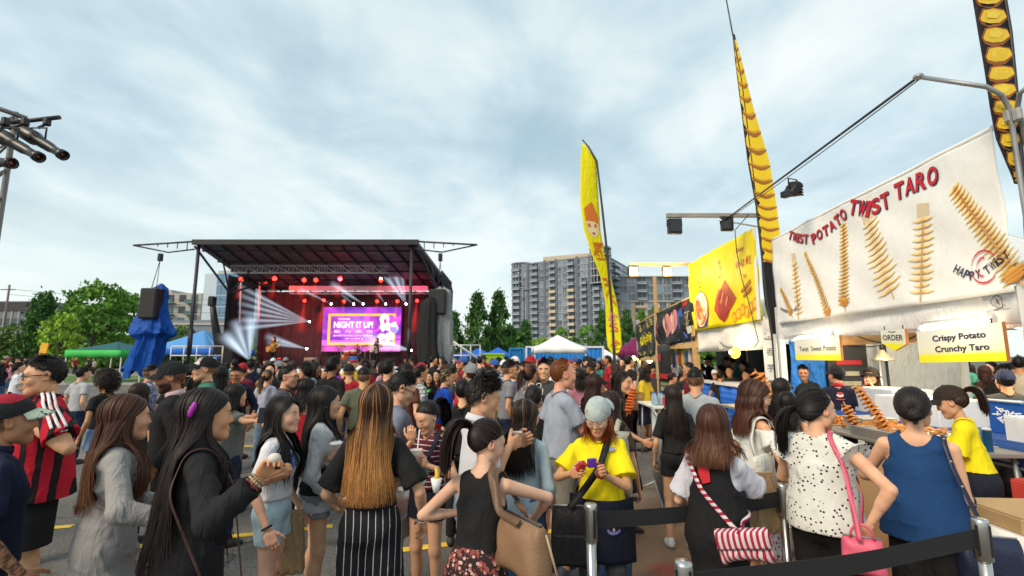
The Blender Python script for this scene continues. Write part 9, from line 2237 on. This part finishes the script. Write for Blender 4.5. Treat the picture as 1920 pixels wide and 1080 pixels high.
for k,m in enumerate((mat('wood beads',(.35,.24,.12),.5),mat('pale beads',(.45,.40,.28),.5),mat('red beads',(.30,.07,.05),.5))):
 J=P['purpleclip'].J;d=unit(J['wrR']-J['elR']);c=J['wrR']-d*(.012+.014*k);e1=unit(np.cross(d,(0,0,1)));e2=np.cross(d,e1);mb=MB()
 for i in range(16):a=i/16*6.283;mb.ball(tuple(c+(e1*math.cos(a)+e2*math.sin(a))*.030),.0062,6)
 mb.build('bead_bracelet',m,P['purpleclip'].root)
wrist_band(P['smile'],'R',blackm,w_=.012,label='bracelet',up=.02)
# purple clip
p=P['purpleclip'];mb=MB();pm=mat('purple plastic',(.33,.012,.34),.35,spec=.6)
for k in range(9):
 a=-1+k*.25;mb.ball(p.root.matrix_world@Vector((0,0,0))if False else tuple(p.hc+p.Rh@(scalp((.78+.1*math.sin(a*2),-.55,.16+.22*a),1.20)*p.hs)),.010+.005*(k%2),8,(1,.8,1.5))
mb.build('hair_clip',pm,p.root)
# her food and the small brown bag with its long strap
c=on(p,'R');t=empty('snack',c,0,'white bun held up by the woman with the purple clip','food');mb=MB();mb.ball((.0,0,.02),.028,10,(1,1,.8));mb.build('bun',mat('bun',(.66,.60,.52),.7,bump=.3),t)
brl=leath((.07,.03,.025),'brown leather');c=p.world(p.J['hipR']+A3(.13,.12,-.12));bg=hang_bag('small dark brown shoulder bag low beside the loose black shirt',c,(.22,.08,.16),p.root.rotation_euler.z+1.2,brl,flap=brl);shoulder_strap(p,bg,c,1,.011,brl,.72)
# cigarette, cups, food
p=P['smoker'];c=p.headpt((.005,.115,-.06));d=p.M.to_3x3()@Vector((0,1,-.15));mb=MB();mb.tube([c-d*.02,c+d*.07],.004,6);tag(mb.build('cigarette',mat('cigarette',(.75,.72,.68),.7)),'cigarette in the mouth of the man with the white fronted cap','cigarette')
orange=mat('orange drink',(.62,.12,.015),.3)
cup('clear cup of orange drink held by the young woman in the pale open shirt',on(P['cardigan'],'L')+Vector((.01,-.02,-.05)),.032,.044,.12,clear,lidm=clear,drink=orange)
cup('clear cup of orange drink with a straw held by the girl in the striped T-shirt',on(P['stripegirl'],'L')+Vector((0,-.02,-.07)),.033,.046,.14,clear,straw=True,drink=orange)
cup('clear plastic cup of orange drink behind the pinstriped trousers woman',W(754,945,3.1)-Vector((0,0,.08)),.03,.045,.17,clear,drink=orange)
cup('white paper cup held by the spiky haired young man',on(P['spiky'],'R')+Vector((0,0,-.05)),.03,.04,.09,mat('paper cup',(.7,.7,.68),.6),drink=mat('fries top',(.6,.35,.08),.6))
t=empty('leaflet',W(783,885,3.4),.4,'pale green and pink leaflet held by the girl in the striped T-shirt','leaflet');mb=MB();mb.box((0,0,0),(.15,.003,.12),rot=Euler((-.4,.5,0)).to_quaternion());mb.build('sheet',mat('leaflet',(.22,.42,.36),.6,var=.5,scale=12),t);mb=MB();mb.box((.0,-.004,.02),(.07,.002,.05),rot=Euler((-.4,.5,0)).to_quaternion());mb.build('printed_panel',mat('leaflet print',(.35,.22,.24),.6),t)
phone('dark phone held by the woman in the grey T-shirt',on(P['phonewoman'],'R')+Vector((.0,-.02,.05)),.3,1.0)
p=P['eater'];g=on(p,'L');spiral('bright orange fried spiral on a stick held by the woman with very long dark hair',g+Vector((.01,-.05,-.02)),g+Vector((-.07,-.07,-.24)),.045,8,m=mat('orange spiral',(.62,.12,.012),.45,var=.3,scale=30))
t=empty('banana',W(818,902,2.3),0,'yellow tipped snack in white paper at the elbow of the sleeveless black top','food');mb=MB();mb.tube([(0,0,0),(.004,0,.03),(-.004,0,.06)],[.012,.011,.003],8);mb.build('tip',mat('corn',(.70,.45,.04),.5),t);mb=MB();mb.lathe([(.001,-.05),(.012,-.05),(.026,.012),(.024,.012)],n=12);mb.build('paper',mat('white paper',(.68,.68,.7),.7),t)
# sunglasses pushed up
p=P['sunglasses'];mb=MB()
for s_ in(-1,1):mb.tube([tuple(p.hc+p.Rh@(A3(*q)*p.hs))for q in((s_*.075,.05,.10),(s_*.09,.0,.07),(s_*.092,-.05,.045))],.004,6);mb.tube([tuple(p.hc+p.Rh@(A3(s_*.038+.026*math.cos(a),.055+.01*math.sin(a),.125+.022*math.sin(a))*p.hs))for a in np.linspace(0,6.28,13)],.004,6)
mb.build('sunglasses',mat('cream frame',(.66,.6,.55),.4),p.root)
# cream backpack
p=P['packwoman'];crm=cloth((.40,.38,.30),name='cream canvas',wr=.8);c=p.world(p.J['chest']+A3(.07,-.25,.12));bg=hang_bag('cream canvas backpack on the woman with long brown hair',c,(.30,.20,.46),p.root.rotation_euler.z,crm,name='backpack',cat='backpack',flap=crm,taper=.8)
mb=MB();mb.box((0,-.11,-.33),(.2,.05,.15),bev=.02);mb.build('pocket',crm,bg)
for s_ in(-1,1):attach(strap(p,[p.J['chest']+A3(s_*.09,-.18,.10),p.J['neck']+A3(s_*.09,-.05,.05),p.J['chest']+A3(s_*.12,.14,.06),p.J['waist']+A3(s_*.15,.03,.05),p.J['waist']+A3(s_*.1,-.16,.05)],.04,crm,'shoulder_strap'),bg)
p=P['stripegirl']
for s_ in(1,):o=strap(p,[p.J['chest']+A3(-s_*.09,-.16,.05),p.J['neck']+A3(-s_*.09,-.02,.05),p.J['chest']+A3(-s_*.11,.14,.02),p.J['waist']+A3(-s_*.15,.02,.05)],.03,cloth((.02,.025,.04)),'backpack_strap',p.root);o.matrix_parent_inverse=p.M.inverted()
# tote bag of the wavy haired woman, bag strap of the short woman
p=P['wavy'];c=p.world(p.J['hipR']+A3(.13,-.08,.25));tot=cloth((.62,.62,.57),name='tote canvas',wr=.6);bg=hang_bag('cream cloth tote bag printed with a small flag',c,(.34,.10,.38),p.root.rotation_euler.z+R(-50),tot,taper=.98)
mb=MB();mb.box((.06,-.062,-.20),(.10,.004,.07));mb.build('printed_flag',mat('flag blue',(.05,.08,.3),.7),bg);mb=MB();mb.box((.06,-.065,-.20),(.10,.004,.014));mb.box((.06,-.066,-.20),(.014,.004,.07));mb.build('printed_cross',mat('flag red',(.5,.03,.05),.7),bg);mb=MB();mb.box((-.08,-.062,-.17),(.05,.004,.05));mb.build('printed_square',mat('flag red',(.5,.03,.05),.7),bg)
shoulder_strap(p,bg,c,1,.03,tot,.8)
mb=MB();mb.tube([p.headpt((.082+.002*math.cos(a),-.012+.024*math.cos(a),-.055+.026*math.sin(a)))for a in np.linspace(0,6.28,17)],.002,6);o=mb.build('earring',mat('gold',(.75,.5,.15),.25,.9));o.parent=p.root;o.matrix_parent_inverse=p.M.inverted()
p=P['small'];c=p.world(p.J['hipL']+A3(-.16,-.06,.12));bg=hang_bag('black cloth bag at the left side of the short woman behind the dotted blouse',c,(.34,.12,.40),p.root.rotation_euler.z,bkm);shoulder_strap(p,bg,c,-1,.035,bkm,.75)
p=P['bucket'];o=strap(p,[p.J['neck']+A3(.06,.03,.06),p.J['chest']+A3(.03,.2,.05),p.J['waist']+A3(-.05,.2,0),p.J['hipL']+A3(-.1,.16,-.05)],.05,REDC,'strap',p.root);o.matrix_parent_inverse=p.M.inverted()
# pictures on backs and fronts (flat print a few millimetres off the cloth)
def body_print(p,shapes,side=-1,zc=1.2,name='printed_picture'):
 mb=MB();f=.28*side
 for cc,pts,lift in shapes:
  mb.col=cc;X_=np.array([A3(x,f,zc+z)*A3(1,1,1)for x,z in pts]);lo=np.zeros(len(X_));hi=np.full(len(X_),abs(f))
  for _ in range(8):
   mid=(lo+hi)/2;Q_=X_.copy();Q_[:,1]=mid*side;d_=sdf_at(p.solid,Q_)<lift;lo=np.where(d_,mid,lo);hi=np.where(d_,hi,mid)
  X_[:,1]=hi*side;mb.poly([p.world(q)for q in X_])
 o=mb.build(name,printm,None,True);o.parent=p.root;o.matrix_parent_inverse=p.M.inverted()
def blob(cx,cz,rx,rz,n=12,w_=.2,seed=0):return[(cx+rx*math.cos(a)*(1+w_*math.sin(3*a+seed)),cz+rz*math.sin(a)*(1+w_*math.cos(2*a+seed)))for a in np.linspace(0,6.283,n+1)[:-1]]
body_print(P['navyjacket'],[((.66,.62,.60),blob(.0,-.16,.10,.035,14,.4,1),.012),((.62,.40,.40),blob(.03,-.06,.045,.05,12,.3,2),.014),((.68,.66,.64),blob(-.09,-.12,.05,.04,10,.4,3),.013),((.68,.66,.64),blob(.09,-.11,.04,.045,10,.4,5),.013),((.62,.55,.45),blob(.0,.11,.04,.025,12,.1),.012),((.4,.02,.03),blob(.0,.135,.035,.02,10,.1),.015),((.3,.02,.03),blob(.0,.06,.055,.012,10,.2),.012)],-1,1.16)
body_print(P['greenprint'],[((.12,.62,.08),blob(-.02,.03,.05,.03,10,.4,1),.012),((.12,.62,.08),blob(.04,-.02,.05,.035,10,.4,3),.013),((.55,.6,.5),blob(.05,-.10,.04,.03,8,.3,2),.012)],1,1.12)
body_print(P['greenshirt'],[((.62,.55,.45),blob(.02,.0,.09,.07,12,.4,1),.012)],1,1.15)
body_print(P['ys1'],[((.5,.04,.03),blob(0,0,.09,.025,10,.3,1),.012)],1,1.18)
body_print(P['smile'],[((.04,.12,.42),blob(.04,0,.05,.04,10,.4,1),.010),((.10,.20,.5),blob(.08,-.03,.03,.03,8,.4,2),.011)],1,1.15)
body_print(P['yellowlady'],[((.25,.28,.5),blob(-.075,.05,.035,.014,10,.4,1),.012)],1,1.15)
body_print(P['server'],[((.7,.7,.62),blob(-.075,.05,.035,.014,10,.4,1),.012)],1,1.15)
# pale open shirt of the young woman with glasses
p=P['cardigan'];s=p.s
pr=[cone(p.J['chest']+A3(-.05,0,-.02),A3(0,0,.80*s),.150*s,.185*s,.05,sc=(1,.84,1),o=(0,0,0)),cone(p.J['chest']+A3(-.05,0,0),p.J['chest']+A3(.05,0,0),.136*s,.136*s,.04,sc=(1,.9,1),o=p.J['chest']),ell(p.J['chest']+A3(-.066,.07,-.01),(.074,.07,.075),.03),ell(p.J['chest']+A3(.066,.07,-.01),(.074,.07,.075),.03)]
for sd,n in((-1,'L'),(1,'R')):
 pr+=[cone(p.J['neck']+A3(sd*.03,-.005,-.02),p.J['sh'+n],.062*s,.064*s,.04),cone(p.J['sh'+n],p.J['el'+n],.066*s,.058*s,.03),cone(p.J['el'+n],p.J['el'+n]*.2+p.J['wr'+n]*.8,.058*s,.046*s,.02,'fcone')]
pr+=[cone(p.J['neck']+A3(0,.02,0),p.J['head'],.066*s,.08*s,.01,sub=True),dict(k='ell',a=A3(.0,.24,1.02*s),r=A3(.070,.16,.40),bl=.01,sub=True)]
V_,F_=sdf_mesh(pr,.0105,[(A3(0,0,-1),-.80*s)]);V_=wrinkle(V_,F_,.012,np.random.default_rng(5));link_mesh('open_shirt',np_mesh('open_shirt',V_,F_),cloth((.44,.45,.47),name='linen shirt',wr=.8),p.root)
# guitars on the stage
for key,cc,lb_ in(('singer',(.5,.46,.40),'pale electric guitar of the red haired guitarist'),('gtr',(.45,.22,.05),'amber guitar of the guitarist at the left of the stage')):
 p=P[key];c=p.world(p.J['waist']+A3(.08,.24,-.02));d=(p.world(p.grip_l if False else p.gripL)-c);t=empty('guitar',c,0,lb_,'guitar','guitars');dn_=d.normalized();up_v=Vector((0,0,1));sd_=dn_.cross(up_v).normalized();u2=sd_.cross(dn_)
 mb=MB();mb.poly([dn_*x+u2*y-sd_*.02 for x,y in((-.22,-.14),(-.25,0),(-.22,.14),(-.05,.16),(.05,.10),(.14,.14),(.17,.05),(.1,0),(.17,-.06),(.12,-.13),(.03,-.10),(-.06,-.16))],sd_*.045);mb.build('body',mat('guitar',cc,.3),t);mb=MB();mb.tube([dn_*.1,dn_*.62],.022,6);mb.build('neck',bark,t);mb=MB();mb.poly([dn_*x+u2*y-sd_*.01 for x,y in((.62,-.03),(.62,.03),(.78,.05),(.78,-.03))],sd_*.02);mb.build('headstock',blackm,t)
for u,Y,lb_ in((514,27.0,'microphone stand before the guitarist at the left of the stage'),(700,27.1,'microphone stand before the red haired guitarist')):
 q=W(u,690,Y);t=empty('microphone_stand',(q.x,Y,DECK),0,lb_,'microphone stand','microphone stands');mb=MB();mb.tube([(0,0,0),(0,0,1.3),(.1,.25,1.48)],.014,6);mb.build('stand',blackm,t);mb=MB();mb.ball((.1,.27,1.5),.035,8);mb.build('microphone',steel,t);mb=MB();mb.lathe([(.001,.02),(.16,.01),(.16,0)],n=14);mb.build('base',blackm,t)
 # stanchions with black belts
chrome=mat('brushed steel',(.52,.52,.50),.28,.95,var=.06,scale=40,stretch=(1,1,.05))
def stanchion(label,u,v,Y):
 q=W(u,v,Y);t=empty('stanchion',(q.x,Y,0),0,label,'stanchion','queue barrier posts');z=q.z;mb=MB();mb.lathe([(.026,.02),(.026,z-.19)],n=20);mb.build('tube',chrome,t)
 mb=MB();mb.lathe([(.027,z-.19),(.035,z-.185),(.035,z-.012),(.031,z),(.001,z+.002)],n=20);mb.build('head',chrome,t);mb=MB();mb.lathe([(.001,.028),(.06,.026),(.17,.012),(.175,0)],n=28);mb.build('base',mat('cast base',(.06,.06,.06),.5),t)
 for a in range(4):mb=MB();mb.box((.034*math.cos(a*1.5708+.4),.034*math.sin(a*1.5708+.4),z-.095),(.008,.012,.14),a*1.5708+.4);mb.build('belt_slot',blackm,t)
 return t,Vector((q.x,Y,z))
s1,a1=stanchion('steel queue post in front of the worker in yellow',1107,944,2.70)
s2,a2=stanchion('steel queue post low in the foreground below the pinafore',1281,1052,2.02)
s3,a3=stanchion('steel queue post between the pinafore and the dotted blouse',1466,906,3.05)
s4,a4=stanchion('steel queue post at the right in front of the dark blue top',1836,972,2.45)
def belt(parent,a,b,dz=-.045,name='belt'):
 a=Vector(a)+Vector((0,0,dz));b=Vector(b)+Vector((0,0,dz));d=(b-a);n_=Vector((-d.y,d.x,0)).normalized();d.normalize();a=a+d*.036;b=b-d*.036;o=-Vector(parent.location);mb=MB()
 mb.grid(lambda u,v:a.lerp(b,u)+Vector((0,0,-.085*v-.02*4*u*(1-u)))+n_*.006*math.sin(u*9+v*.4)+o,24,2,thick=.0025,smooth=False);mb.build(name,mat('belt webbing',(.014,.014,.016),.6,bump=.4,bscale=300),parent)
belt(s1,a1,a3);belt(s2,a2,a4)
belt(s3,a3,a3+Vector((1.2,1.6,0)))
# table, water bottles and low barrier behind the crowd on the right
bt=table('small table with water bottles before the black poster',2.35,3.0,8.2,9.3,.95,whitetop)
wm=mat('water bottle',(.35,.50,.62),.15,var=.1,alpha=.7)
for k in range(10):
 t=empty('water_bottle',(2.45+.11*(k%5),8.45+.12*(k//5),.95),0,'clear water bottle with a blue cap in the pack on the small table','bottle','water bottles on the small table');mb=MB();mb.lathe([(.001,0),(.034,0),(.036,.03),(.034,.15),(.014,.19),(.014,.205)],n=12);mb.build('bottle',wm,t);mb=MB();mb.lathe([(.016,.2),(.016,.22),(.001,.221)],n=10);mb.build('cap',mat('blue cap',(.03,.15,.5),.5),t)
box_thing('drink_carton','red drink carton among the water bottles',(2.62,8.42,.95),(.12,.08,.14),mat('red carton',(.5,.03,.06),.5),0,'carton',lid=False)
fb=empty('crowd_barrier',W(1230,760,6.2),0,'grey metal crowd barrier behind the woman with black shorts','barrier');fb.location.z=0;fb.rotation_euler.z=R(78);mb=MB();mb.tube([(-.9,0,.1),(-.9,0,1.05),(.9,0,1.05),(.9,0,.1),(-.9,0,.1)],.02,8);mb.build('frame',steel,fb)
for k in range(14):mb=MB();mb.tube([(-.8+k*.123,0,.1),(-.8+k*.123,0,1.05)],.009,6);mb.build('bar',steel,fb)
for x in(-.6,.6):mb=MB();mb.tube([(x,-.25,0),(x,0,.12),(x,.25,0)],.015,6);mb.build('foot',steel,fb)
# yellow banner post on the lawn side
q=W(70,690,19);t=empty('sign_post',(q.x,19,0),0,'slanting yellow feather sign at the far left behind the red jersey','flag');mb=MB();mb.box((.05,0,1.15),(.28,.05,2.3),rot=Euler((0,.12,0)).to_quaternion());mb.build('panel',mat('yellow board',(.75,.40,.02),.6),t);mb=MB();mb.box((0,0,.05),(.6,.5,.1));mb.build('base',steeld,t)
# string of small lamps and dim bulbs beyond the stalls
for i,(u,v,Y)in enumerate(((1188,672,17.6),(1218,676,16.8))):t=empty('bulb',W(u,v,Y),0,('glowing bulb under the maroon canopy, left one','glowing bulb in the yellow lettered stall')[i],'lamp','glowing bulbs in the far stalls');mb=MB();mb.ball((0,0,0),.09,12);mb.build('globe',glow('bulb glow',(1,.75,.25),7),t);mb=MB();mb.tube([(0,0,.08),(0,0,.3)],.012,6);mb.build('cord',blackm,t)
print('PEOPLE',N_PEOPLE[0],'OBJ',len(bpy.data.objects),'T',round(time.time()-T_START,1))
